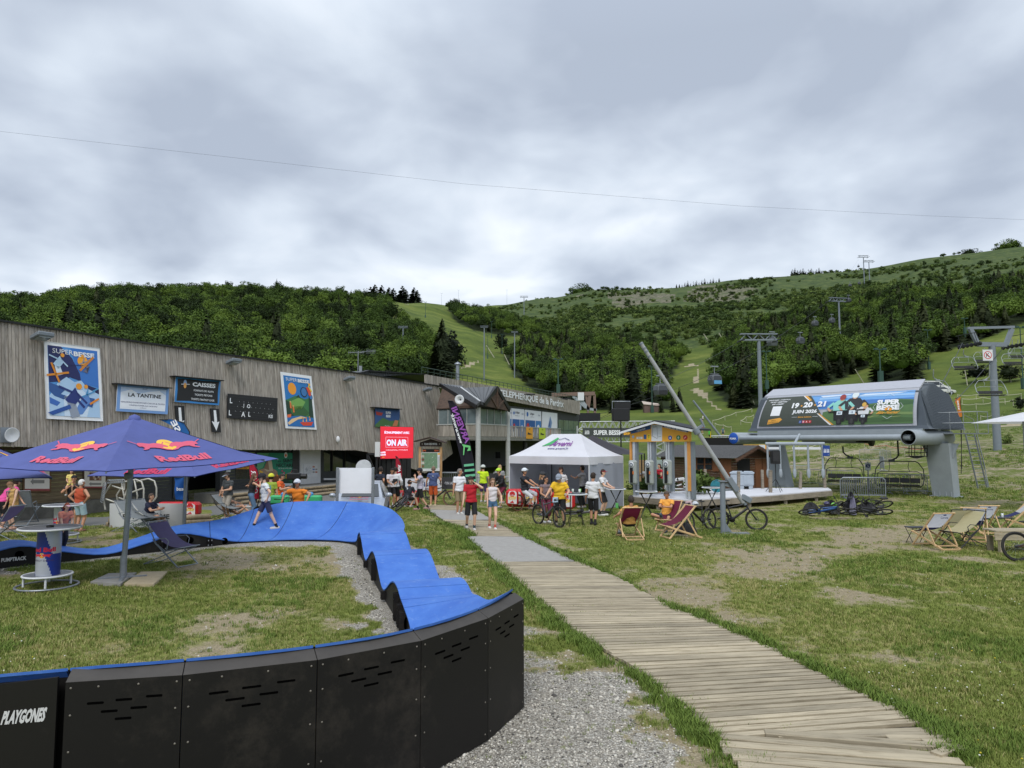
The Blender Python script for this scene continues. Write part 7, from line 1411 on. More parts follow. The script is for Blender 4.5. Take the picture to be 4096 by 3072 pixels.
sf=facing_surf('c3',(610,1105),(1400,1186),61.6);board_of(sf,.03,flat((62,68,66)),'banner',ga);p=Print(sf);p.text(W_,'SUPER BESSE',.27,.5,.52,bold=.04,width=.3,k=3);p.text((240,176,50),'BIKE FESTIVAL',.62,.5,.52,bold=.04,width=.34,k=3);p.text(W_,'SUPER',.05,.62,.2,bold=.03,width=.05,k=3);p.text(W_,'BESSE',.05,.42,.2,bold=.03,width=.05,k=3);p.build(ga,'banner_print')
fg=thing('finish_banner','yellow finish banner on truss partly hidden behind the chalet roof','banner',tuple(P('d5',1950,600,55)));sf=facing_surf('d5',(1700,405),(2140,590),55);board_of(sf,.05,flat((236,168,56)),'panel',fg);p=Print(sf);p.text((70,60,40),'FINISH',.48,.62,.4,bold=.04,width=.62,k=3);p.build(fg);mb=MB();truss(mb,P('d5',1420,348,55),P('d5',2000,340,55),.3,.05,18);truss(mb,P('d5',1700,615,55),P('d5',2140,615,55),.25,.05,12);a=P('d5',1430,348,55);truss(mb,(a.x,a.y,0),tuple(a),.25,.05,10);mb.W('truss',TRS,fg)
MB().box(P('d5',1560,390,54.6),(3.0,.1,.85)).W('led_panel',DARKIN,fg)
# tents
TENT=M('white_tent_fabric',S(228,228,234),rough=.8,var=.04,scale=1.5,bump=.12,cloth=.25);TENTG=M('grey_tent_wall',S(158,162,174),rough=.85,var=.05,scale=1.5,bump=.2)
N_=Vector((3.2,29.7,0));tf=Vector((-.819,.574,0));ts=Vector((.574,.819,0));LF,LS=4.05,3.15;corners=[N_,N_+ts*LS,N_+ts*LS+tf*LF,N_+tf*LF]
tn=thing('event_tent','white pop-up event tent with green and purple brand print on the roof','tent',tuple(N_));zE,zV,zP=2.27,1.94,3.25;cc=N_+ts*LS/2+tf*LF/2;rA,rB=cc-tf*.75,cc+tf*.75
def roofp(a,b,ra,rb,fold=0):
    mb=MB()
    def fn(s_,t_):e=a.lerp(b,s_);r_=ra.lerp(rb,s_);p_=zv(e,0).lerp(zv(r_,0),t_);z=zE+(zP-zE)*(t_**1.35*.75+t_*.25);return Vector((p_.x,p_.y,z-.03*math.sin(math.pi*s_)*math.sin(math.pi*t_)))
    mb.sheet(fn,14,12);return mb.W('roof_panel',TENT,tn),fn
rf_,fnF=roofp(N_,corners[3],rA,rB);roofp(N_,corners[1],rA,rA);roofp(corners[1],corners[2],rA,rB);roofp(corners[3],corners[2],rB,rB)
class FS(Surf):
    def __init__(s):s.w=4;s.h=2.2;s.step=.01;s.c=[N_]*4;s.n=Vector((-.5,-.6,.6)).normalized()
    def __call__(s,a,b,k=0):return fnF(1-a,b)+s.n*(.012+k*s.step)
p=Print(FS());p.text((130,60,150),'Arverni',.56,.64,.2,bold=.02,k=2,width=.42,slant=.2);p.poly((60,160,90),[(.2,.52),(.36,.6),(.4,.84),(.34,.86),(.27,.7)],2);p.line((60,60,110),(.42,.78),(.56,.84),.01,3);p.line((60,60,110),(.56,.84),(.7,.76),.01,3);p.text((50,40,110),'www.arverni.fr',.54,.44,.09,bold=.015,k=2,width=.36);p.build(rf_,'roof_print')
for i in range(4):
    a,b=corners[i],corners[(i+1)%4];nn=Vector(((b-a).y,-(b-a).x,0)).normalized();mb=MB();mb.sheet(lambda s_,t_:zv(a.lerp(b,s_),zV+(zE-zV)*t_)+nn*(.02*math.sin(s_*14)*(1-t_)+.01),20,2);mb.W('valance',TENT,tn)
    MB().tube(zv(a,0),zv(a,zE),.025,n=6).W('leg',WHITEP,tn)
def wallf(a,b,z0=.03):mb=MB();nn=Vector(((b-a).y,-(b-a).x,0)).normalized();mb.sheet(lambda s_,t_:zv(a.lerp(b,s_),z0+(zV+.05-z0)*t_)+nn*(.035*math.sin(s_*19+t_*2)*(1-.6*t_)),26,5);mb.W('side_wall',TENTG,tn)
wallf(corners[0],corners[1]);wallf(corners[3],corners[2]);wallf(corners[2]-tf*1.15,corners[2]-tf*1.0 if False else corners[2]);wallf(corners[1]+tf*1.2,corners[2])
bt_=thing('black_tent','black pop-up tent roof rising behind the white event tent','tent',(4.2,34.5,0));mb=MB();a=[Vector((x,y,2.3))for x,y in((1.9,34.2),(6.1,33.6),(6.9,37.2),(2.6,37.8))];apx=P('d4',1425,-30,35.6)
for i in range(4):mb.sheet(lambda s_,t_,i=i:(lambda e,t2:Vector((e.x+(apx.x-e.x)*t2,e.y+(apx.y-e.y)*t2,e.z+(apx.z-e.z)*(t2**1.3))))(a[i].lerp(a[(i+1)%4],s_),t_),6,8)
mb.W('roof',M('black_tent_fabric',S(52,50,56),rough=.8),bt_)
for c in a:MB().tube((c.x,c.y,0),c,.03,n=6).W('leg',BLACK,bt_)
wp=thing('white_parasol','white parasol whose canopy tip reaches in at the right edge','parasol',tuple(P('c4',2200,1300,30)));cp=P('c4',2400,930,30);mb=MB();rm=[cp+Vector((2.7*math.cos(k*math.pi/4+.2),2.7*math.sin(k*math.pi/4+.2),-.62))for k in range(8)]
for k in range(8):mb.quad(rm[k],rm[(k+1)%8],cp)
mb.W('canopy',TENT,wp);c=P('c4',2203,1000,cp.y);MB().tube((c.x,c.y,.0),(c.x,c.y,cp.z-.3),.04).W('pole',GALV,wp)
# LED screen, piste plan, feather flags, white board
le=thing('led_screen','red LED screen announcing the warm-up, raised on a black scaffold','screen',tuple(P('c2',1215,1600,44)));ls=Surf(P('c2',1072,1375,44),P('c2',1360,1368,44.4),P('c2',1363,1098,44.4),P('c2',1072,1090,44));board_of(ls,.2,BLACK,'cabinet',le)
p=Print(ls);p.rect((206,36,54),.01,.01,.99,.99,1)
for i in range(30):p.rect((190,28,46),.01,.02+i*.032,.99,.032+i*.032,2)
p.text((220,220,250),'ÉCHAUFFEMENT AVEC',.5,.82,.09,bold=.04,width=.74,k=4);p.text((206,214,250),'ON AIR',.5,.5,.2,bold=.05,width=.62,k=4);p.text((220,180,200),'ORIGINAL FITNESS',.5,.27,.035,bold=.02,width=.66,k=4);p.text((226,226,250),'SUPER',.09,.2,.05,bold=.05,width=.16,k=4,rot=.08);p.text((226,226,250),'BESSE',.09,.13,.05,bold=.05,width=.16,k=4,rot=.08);p.text((236,200,60),'bike',.1,.06,.03,k=4,rot=.08)
for a_1,b_1 in(((.17,.36),(.83,.36)),((.83,.36),(.83,.67)),((.83,.67),(.17,.67)),((.17,.67),(.17,.36))):p.line((230,200,220),a_1,b_1,.006,4)
p.build(le,'screen_image',emit=.55)
mb=MB();A,B=P('c2',1062,1370,44.3),P('c2',1340,1370,44.3);mb.sheet(lambda s_,t_:zv(A.lerp(B,s_),A.z*t_)+Vector((0,.04*math.sin(s_*40),0)),40,2);mb.W('black_skirt',BLACK,le)
mb=MB()
for x in(965,1045):c=P('c2',x,1330,43.6);mb.beam((c.x,c.y,0),c,.12,.12,up=(0,1,0))
mb.beam(P('c2',965,1330,43.6),P('c2',1070,1330,43.6),.12,.12);mb.beam(P('c2',968,1340,43.6),P('c2',1040,1500,43.6),.08,.08);mb.W('scaffold',DARKM,le)
MB().box(P('c2',1050,1290,43.4),(.3,.05,.9)).W('notice',WHITEP,le)
pp_=thing('piste_map','roofed timber notice board with piste map and digital display','notice board',tuple(P('d3',1000,900,40)));zz_=lambda x,y:P('d3',x,y,40)
for x in(848,1160):a=zz_(x,325);MB().beam((a.x,a.y,0),a,.13,.13,up=(0,1,0),bev=.01).W('post',wood('light_post_wood',S(176,140,100),S(140,106,72),sc=(10,10,2)),pp_)
DBR=M('dark_brown_board',S(62,46,42),rough=.7);MB().prism([zz_(845,316),zz_(1168,318),zz_(1168,255),zz_(1000,205),zz_(845,258)],(0,.08,0)).W('header_board',DBR,pp_);mb=MB();a,b,c=zz_(770,250)+Vector((0,-.4,0)),zz_(1000,190)+Vector((0,-.4,0)),zz_(1232,270)+Vector((0,-.4,0));mb.prism([a,b,b+Vector((0,1.1,0)),a+Vector((0,1.1,0))],up_*.06);mb.prism([b,c,c+Vector((0,1.1,0)),b+Vector((0,1.1,0))],up_*.06);mb.W('roof',DBR,pp_)
sf=Surf(zz_(865,310)-Vector((0,.02,0)),zz_(1150,310)-Vector((0,.02,0)),zz_(1150,250)-Vector((0,.02,0)),zz_(865,250)-Vector((0,.02,0)));p=Print(sf);p.text(W_,'PLAN DES PISTES',.5,.5,.5,bold=.03,width=.66,k=2);p.disc((190,180,170),.06,.5,.03,2);p.disc((190,180,170),.95,.5,.03,2);p.build(pp_,'lettering')
sf=Surf(zz_(866,680)-Vector((0,.04,0)),zz_(1152,680)-Vector((0,.04,0)),zz_(1152,405)-Vector((0,.04,0)),zz_(866,405)-Vector((0,.04,0)));board_of(sf,.04,WHITEP,'map_board',pp_);p=Print(sf);p.rect((110,140,112),.02,.14,.84,.98,1)
for i in range(46):x,y=random.uniform(.06,.78),random.uniform(.2,.9);p.poly(random.choice([(78,112,84),(140,166,134),(96,128,104),(168,186,170)]),[(x,y),(x+random.uniform(.02,.08),y+.03),(x+.03,y+random.uniform(.04,.1))],2)
for i,c_ in enumerate(((120,90,60),(200,190,180),(110,70,60),(180,170,160))):p.rect(c_,.02,.2+.18*i,.16,.32+.18*i,3)
p.rect((230,170,60),.86,.88,.98,.97,2);p.rect((210,212,214),.2,.02,.98,.12,2)
for i in range(8):p.disc((150,150,156),.3+.08*i,.07,.012,3)
for i in range(12):p.rect((120,130,140),.86,.2+.05*i,.97,.215+.05*i,2)
p.build(pp_,'map_print');sf=Surf(zz_(890,400)-Vector((0,.05,0)),zz_(1130,400)-Vector((0,.05,0)),zz_(1130,355)-Vector((0,.05,0)),zz_(890,355)-Vector((0,.05,0)));board_of(sf,.06,DARKIN,'digital_display',pp_);p=Print(sf);p.text((230,110,60),'15°C',.1,.5,.5,k=2,width=.18);p.text((230,110,60),'13:11',.84,.5,.5,k=2,width=.22);p.build(pp_,'digits',emit=.5)
def feather(label,r,pts,Y,col,texts=(),pole=True,stripes=None,mirror=True):
    q=[P(r,x,y,Y)for x,y in pts];t=thing('feather_flag',label,'feather flag',(q[0].x,q[0].y,0));mb=MB();n=len(pts)//2;Lp,Rp=q[:n],q[n:][::-1];mb.sheet(lambda s_,t_:(lambda f,i:Lp[i].lerp(Lp[i+1],f).lerp(Rp[i].lerp(Rp[i+1],f),s_)+Vector((0,.05*math.sin(s_*5+t_*7),0)))(min(t_*(n-1)-min(int(t_*(n-1)),n-2),1),min(int(t_*(n-1)),n-2)),6,4*(n-1));cl=mb.W('cloth',M('flag_%02x%02x%02x'%col,S(*col),rough=.8,var=.06,scale=3,cloth=.35),t)
    MB().path([Vector((q[n-1].x if pole else q[0].x,Y,0))]+Rp[::-1]+[Lp[0]],.022,5).W('pole',BLACK,t)
    for(tx,x,y,h,w,rot,c_)in texts:
        c=P(r,x,y,Y-.08);sc0=Y/F*RG[r][2];W1,H1=w*sc0*2,h*sc0*2;R=Matrix.Rotation(-rot,3,'Y');sf=Surf(*[c+R@Vector((sx*W1/2,0,sz*H1/2))for sx,sz in((-1,-1),(1,-1),(1,1),(-1,1))]);p=Print(sf);p.text(c_,tx,.5,.5,.5,bold=.03,width=.5,k=2,mirror=mirror);p.build(cl,'lettering')
    for s_ in(stripes or()):
        p=Print(Surf(*[P(r,x,y,Y-.09)for x,y in s_]));p.rect((110,190,150),0,0,1,1);p.build(cl,'stripe')
    return t
BF=feather('tall black feather flag with purple lettering and mint stripes before the pavilion','c2',[(1655,870),(1665,900),(1700,1080),(1740,1250),(1775,1400),(1815,1655),(1903,1655),(1885,1420),(1850,1250),(1800,1060),(1750,930),(1700,872)],36,(34,32,44),[('ARVERNI',1770,1080,50,330,rad(-68),(150,80,170)),('www.arverni.fr',1735,1110,28,270,rad(-72),W_)],stripes=[[(1797+i*6,1440+45*i),(1882+i*6,1432+45*i),(1882+i*6,1412+45*i),(1797+i*6,1420+45*i)]for i in range(5)])
p=Print(Surf(*[P('c2',x,y,35.9)for x,y in((1770,1340),(1860,1340),(1860,1240),(1770,1240))]));p.poly((110,200,120),[(.1,.95),(.9,.8),(.95,.4),(.6,.35),(.75,.65),(.4,.7),(.3,0),(.22,0),(.25,.7)],1);p.mb.W('emblem',flat((110,200,120)),BF)
feather('red feather flag with mirrored white lettering before the cheese poster','d2',[(620,300),(622,420),(645,560),(690,775),(748,775),(748,520),(725,400),(660,320)],27.5,(190,40,66),[('ON AIR',690,560,60,290,rad(-82),W_)])
feather('small red feather flag with mirrored white lettering below the LED screen','d3',[(488,458),(490,600),(510,720),(530,850),(586,850),(580,640),(560,540),(520,480)],34,(180,36,60),[('ON AIR',545,700,40,230,rad(-88),W_)])
feather('blue feather flag whose top curves above the large parasol','c1',[(1378,1035),(1430,1060),(1500,1090),(1560,1500),(1640,1500),(1638,1140),(1590,1060),(1480,1032)],26,(44,110,180),[('SE',1520,1090,50,110,rad(-60),W_)])
feather('blue feather flag foot hanging below the rear parasol with white emblem','d1',[(1925,300),(1930,380),(1938,470),(1938,548),(2078,552),(2078,470),(2072,380),(2070,300)],24.5,(36,96,176),[('besse',2000,430,40,90,0,W_)],mirror=False)
wb=thing('blank_board','blank white board on two galvanised posts behind the far banked turn','board',tuple(G('d2',1740,1250)));sf=facing_surf('d2',(1725,385),(2200,705),24.6);board_of(sf,.03,flat((238,240,246)),'panel',wb)
for x in(1740,2188):a=P('d2',x,380,24.5);MB().box((a.x,a.y,a.z/2),(.09,.09,a.z),bev=.01).W('post',GALV,wb)
o=P('c2',932,1445,25.6);MB().lathe(o,[(0,-.02),(.22,-.02),(.24,.0),(.27,-.03),(.27,.1),(0,.1)],24,axis=(0,-1,0),smooth=False).build('round_dial',M('dial_white',S(196,198,200),rough=.4),None,label='round white dial showing above the blank white board',category='dial')
# branded car half hidden behind the board
cr=thing('parked_car','blue and silver branded car parked behind the blank white board','car',tuple(G('d3',160,1300)+Vector((0,3.2,0))));c_=Vector((-5.5,26.4,0));cr.location=c_;cr.rotation_euler=(0,0,.12);BL=M('car_blue',S(40,52,112),rough=.25,spec=.7);SLV=M('car_silver',S(170,176,186),rough=.25,metal=.3)
def car_body(t,L_=4.0,W=1.75,Hh=1.45,m1=SLV,m2=BL):
    sec=[(-L_/2,.35,.62,.78),(-L_/2+.15,.3,.72,.86),(-L_/2+1.0,.28,.92,.9),(-L_/2+1.7,.28,Hh-.06,.72),(-L_/2+2.3,.28,Hh,.7),(L_/2-.9,.28,Hh-.03,.7),(L_/2-.15,.3,1.0,.82),(L_/2,.4,.8,.78)];vs=[]
    for y,z0,z1,w in sec:zb_=min(.92,z1);vs+=[(-W/2*.9,y,z0),(-W/2,y,z0+.2),(-W/2,y,zb_*.96),(-W/2*w,y,z1),(W/2*w,y,z1),(W/2,y,zb_*.96),(W/2,y,z0+.2),(W/2*.9,y,z0)]
    MB().add(vs,[(j*8+i,j*8+i+1,(j+1)*8+i+1,(j+1)*8+i)for j in range(7)for i in range(7)]+[tuple(range(8))[::-1],tuple(range(56,64))]).build('body',m1,t)
    MB().prism([(-.66,-L_/2+1.06,.95),(.66,-L_/2+1.06,.95),(.58,-L_/2+1.66,Hh-.1),(-.58,-L_/2+1.66,Hh-.1)],(0,-.03,.02)).build('windscreen',GLASS,t)
    for s_ in(-1,1):
        MB().prism([(s_*W/2*.98,-L_/2+1.3,.95),(s_*W/2*.98,L_/2-.7,.95),(s_*W/2*.75,L_/2-1.0,Hh-.12),(s_*W/2*.75,-L_/2+1.8,Hh-.12)],(s_*.02,0,0)).build('side_window',GLASS,t)
        for y in(-L_/2+.75,L_/2-.75):w_=MB().lathe((s_*W/2*.93,y,.32),[(0,-.09),(.3,-.09),(.32,0),(.3,.09),(0,.09)],16,axis=(1,0,0)).build('wheel',BLACK,t);MB().lathe((s_*(W/2*.93+.1),y,.32),[(0,0),(.19,0)],12,axis=(s_,0,0)).build('rim',GALV,w_)
        MB().ell((s_*(W/2+.12),-L_/2+1.25,1.0),(.12,.08,.08)).build('mirror',m1,t);MB().ell((s_*.62,-L_/2+.04,.66),(.18,.06,.09)).build('headlight',M('headlight_lens',S(190,196,200),rough=.1),t)
car_body(cr);p=Print(Surf((-.8,-1.55,.9),(.8,-1.55,.9),(.7,-1.05,.97),(-.7,-1.05,.97)));redbull(p,.5,.62,.7,k=3,ys=.3);p.build(cr,'bonnet_print',world=False);MB().box((0,-2.0,.5),(1.5,.1,.3),bev=.03).build('bumper',BL,cr)
for r_,x,y,L_,m_,lb in(('c4',1490,805,4.4,M('car_white',S(214,214,210),rough=.3),'white estate car parked on the hill meadow behind the station'),('c4',1500,775,5.4,M('car_white',S(214,214,210),rough=.3),'white van parked behind the white car on the hill meadow')):
    b=GT(r_,x,y+18,40);t=thing('parked_car',lb,'car' if L_<5 else 'van',tuple(b+Vector((0,0 if L_<5 else 3,0))));t.rotation_euler=(0,0,rad(82));t.scale=(1,1.15,1.15 if L_<5 else 1.6);car_body(t,L_,1.8,1.5,m_,m_)
# small building, netting and sundries on the far slope
b=GT('c3',1215,975,60);t=thing('hut','small hut with pale sloping roof among the spruces','hut',tuple(b));t.scale=(.6,)*3;MB().box((0,4,2),(7,4,4)).build('wall',M('hut_wall',S(104,84,76)),t);MB().prism([(-4,1.6,4),(4,1.6,3.2),(4,6.4,4.4),(-4,6.4,5.6)],(0,0,.3)).build('roof',M('hut_roof',S(186,172,158)),t)
a=GT('c3',1330,660,60);b=GT('c3',1372,540,60);mb=MB();mb.sheet(lambda s_,t_:a.lerp(b,s_)+up_*(3.6*t_*(1+.15*math.sin(s_*9)))+Vector((1.0*t_,0,0)),10,4);mb.build('safety_net',M('grey_netting',S(128,132,128),rough=.9),None,label='grey safety netting standing along the worn slope clearing',category='netting')
feather('orange feather flag on the hill meadow right of the station hood','c4',[(1618,850),(1620,880),(1632,930),(1640,1010),(1674,1010),(1668,940),(1664,880),(1660,838)],50,(222,130,50),[('BESE',1644,910,14,80,rad(-86),W_)],mirror=False)
feather('thin yellow feather flag on the meadow right of the leaning boom','d5',[(1392,240),(1394,300),(1386,360),(1380,420),(1396,420),(1406,350),(1408,290),(1400,232)],70,(224,196,50))
feather('yellow feather flag at the far right edge of the hill meadow','c4',[(1640,860),(1642,900),(1646,940),(1650,990),(1662,990),(1658,930),(1656,890),(1650,852)],53,(224,196,50))
for k,(r_,x0,y0,x1,y1)in enumerate((('c4',1470,935,1550,905),('c4',1550,1100,1610,1070))):a,b_=P(r_,x0,y0,56-6*k),P(r_,x1,y1,58-6*k);sf=Surf(a,b_,b_+up_*.7,a+up_*.7);t,p=sign('mesh_banner',['blue race banner on the meadow fence, upper one','blue race banner on the meadow fence, lower one'][k],'banner',sf,flat((40,110,160)));p.text((20,40,60),'URCUN',.5,.5,.6,k=2,width=.8);p.build(t)
# crowd barriers
ORD='first second third fourth fifth sixth seventh eighth ninth tenth eleventh twelfth thirteenth fourteenth fifteenth sixteenth'.split()
def barrier_mesh(L_=2.2,H=1.08,n=19):
    mb=MB();r=.02;mb.path([(-L_/2,0,.08),(-L_/2,0,H-.12),(-L_/2+.12,0,H),(L_/2-.12,0,H),(L_/2,0,H-.12),(L_/2,0,.08)],r,6);mb.tube((-L_/2,0,.2),(L_/2,0,.2),r*.8,n=5)
    for i in range(n):x=-L_/2+L_*(i+1)/(n+1);mb.tube((x,0,.2),(x,0,H),.008,n=4,caps=False)
    for s_ in(-1,1):mb.path([(s_*L_*.42,-.28,.0),(s_*L_*.42,-.2,.06),(s_*L_*.42,.2,.06),(s_*L_*.42,.28,.0)],r,5);mb.tube((s_*L_*.42,0,.06),(s_*L_*.42,0,.2),r,n=5)
    return mb.mesh('crowd_barrier',GALV)
BM=barrier_mesh()
def barrier(label,c,rz,group='crowd barriers',mesh=None):o=bpy.data.objects.new('crowd_barrier',mesh or BM);COL.objects.link(o);o.location=c;o.rotation_euler=(0,0,rz);return tag(o,label,'barrier',group)
o=G('d6',1390,1375)
for i in range(7):barrier(ORD[i]+' from the front in the tight stack of crowd barriers',Vector((o.x+.05*i,o.y+.09*i,0)),rad(-4),'stacked crowd barriers')
for k,(r_,x,y,a_)in enumerate((('d6',1120,1250,-6),('d6',1720,1300,-4),('d6',1900,1320,-3),('d6',2090,1330,-3),('d6',640,1160,-10),('d6',860,1230,-12),('d4',250,820,8),('d4',60,830,4),('d3',1260,980,3),('d3',1420,965,3))):
    barrier(['crowd barrier left of the stack, behind the hanging lift chair','crowd barrier right of the stack under the lift chair','crowd barrier between stack and right station leg','crowd barrier touching the right station leg','crowd barrier behind the gate arms, left one','crowd barrier behind the gate arms, right one','crowd barrier at the left tent pole','crowd barrier behind the woman in white tank top','crowd barrier with black cover left of the white T-shirt man','crowd barrier with black cover behind the black feather flag'][k],G(r_,x,y)+Vector((0,.2 if k<6 else 0,0)),rad(a_),'crowd barriers standing in rows')
for k,(x,y,a_)in enumerate(((1500,960,-20),(1640,980,40),(1600,1060,70))):c=GT('d6',x,y,38);barrier(['mesh barrier on the gravel path behind the lift chairs','mesh barrier turned sideways behind the right lift chair','mesh barrier beside the round lift sign'][k],c,rad(a_),'mesh barriers by the gravel path')
# banners on the barriers
def gbanner(label,r,ul,lr,col,Y,texts,group=None):
    sf=facing_surf(r,ul,lr,Y);t,p=sign('banner',label,'banner',sf,flat(col),.04,group)
    for(tx,x,y,h,w,c_)in texts:p.text(c_,tx,x,y,h,width=w,bold=.03,k=2)
    p.build(t);return t
gbanner('black banner with white lettering behind the white T-shirt man','d3',(1170,770),(1560,945),(50,50,52),33,[('ON AIR',.3,.5,.25,.38,(180,180,184))])
gbanner('black banner with white lettering behind the neon shirt','d3',(1870,715),(2000,830),(44,44,46),33.5,[('ON',.5,.3,.3,.4,W_)])
gbanner('white banner with blue letters behind the orange shorts cyclist','d3',(630,790),(1165,975),(206,210,218),34,[('loisirs',.6,.55,.4,.5,(50,70,120)),('BIKE PARK',.7,.18,.14,.3,(70,90,110))])
gbanner('white canvas banner with county lettering on log trestle behind the lounge chairs','d1',(1212,592),(2020,868),(196,198,198),24.3,[('PUY DE DÔME',.5,.5,.25,.64,(60,60,60)),('MON DÉPARTEMENT',.52,.18,.14,.6,(96,116,100))])
for k,(x,y)in enumerate(((1170,830),(1195,870),(1195,790),(1220,850))):c=P('d1',x,y,24.5-.05*k);MB().tube(c,c+Vector((2.8,1.6,0)),.10,n=10).build('log',LOGM,None,label=ORD[k]+' log of the small stack left of the white banner',category='log',group='stacked logs beside the white banner')
REDI=M('red_inflatable',S(196,34,40),rough=.35,var=.05)
for k,(r_,ul,lr,Y,lb)in enumerate((('d4',(262,705),(700,948),30.5,'red radio station inflatable before the tent left of the parked cyclist'),('d4',(870,745),(1195,975),29.2,'red radio station inflatable behind the yellow jersey man'),('d3',(490,970),(820,1200),32.5,'red radio station inflatable beside the crouching rider'),('d3',(2118,950),(2300,1195),29.8,'red radio station inflatable at the left foot of the tent'),('d1',(1720,580),(2180,735),27.5,'red radio banner behind the white county banner'))):
    sf=facing_surf(r_,ul,lr,Y);t=thing('inflatable_banner',lb,'inflatable',tuple((sf.c[0]+sf.c[1])/2),0,'red radio station inflatables');sf.c[0].z=sf.c[1].z=max(sf.c[0].z,.02);c=(sf.c[0]+sf.c[2])/2;MB().box(c+Vector((0,.25,0)),(sf.w,.5,(sf.c[3]-sf.c[0]).z),bev=.1).W('body',REDI,t)
    for s_ in sf.c:s_.y-=.01
    p=Print(sf);nrep=max(1,round(sf.w/sf.h/1.1))
    for i in range(nrep):x=(i+.5)/nrep;w1=.36/nrep;p.poly((224,220,220),[(x-w1,.18),(x+w1,.12),(x+w1,.8),(x+w1*.5,.92),(x-w1*.6,.9),(x-w1,.7)],1);p.disc((196,34,40),x,.72,w1*.62,2);p.text((224,220,220),'radio',x,.66,.1,k=3,width=w1);p.text((236,196,50),'SCOOP',x,.48,.2,bold=.05,k=4,width=w1*1.7);p.poly((196,34,40),[(x-w1*.6,.2),(x+w1*.4,.16),(x+w1*.1,.34)],2)
    p.build(t)
# bistro tables
def x_table(label,r,top,foot,H=1.08,R=.42,mode='x',group='round bistro tables'):
    g=G(r,*foot);t=thing('bistro_table',label,'high table',(g.x,g.y,0),0,group);MB().lathe((0,0,H),[(0,-.03),(R-.02,-.03),(R,-.02),(R,.0),(R-.02,.012),(R-.03,.006),(0,.006)],28).build('table_top',flat((206,208,212)),t);MB().lathe((0,0,H+.012),[(R*.82,0),(0,.001)],24).build('top_print',M('dark_top_print',S(66,68,74),var=.3,scale=7),t)
    for k in range(4):
        a=math.pi/4+k*math.pi/2
        if mode=='x':MB().tube((R*.75*math.cos(a),R*.35*math.sin(a),H-.03),(-R*1.05*math.cos(a),-R*.6*math.sin(a),0),.014,n=6).build('leg',BLACK,t)
        else:MB().path([(R*.62*math.cos(a),R*.62*math.sin(a),H-.03),(R*.64*math.cos(a),R*.64*math.sin(a),.35),(R*.9*math.cos(a),R*.9*math.sin(a),0)],.014,6).build('leg',BLACK,t)
    if mode!='x':MB().path([(R*.64*math.cos(a),R*.64*math.sin(a),.35)for a in(math.pi/4,3*math.pi/4,5*math.pi/4,7*math.pi/4)],.012,5,closed=True).build('brace',BLACK,t)
    return t
x_table('bistro table where the white helmet cyclist sits, before the tent','d4',(660,700),(700,1030),1.05,.36)
tb2=x_table('bistro table with square braced legs right of the yellow jersey man','d4',(1215,770),(1205,1205),1.1,.42,mode='s')
x_table('bistro table with crossed legs right of the man in the red cap','d4',(1750,705),(1750,1070),1.06,.40)
x_table('bistro table with crossed legs in front of the deck left corner','d5',(550,1015),(590,1370),1.08,.42)
x_table('bistro table behind the leaning bikes at the deck edge','d5',(1420,985),(1420,1290),1.08,.40)
for k,(dx,dy,c_,lb)in enumerate(((.12,-.1,(214,218,214),'white paper cup on the braced bistro table, front one'),(.16,.12,(110,190,60),'green drinks can on the braced bistro table'),(-.1,.05,(200,210,200),'clear cup on the braced bistro table, left one'))):t=thing('drink_cup',lb,'cup',(tb2.location.x+dx,tb2.location.y+dy,1.115));MB().lathe((0,0,0),[(0,0),(.032,0),(.042,.15),(.038,.15),(0,.14)],10).build('cup',flat(c_),t)
o=G('d4',1200,930);t=thing('bottle_counter','tent counter crowded with lime green drink bottles','counter',(o.x,o.y+3.0,0));MB().box((0,0,.45),(1.5,.5,.9)).build('counter',CHAR,t)
for i in range(22):MB().lathe((random.uniform(-.7,.7),random.uniform(-.2,.2),.9),[(0,0),(.035,0),(.035,.16),(.015,.2),(.015,.24),(0,.24)],8).build('bottle',[flat((170,210,50)),flat((110,180,60)),flat((210,214,206))][i%3],t)
# white tubular frames: playground climber left, rack behind the kiosk
def frame(label,r,lines,Y,rr,mat,dy=.8):
    q0=P(r,*lines[0][0],Y);t=thing('tube_frame',label,'metal frame',(q0.x,q0.y,0))
    for ln in lines:MB().path([P(r,x,y,Y)for x,y in ln],rr,6).W('tube',mat,t)
    for ln in lines[:2]:MB().path([P(r,x,y,Y)+Vector((.2,dy,0))for x,y in ln],rr,6).W('tube',mat,t)
    return t
frame('white tubular drag-lift hanger frame with hooks beside the parasol pole','d1',[[(1165,660),(1140,510),(1240,355),(1340,345),(1375,520),(1360,610),(1165,540)],[(1370,355),(1500,325),(1565,350),(1590,430),(1590,530),(1540,600),(1450,620)],[(1240,395),(1375,440)],[(1375,360),(1375,440)],[(1370,500),(1590,420)],[(1365,610),(1375,520),(1440,360)]],25.3,.03,M('worn_white_tube',S(186,184,174),rough=.5,metal=.3),.5)
t=thing('hook_row','row of small curled metal hooks on the white tubular frame','hooks',tuple(P('d1',1160,480,25.2)))
for i in range(18):
    f_=i/17;c=P('d1',*((1130+f_*2*30,560-f_*2*190)if f_<.5 else(1190+(f_-.5)*2*170,350-12*(f_-.5))),25.2);MB().torus(c,(0,1,0),.06,.014,10,4).W('hook',GALV,t)
frame('white painted pipe railing behind the ticket columns','d5',[[(820,975),(830,860),(1050,835),(1065,975)],[(925,870),(1060,845)],[(905,945),(1060,900)],[(830,965),(1050,965)],[(940,855),(950,970)]],34.5,.035,WHITEP,.7)
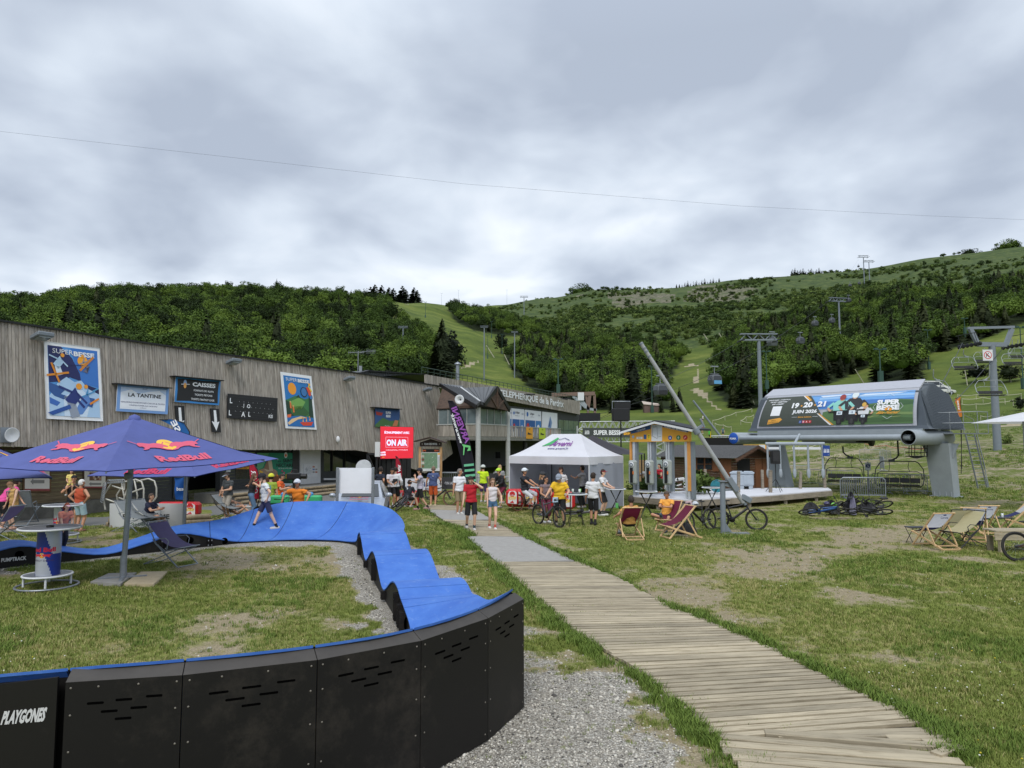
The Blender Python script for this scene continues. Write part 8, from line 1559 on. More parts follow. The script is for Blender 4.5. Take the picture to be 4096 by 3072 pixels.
# fences of reed and mesh behind the kiosk, cage chair
for k,(pts,mat,lb)in enumerate((([(470,600),(600,600),(600,890),(470,890)],M("reed_screen",S(146,122,88),rough=.9,var=.25,scale=20),'tan reed screen behind the ticket columns, left piece'),([(690,600),(785,598),(785,900),(690,900)],M('mesh_screen',S(150,164,158),rough=.9,var=.12,scale=4),'pale green mesh screen behind the ticket columns, right piece'))):a=[P('d5',x,y,39)for x,y in pts];a[2].z=a[3].z=0;MB().prism(a,(0,.05,0)).build('screen_fence',mat,None,label=lb,category='screen fence')
cg_=P('d6',1900,920,37.5);t=thing('lift_cage','black maintenance cage hanging below the right station tube','cage',tuple(cg_))
for(x0,x1)in((1897,1897),(1925,1925),(1960,1960),(2030,2030),(2065,2065),(2100,2100)):MB().tube(P('d6',x0,735,37.5),P('d6',x1,900,37.5),.02,n=5).W('bar',BLACK,t)
for y in(760,810,855,900):MB().tube(P('d6',1895,y,37.5),P('d6',2102,y,37.5),.02,n=5).tube(P('d6',1895,y,37.5),P('d6',1895,y,37.5)+Vector((.2,.7,0)),.02,n=5).W('bar',BLACK,t)
MB().prism([P('d6',x,y,37.5)for x,y in((1890,895),(2105,895),(1990,925))],(.2,.7,0)).W('floor',DARKM,t)
# course tapes on stakes
def tape(label,r,pts,stakes=True,col=(206,200,176),z=.9):
    q=[GT(r,x,y,38)for x,y in pts];t=thing('course_tape',label,'course tape',tuple(q[0]))
    for a,b_ in zip(q[:-1],q[1:]):
        a2,b2_=a+up_*z,b_+up_*z;s_=max(1,q[0].y/90);n=6;mb=MB();pl_=[a2.lerp(b2_,i/n)-up_*.18*math.sin(math.pi*i/n)for i in range(n+1)];mb.path(pl_,.03*s_,4);mb.W('tape',flat(col),t)
    for a in q:MB().tube(a,a+up_*(z+.1),.025*max(1,a.y/60),n=5).W('stake',M('pale_pole',S(176,172,150)),t)
tape('pale course tape climbing the meadow right of the boom','d5',[(1425,155),(1580,100),(1720,50),(1920,0)]);tape('pale course tape falling right from the stake behind the boom','d5',[(1455,195),(1560,222),(1660,248)]);tape('short course tape corner left of the station hood','d5',[(1945,85),(1850,110),(1780,160),(1915,188)])
tape('red and white tape along the gravel path under the station','d6',[(1410,850),(1650,880),(1850,905),(2110,925)],col=(206,120,100));tape('course tape below the white cars on the hill','c4',[(1640,865),(1800,862),(1980,862),(2190,858)]);tape('second course tape on the hill meadow at right','c4',[(1680,900),(1860,890),(2050,905)]);tape('third course tape on the hill meadow at right','c4',[(1660,945),(1800,950),(1960,930),(2120,915)]);tape('wooden rail fence below the conifers at the right edge','c4',[(1900,700),(2000,705),(2100,712),(2200,716)],col=(130,118,98),z=1.1);tape('lowest course tape at the gravel path right of the ladder','c4',[(1840,1060),(1940,1055),(2030,1060)]);tape('pale tape on the slope left of the gravel path','d6',[(530,940),(680,890),(910,850)])
# trees that stand out one by one
def tree(label,r,x,yb,yt,kind,seed=1,wf=1.0,grp=None,rmin=60,Y=None):
    b=GT(r,x,yb,rmin)if Y is None else P(r,x,yb,Y);H=P(r,x,yt,b.y).z-b.z;t=thing({'c':'spruce_tree','b':'broadleaf_tree','p':'pine_tree','s':'shrub'}[kind],label,{'c':'spruce','b':'tree','p':'pine','s':'shrub'}[kind],(b.x,b.y,b.z),seed*1.3,grp)
    h0={'c':14,'b':10,'p':10,'s':2.4}[kind];key=(kind,seed%3);me={'c':lambda:CONI[seed%3],'b':lambda:BROAD[seed%5],'p':lambda:PINE[seed%2],'s':lambda:BUSH[seed%3]}[kind]();k=H/h0
    o=bpy.data.objects.new('crown',me);COL.objects.link(o);o.parent=t;o.scale=(k*wf,k*wf,k)
    if kind!='s':tm=bpy.data.objects.new('trunk',TRK);COL.objects.link(tm);tm.parent=t;tm.scale=(k,k,k)
    return t
TRK=trunk_mesh(9,.28);NEED2=leaf_mat('dark_pine_needles',S(26,34,24),S(40,50,32),S(58,66,42));PINE=[broad_crown(40+s,w=3.6,h=10.5,z0=.6,nc=44,per=30,size=.30,mat=NEED2)for s in range(2)];BIGC=conifer_crown(77,w=4.2,h=14,z0=.2,tiers=26,per=70,size=.34,mat=NEED2)
t=tree('tall dark spruce left of the central piste with bare upper branches','g5',625,700,300,'c',1,1.0,Y=170);t.children[0].data=BIGC;t.children[0].scale=(t.children[0].scale[0]*1.05,)*2+(t.children[0].scale[2],)
tree('broad dark conifer standing beside the tall spruce','g5',690,690,395,'p',0,1.1,Y=172);tree('round dark conifer on the piste beside the lamp mast','g5',1028,535,395,'p',1,1.2)
for a_1 in(('blue-green spruce left of the grey gondola cabin mast','c3',950,975,745,0),('small spruce beside the hut roof','c3',1290,975,850,1),('spruce right of the grey gondola cabin','c3',1450,965,735,2),('pale young spruce above the white tent','c3',630,840,740,0),('young spruce left of the blue-green spruce','c3',870,978,800,1),('young spruce half hidden behind the boom','c3',1390,970,800,2)):tree(a_1[0],a_1[1],a_1[2],a_1[3],a_1[4],'c',a_1[5],1.15,'young spruces at the meadow edge')
for a_1 in(('dark pine at the right edge below the lift chairs','c4',2180,960,840,0,1.6),('dark pine with wide crown under the row of lift chairs','c4',1800,712,560,1,2.6),('dark pine right of the chairlift pylon','c4',2090,712,560,0,3.0)):tree(a_1[0],a_1[1],a_1[2],a_1[3],a_1[4],'p',a_1[5],a_1[6],'dark pines on the right meadow')
for i in range(9):x=140+i*41+random.randint(-12,12);tree(ORD[i]+' from the left of the spruces on the left skyline above the piste','g5',x,int(135+i*2.5),int(random.uniform(66,92)+i*2),'c',i,1.5,'skyline spruces above the piste',350).children[0].data=BIGC
for i in range(16):x=10+i*18;tree(ORD[i]+' from the left in the row of tiny spruces on the right skyline','g6',x,int(320-i*2.6),int(302-i*2.6-random.random()*8),'c',i,1.3,'tiny skyline spruces',600)
for i in range(12):x=745+i*17;tree(ORD[i]+' from the left in the dark spruce clump left of the skyline pylons','g6',x,int(222-i*.4),int(198+random.random()*8),'c',i,1.6,'skyline spruce clump',600)
for i,(x,yb,yt)in enumerate(((2083,60,30),(2125,62,30),(2145,62,38),(1865,95,68),(1700,135,100),(1800,115,90),(1770,120,98))):tree(['round tree','smaller round tree','low round tree','flat bush','small bush','medium bush','tiny bush'][i]+' standing alone on the bare right-hand ridge','g6',x,yb,yt,'b',i,1.25,'lone ridge trees',600)
for i,(x,yb,yt)in enumerate(((1555,112,80),(1590,112,82),(1630,114,85),(1720,110,76),(1745,110,78),(1815,108,76),(1850,112,88))):tree(ORD[i]+' from the left of the dark trees crowning the cliff','g5',x,yb,yt,'b',i,1.4,'trees on the cliff top',500)
# wild growth on the deck surroundings
for i,(r,x,yb,yt,w)in enumerate((('d5',720,1000,930,1.2),('d5',1230,1000,890,1.6),('d5',1330,985,920,1.3),('d5',560,1010,960,1.0),('c4',2060,1240,1150,1.4))):b=G(r,x,yb+60)if r=='d5' else GT(r,x,yb,38);b.y=33.5 if r=='d5' else b.y;b=P(r,x,yb,b.y);t=thing('weed_clump','leafy weeds '+['below the woman in the red dress','in front of the chalet window','left of the hoop behind the deck','under the middle ticket column','at the foot of the chairlift pylon'][i],'weeds',tuple(b),i,'weed clumps round the deck');o=bpy.data.objects.new('leaves',BUSH[i%3]);COL.objects.link(o);o.parent=t;k=.28*w;o.scale=(k*1.6,k,k)
# ------------------------------------------------------------------ people
TMP=bpy.data.scenes.new('figure_workshop');SKINS=[S(206,160,132),S(188,138,108),S(220,178,152)]
SK=[M('skin_%d'%i,c,rough=.6,var=.04)for i,c in enumerate(SKINS)]
def ik(a,b,l1,l2,pole):
    d=b-a;L_=min(d.length,(l1+l2)*.999);d=d.normalized();b2=a+d*L_;x=(l1*l1-l2*l2+L_*L_)/(2*L_);h=math.sqrt(max(l1*l1-x*x,0));p=Vector(pole);p=(p-d*p.dot(d)).normalized();return a+d*x+p*h,b2
def person(label,loc,face=0,h=1.75,pel=None,lean=0,side=0,feet=None,hands=None,head=(0,0),top=(210,210,212),sleeve=.6,bot=(30,30,34),legt=.75,shoe=(190,190,190),sock=None,hair=(50,38,30),longhair=0,hat=None,hatc=(30,30,34),sk=0,cat='person',build=1.0,kp=None,ep=None,shades=False,group=None,back=None):
    s=h/1.75;F_=Vector;pv=F_(pel or(0,0,.93));R=Matrix.Rotation(rad(lean),3,'X')@Matrix.Rotation(rad(side),3,'Y');U=R@F_((0,0,1));X=R@F_((1,0,0));Fw=R@F_((0,-1,0))
    feet=feet or((.1,-.02,.08),(-.1,.02,.08));hands=hands or((.27,-.08,.84),(-.27,-.08,.84));ch=pv+U*.30;sh=pv+U*.49;nk=pv+U*.565;HR_=Matrix.Rotation(rad(head[0]),3,'Z')@Matrix.Rotation(rad(head[1]+lean*.35),3,'X');hU=HR_@F_((0,0,1));hF=HR_@F_((0,-1,0));hX=HR_@F_((1,0,0));hd=nk+hU*.145+hF*.02
    B=[];mb=MB();bw_=build
    def seg(tag_,a,b,r0,r1):B.append((tag_,a,b,(r0+r1)/2));mb.tube(a,b,r0,r1,10);mb.ell(a,(r0,)*3,n=8,k=5);mb.ell(b,(r1,)*3,n=8,k=5)
    def ell(tag_,c,r,Rm):mb.ell(c,r,Rm,n=12,k=8)
    RT=Matrix((X,-Fw,U)).transposed();ell('t',pv+U*.02,(.165*bw_,.125*bw_,.13),RT);ell('t',pv+U*.15,(.145*bw_,.11*bw_,.15),RT);ell('t',ch,(.165*bw_,.12*bw_,.17),RT);ell('t',sh-U*.05,(.175,.10,.09),RT)
    B+=[('pelvis',pv-X*.08-U*.02,pv+X*.08-U*.02,.12),('torso',pv+U*.12,sh-U*.06,.13),('torso',sh-X*.1-U*.02,sh+X*.1-U*.02,.08)]
    seg('neck',sh-U*.02,nk+hU*.04,.058,.052);B.append(('head',hd,hd+hU*.02,.1));RH=Matrix((hX,-hF,hU)).transposed()
    mb.ell(hd+hU*.02,(.076,.094,.105),RH,n=14,k=10);mb.ell(hd-hU*.055+hF*.025,(.055,.062,.062),RH,n=12,k=8);mb.ell(hd-hU*.012+hF*.098,(.013,.02,.024),RH,n=8,k=6)
    for q in(-1,1):mb.ell(hd+hX*.078*q-hU*.005,(.012,.02,.03),RH,n=8,k=6)
    J={}
    for i,sx in enumerate((1,-1)):
        S0=sh+X*.175*sx-U*.02;E,Hn=ik(S0,F_(hands[i]),.285,.25,(ep[i]if ep else(sx*.45,.5,-.25)));seg('arm'+'LR'[i],S0,E,.052*bw_,.042*bw_);seg('fore'+'LR'[i],E,Hn,.04*bw_,.027);fd=(Hn-E).normalized();B.append(('hand',Hn,Hn+fd*.09,.03));J[i]=(Hn,fd)
        yy=Fw if abs(fd.dot(Fw))<.8 else U;px=fd.cross(yy).normalized();RM=Matrix((px,px.cross(fd),fd)).transposed();mb.ell(Hn+fd*.05,(.022,.036,.05),RM,n=8,k=6);J[i]=(Hn,fd,px)
        H0=pv+X*.095*sx-U*.03;A=F_(feet[i]);K,A2=ik(H0,A,.43,.43,(kp[i]if kp else(sx*.08,-1,.15)));seg('thigh'+'LR'[i],H0,K,.088*bw_,.055*bw_);seg('calf'+'LR'[i],K,A2,.056*bw_,.036);ft=F_((0,-1,0));sd=(A2-K).normalized()
        if abs(sd.z)<.6:ft=F_((0,-.5,.85))
        seg('foot',A2-F_((0,-.04,.032)),A2+ft*.17-F_((0,0,.04)),.046,.038)
    me=bpy.data.meshes.new('tmp');me.from_pydata(mb.v,[],mb.f);o=bpy.data.objects.new('tmp',me);TMP.collection.objects.link(o);md=o.modifiers.new('r','REMESH');md.mode='VOXEL';md.voxel_size=.0135
    vl=TMP.view_layers[0];vl.update();ev=o.evaluated_get(vl.depsgraph);m2=ev.to_mesh();nv=len(m2.vertices);co=np.empty(nv*3);m2.vertices.foreach_get('co',co);co=co.reshape(-1,3);no=np.empty(nv*3);m2.vertices.foreach_get('normal',no);no=no.reshape(-1,3);nfc=len(m2.polygons);fc=np.empty(len(m2.loops),int);m2.loops.foreach_get('vertex_index',fc);fc=fc.reshape(-1,4)if len(fc)==nfc*4 else None
    if fc is None:fc=np.array([list(p.vertices)if len(p.vertices)==4 else list(p.vertices)+[p.vertices[-1]]for p in m2.polygons])
    ev.to_mesh_clear();bpy.data.objects.remove(o);bpy.data.meshes.remove(me)
    e_=co[fc];nb=(co*0);cnt=np.zeros(nv);
    for k in range(4):np.add.at(nb,fc[:,k],e_.mean(1));np.add.at(cnt,fc[:,k],1)
    co=co*.4+.6*nb/np.maximum(cnt,1)[:,None]
    cen=co[fc].mean(1);best=np.full(len(fc),1e9);bi=np.zeros(len(fc),int);bt_=np.zeros(len(fc))
    for i,(tg,a,b,r)in enumerate(B):
        a=np.array(a);b=np.array(b);d=b-a;t_=np.clip(((cen-a)@d)/(d@d+1e-9),0,1);q=np.linalg.norm(cen-a-t_[:,None]*d,axis=1)-r*.8;w=q<best;best[w]=q[w];bi[w]=i;bt_[w]=t_[w]
    tags=np.array([b[0]for b in B])[bi]
    t=thing('person',label,cat,tuple(loc),rad(face),group);t.scale=(s,)*3
    def sub(name,mask,off,mat,grow=None,parent=None):
        if not mask.any():return
        f=fc[mask];vi,inv=np.unique(f,return_inverse=True);f=inv.reshape(-1,4);of=np.full(len(vi),off)
        if grow is not None:of=of+grow(vi)
        v=co[vi]+no[vi]*of[:,None];tri=f[:,2]==f[:,3];m_=bpy.data.meshes.new(name);m_.from_pydata(v.tolist(),[],[tuple(x[:3])if q else tuple(x)for x,q in zip(f.tolist(),tri)]);m_.polygons.foreach_set('use_smooth',[True]*len(f));m_.materials.append(mat);ob=bpy.data.objects.new(name,m_);COL.objects.link(ob);ob.parent=t;return ob
    up3=np.char.startswith(tags,'arm');fo=np.char.startswith(tags,'fore');th=np.char.startswith(tags,'thigh');cf=np.char.startswith(tags,'calf')
    soft=np.zeros(nv,bool);soft[fc[(tags=='torso')|(tags=='pelvis')|(up3&(bt_<.5))].ravel()]=True
    for _ in range(7):
        nb[:]=0;e_=co[fc]
        for k in range(4):np.add.at(nb,fc[:,k],e_.mean(1))
        co[soft]=(nb/np.maximum(cnt,1)[:,None])[soft]
    fm=MB();fm.v=[tuple(v)for v in co];fm.f=[tuple(dict.fromkeys(x))for x in fc.tolist()];fm.m=[0]*len(fm.f);fm.sm=[True]*len(fm.f)
    for i in J:
        Hn,fd,px=J[i];bx=px.cross(fd);pl=Hn+fd*.085
        for k in range(4):o0=pl+bx*(.026-.0175*k)-fd*.01;l_=(.066,.078,.072,.056)[k];m_=o0+fd*l_*.55+px*.006;fm.path([o0-fd*.01,m_,m_+fd*l_*.4+px*.022],[.0095,.0085,.006],5)
        th0=Hn+fd*.03+bx*.03;fm.path([th0,th0+fd*.028+bx*.02,th0+fd*.055+bx*.022+px*.012],[.012,.010,.007],5)
    fm.build('body',SK[sk],t)
    tr=(tags=='torso');pl_=(tags=='pelvis')
    cl=lambda c:M('cloth_%02x%02x%02x'%c,S(*c),rough=.85,var=.06,scale=7)
    if top:sub('shirt',tr|(up3&(bt_<sleeve))|(fo&(bt_<sleeve-1))|(pl_&(cen[:,2]>pv.z-.02)&(sleeve>0)),.016,cl(top),lambda vi:.006+.007*np.sin(co[vi][:,2]*38+co[vi][:,0]*27*np.sin(co[vi][:,2]*9)+5*co[vi][:,1])+.004*rng.random(len(vi)))
    if bot:sub('shorts' if legt<1.1 else 'trousers',pl_|(th&(bt_<legt))|(cf&(bt_<legt-1))|(tr&(cen[:,2]<pv.z+.1)&(abs(lean)<30)),.010,cl(bot),lambda vi:np.clip((pv.z-.15-co[vi][:,2])*.09,0,.02))
    sub('shoes',tags=='foot',.012,cl(shoe))
    if sock:sub('socks',cf&(bt_>.72),.005,cl(sock))
    lc=(cen-np.array(hd));lz=lc@np.array(hU);ly=lc@np.array(hF);hdm=tags=='head'
    if hair:sub('hair',hdm&((lz>.05)|((ly<.0)&(lz>-.06)))&~((ly>.05)&(lz<.075)),.012,M('hair_%02x%02x%02x'%hair,S(*hair),rough=.8,var=.2,scale=20),lambda vi:.01*rng.random(len(vi)))
    if longhair:
        mb=MB()
        for k in range(9):a=-1.0+k*.25;p0=hd+hX*.07*math.sin(a*1.5)-hF*.07*math.cos(a)+hU*.02;mb.path([p0,p0-hU*.12-hF*.03,p0-U*longhair*.6-Fw*.06,p0-U*longhair-Fw*.04+X*.01*k],[.035,.034,.03,.012],6)
        mb.build('long_hair',M('hair_%02x%02x%02x'%hair,S(*hair),rough=.8,var=.2,scale=20),t)
    mb=MB()
    for q in(-1,1):mb.ell(hd+hX*.03*q+hF*.088+hU*.012,(.013,.006,.008)if not shades else(.026,.012,.018),RH,n=8,k=5)
    if shades:mb.tube(hd-hX*.075+hU*.02+hF*.03,hd-hX*.05+hF*.085+hU*.015,.004,n=4).tube(hd+hX*.075+hU*.02+hF*.03,hd+hX*.05+hF*.085+hU*.015,.004,n=4)
    mb.build('sunglasses' if shades else 'eyes',BLACK,t);MB().ell(hd-hU*.06+hF*.082,(.022,.006,.007),RH,n=8,k=5).build('mouth',M('lips',S(150,88,80)),t)
    hm=cl(hatc)
    if hat in('cap','capback'):sg_=1 if hat=='cap' else-1;mb=MB().ell(hd+hU*.03,(.09,.108,.095),RH,n=14,k=10,zmin=.1);mb.ell(hd+hU*.045+hF*.12*sg_,(.07,.075,.008),RH,n=10,k=4).build('cap',hm,t)
    if hat=='helmet':
        mb=MB().ell(hd+hU*.035,(.108,.135,.12),RH,n=16,k=12,zmin=-.1);hb=mb.build('helmet',hm,t);mb=MB()
        for k in range(-1,2):
            for j in range(3):mb.ell(hd+hU*(.135-.028*abs(k)-.02*abs(j-1))+hX*.052*k+hF*(.07-.065*j),(.012,.026,.022),RH,n=6,k=4)
        mb.build('helmet_vent',BLACK,hb);MB().ell(hd+hU*.07+hF*.13,(.075,.06,.01),RH,n=10,k=4).build('visor',hm,hb);MB().path([hd+hX*.085+hU*.0,hd+hX*.05-hU*.11+hF*.03,hd-hX*.05-hU*.11+hF*.03,hd-hX*.085],.006,4).build('strap',BLACK,hb)
    if back:sf=Surf(*[sh+X*.12*sx-U*z-Fw*.165 for sx,z in((-1,.34),(1,.34),(1,.02),(-1,.02))]);sf.n=-Fw;p=Print(sf);back(p);p.build(t,'shirt_print',world=False)
    return t
g=lambda r,x,y,z=0:G(r,x,y,z)
WALK=((.09,-.28,.08),(-.09,.26,.14));HIPS=((.20,.02,1.02),(-.20,.02,1.02));FRONT=((.10,-.34,1.08),(-.10,-.34,1.06));SIT=dict(pel=(0,.12,.42),feet=((.14,-.42,.08),(-.14,-.40,.08)))
def at_(r,x,y,Y):q=P(r,x,y,Y);return Vector((q.x,q.y,0))
Pn=person
c=at_('d2',822,1180,21.6);Pn('young rider in white T-shirt and black helmet walking on the blue banked turn',c+Vector((0,0,.24)),-62,1.70,lean=6,feet=((.08,.34,.10),(-.08,-.36,.09)),hands=((.24,.0,.98),(-.24,-.02,.98)),head=(-8,16),top=(214,216,218),bot=(48,50,84),legt=.8,shoe=(190,186,186),sock=(26,26,28),hat='helmet',hatc=(32,32,38),sk=2,ep=((1,.6,0),(-1,.6,0)),back=lambda p:(p.poly((110,190,210),[(.1,.5),(.85,.45),(.9,.9),(.4,.95),(.1,.85)],1),p.poly((40,60,70),[(.45,.2),(.55,.2),(.6,.7),(.4,.7)],2)))
c=g('d3',1600,1560);Pn('young man in red T-shirt and black shorts walking, one hand at his head',c,8,1.80,feet=((.1,-.05,.08),(-.12,.22,.13)),hands=((.13,-.17,1.50),(-.27,-.14,.86)),head=(-15,34),top=(180,26,40),bot=(24,24,28),legt=.95,shoe=(196,192,190),sock=(60,80,90),hair=(46,30,26),sk=2,ep=((1,-.5,-.6),(-.4,.6,-.2)))
c=g('d3',1915,1545);Pn('young woman in white tank top and denim shorts wearing sunglasses',c,12,1.68,feet=((.07,-.12,.08),(-.08,.14,.1)),hands=((.28,-.18,.98),(-.20,-.18,.82)),head=(0,10),top=(214,208,210),sleeve=0,bot=(74,108,140),legt=.3,shoe=(214,214,214),sock=(200,90,80),hair=(122,92,66),longhair=.42,shades=True,sk=2,build=.93)
Pn('grey-haired man in white T-shirt and khaki shorts walking on the boardwalk',g('d3',1425,1320),22,1.80,feet=((.09,.05,.08),(-.09,-.05,.08)),head=(60,0),top=(220,220,224),bot=(128,112,84),legt=.95,shoe=(200,200,196),hair=(120,112,106),hatc=(190,40,50),sk=1,build=1.1)
Pn('man in blue vest jersey and orange shorts seen from behind',g('d3',1040,1200),180,1.78,hands=((.32,-.05,.9),(-.3,-.18,1.0)),head=(0,12),top=(70,84,124),sleeve=.45,bot=(214,100,50),legt=.9,shoe=(190,180,140),hair=(120,100,84),sk=1,build=1.1,back=lambda p:(p.disc((30,40,90),.5,.8,.17,2),p.text(W_,'F',.5,.8,.2,k=3,bold=.03)))
Pn('man in black cap and white and black jersey seen from behind',g('d3',480,1215),175,1.76,hands=((.24,-.12,.9),(-.26,-.1,.92)),top=(212,212,214),sleeve=1.7,bot=(22,22,24),legt=.95,shoe=(30,30,32),sock=(220,220,220),hat='cap',hatc=(22,22,26),build=1.05,back=lambda p:p.rect((28,28,32),-.1,0,1.1,.55,1))
Pn('rider squatting in black jersey numbered 87',g('d3',665,1215),160,1.76,pel=(0,.1,.42),lean=26,feet=((.16,-.1,.08),(-.16,.02,.08)),hands=((.14,-.42,.6),(-.14,-.42,.62)),head=(20,0),top=(34,36,46),bot=(22,22,24),legt=.95,shoe=(180,174,170),back=lambda p:p.text((200,206,216),'87',.5,.7,.3,k=2,bold=.05,width=.5))
Pn('cyclist in patterned white jersey and dark helmet with leg bent, hand at chin',g('d3',845,1260),-75,1.76,feet=((.09,.34,.13),(-.09,-.06,.08)),hands=((.1,-.22,1.42),(-.12,-.3,1.2)),top=(176,170,184),bot=(24,24,26),legt=.85,shoe=(170,130,130),sock=(24,24,26),hat='helmet',hatc=(38,38,46),back=lambda p:p.poly((70,74,110),[(.2,.2),(.8,.3),(.7,.8),(.3,.7)],1))
Pn('man in navy polo standing with hand on hip behind the blank board',at_('d3',260,1000,31),150,1.8,hands=HIPS,top=(30,36,52),bot=(40,40,44),legt=1.9,hair=(44,36,32),sk=1)
Pn('man in white and red jersey looking down beside the black cap man',at_('d3',430,1000,31.8),20,1.74,hands=FRONT,head=(0,25),top=(206,200,204),bot=(30,30,34),hair=(30,26,24),sk=1)
Pn('person in neon yellow shirt and white and black helmet, arm raised',g('d3',1780,1140),170,1.76,hands=((.12,-.18,1.52),(-.26,-.1,.9)),head=(60,0),top=(200,230,40),bot=(80,60,110),legt=.9,hat='helmet',hatc=(200,206,200),shoe=(190,190,190),ep=((1,-.3,-.5),(-.4,.5,0)))
Pn('rider in black with neon green helmet sitting on a bike by the tent',at_('d3',2060,1100,31.5),-50,1.74,pel=(0,.05,.95),lean=22,feet=((.12,-.05,.3),(-.12,.0,.08)),hands=((.22,-.45,1.02),(-.22,-.45,1.02)),top=(32,32,36),sleeve=1.8,bot=(120,40,60),legt=1.0,hat='helmet',hatc=(180,220,60))
Pn('person with blond hair far behind the rider in neon helmet',at_('d3',2025,1000,36),180,1.72,top=(150,150,150),hair=(176,146,106),longhair=.2,hands=((.15,-.2,1.4),(-.2,-.1,.9)))
Pn('bearded man in black polo and white helmet sitting on his parked bike with a cup',at_('d4',540,960,28.3),55,1.78,pel=(0,.1,.98),lean=-4,feet=((.12,-.26,.42),(-.12,-.2,.34)),hands=((.12,-.42,1.16),(-.12,-.42,1.14)),top=(32,34,42),bot=(196,196,200),legt=1.15,shoe=(120,104,90),sock=(30,30,30),hat='helmet',hatc=(214,220,226),sk=1)
Pn('woman with black helmet and blond braid in black top at the bistro table',at_('d4',745,1050,28.4),60,1.68,hands=((.1,-.3,1.1),(-.15,-.25,1.05)),top=(40,38,42),hair=(170,134,96),longhair=.3,hat='helmet',hatc=(52,54,56),build=.95)
Pn('dark-haired woman in patterned sleeveless blouse wearing sunglasses',at_('d4',790,1180,25.8),25,1.64,hands=((.1,-.28,1.08),(-.12,-.26,1.02)),head=(30,0),top=(120,104,108),sleeve=.15,bot=(110,40,66),legt=1.5,shoe=(210,210,210),hair=(34,26,26),shades=True,sk=1)
Pn('stout cyclist in yellow and orange jersey with grey helmet holding his bike',at_('d4',985,1200,24.9),-8,1.80,lean=8,feet=((.14,-.02,.08),(-.12,.1,.08)),hands=((.26,-.34,1.06),(-.44,-.3,1.0)),head=(-8,30),top=(230,184,40),bot=(22,22,24),legt=.9,shoe=(170,160,140),sock=(30,30,30),hat='helmet',hatc=(140,148,160),sk=0,build=1.25)
Pn('man in white T-shirt and maroon cap standing inside the tent',at_('d4',1010,1000,30.6),-35,1.80,hands=((.1,-.1,1.0),(-.1,.2,1.0)),head=(-30,0),top=(206,204,204),bot=(40,40,44),hat='cap',hatc=(70,26,34))
Pn('man in white T-shirt and dark trousers turned away inside the tent opening',at_('d4',1300,1000,31.5),-120,1.84,hands=((.2,-.4,1.3),(-.2,-.3,1.25)),top=(190,190,192),bot=(26,26,30),legt=1.9)
Pn('man in black cap and long white T-shirt seen from behind, right of the tables',g('d4',1440,1190),165,1.80,top=(214,214,216),bot=(34,34,38),legt=.95,shoe=(30,30,32),sock=(30,30,30),hat='cap',hatc=(24,24,28),head=(-30,0),sk=1,feet=((.07,-.06,.08),(-.07,.08,.08)))
Pn('man with moustache in white T-shirt and red cap leaning at the high table',g('d4',1555,1065),60,1.80,lean=5,hands=((.12,-.42,1.08),(-.12,-.42,1.08)),top=(214,214,216),bot=(34,34,38),legt=.95,shoe=(216,216,214),sock=(220,220,220),hat='cap',hatc=(150,30,46),sk=2)
sit_loc=CH1;Pn('man in mustard shirt with phone sitting in the maroon deck chair seen from behind',CH1+Vector((.02,.16,0)),190,1.76,pel=(0,.05,.45),lean=-15,feet=((.1,-.62,.1),(-.1,-.75,.42)),hands=((.42,-.1,.62),(-.34,-.36,.78)),top=(200,150,80),bot=(30,30,34),legt=1.0,shoe=(90,90,96),sock=(196,200,210),hair=(58,50,44),sk=1)
t=thing('mobile_phone','green cased mobile phone held by the man in the maroon deck chair','phone',tuple(CH1+Vector((-.28,.62,.92))));MB().box((0,0,0),(.09,.02,.16),bev=.008).build('case',flat((90,170,90)),t)
Pn('man in orange polo reading in the maroon deck chair with one leg crossed',CH2+Vector((-.12,.0,0)),-28,1.76,pel=(0,.1,.47),lean=-12,feet=((.14,-.52,.08),(-.02,-.44,.46)),hands=((.06,-.24,.78),(-.06,-.24,.78)),head=(0,32),top=(232,164,70),bot=(24,24,26),legt=.95,shoe=(70,84,96),hair=(84,72,62),sk=1,kp=((.3,-1,.4),(-1,-.4,.2)))
Pn('dark-haired woman in a red dress standing behind the ticket columns',at_('d5',758,995,36.5)+Vector((0,0,.1)),-65,1.66,hands=((.1,-.3,1.1),(-.1,-.3,1.06)),top=(176,24,44),sleeve=.3,bot=(176,24,44),legt=.8,hair=(50,36,32),longhair=.15,build=1.1)
Pn('person in black shorts half hidden by the middle ticket column',at_('d5',600,1010,34.6),0,1.76,hands=((.2,-.2,1.1),(-.3,-.2,1.3)),top=(196,196,196),bot=(26,26,28))
Pn('white-haired woman in rust camisole and pale shorts, hands on hips, seen from behind',g('d1',870,905),172,1.66,hands=HIPS,head=(-35,0),top=(178,76,46),sleeve=0,bot=(170,196,206),legt=.75,shoe=(150,110,90),hair=(214,212,208),sk=1,build=1.15,ep=((1,.3,0),(-1,.3,0)))
c=P('d1',680,1085,18.4);c.z=.1;Pn('girl in pink cap with curly red hair and coral T-shirt stepping over the blue track',c,55,1.27,lean=24,feet=((.08,.1,.08),(-.1,-.06,.08)),hands=((.14,-.34,.88),(-.14,-.38,.84)),head=(0,0),top=(222,140,120),bot=(30,32,46),legt=1.7,shoe=(216,210,206),hair=(128,62,40),hat='cap',hatc=(222,180,192),sk=2,longhair=.12,cat='child')
Pn('bearded man in dark cap carrying a child on his shoulders',at_('d1',790,900,24.6),25,1.74,top=(40,40,44),hat='capback',hatc=(30,34,44),hair=(30,26,24),hands=((.14,-.2,1.35),(-.14,-.2,1.35)),sk=1)
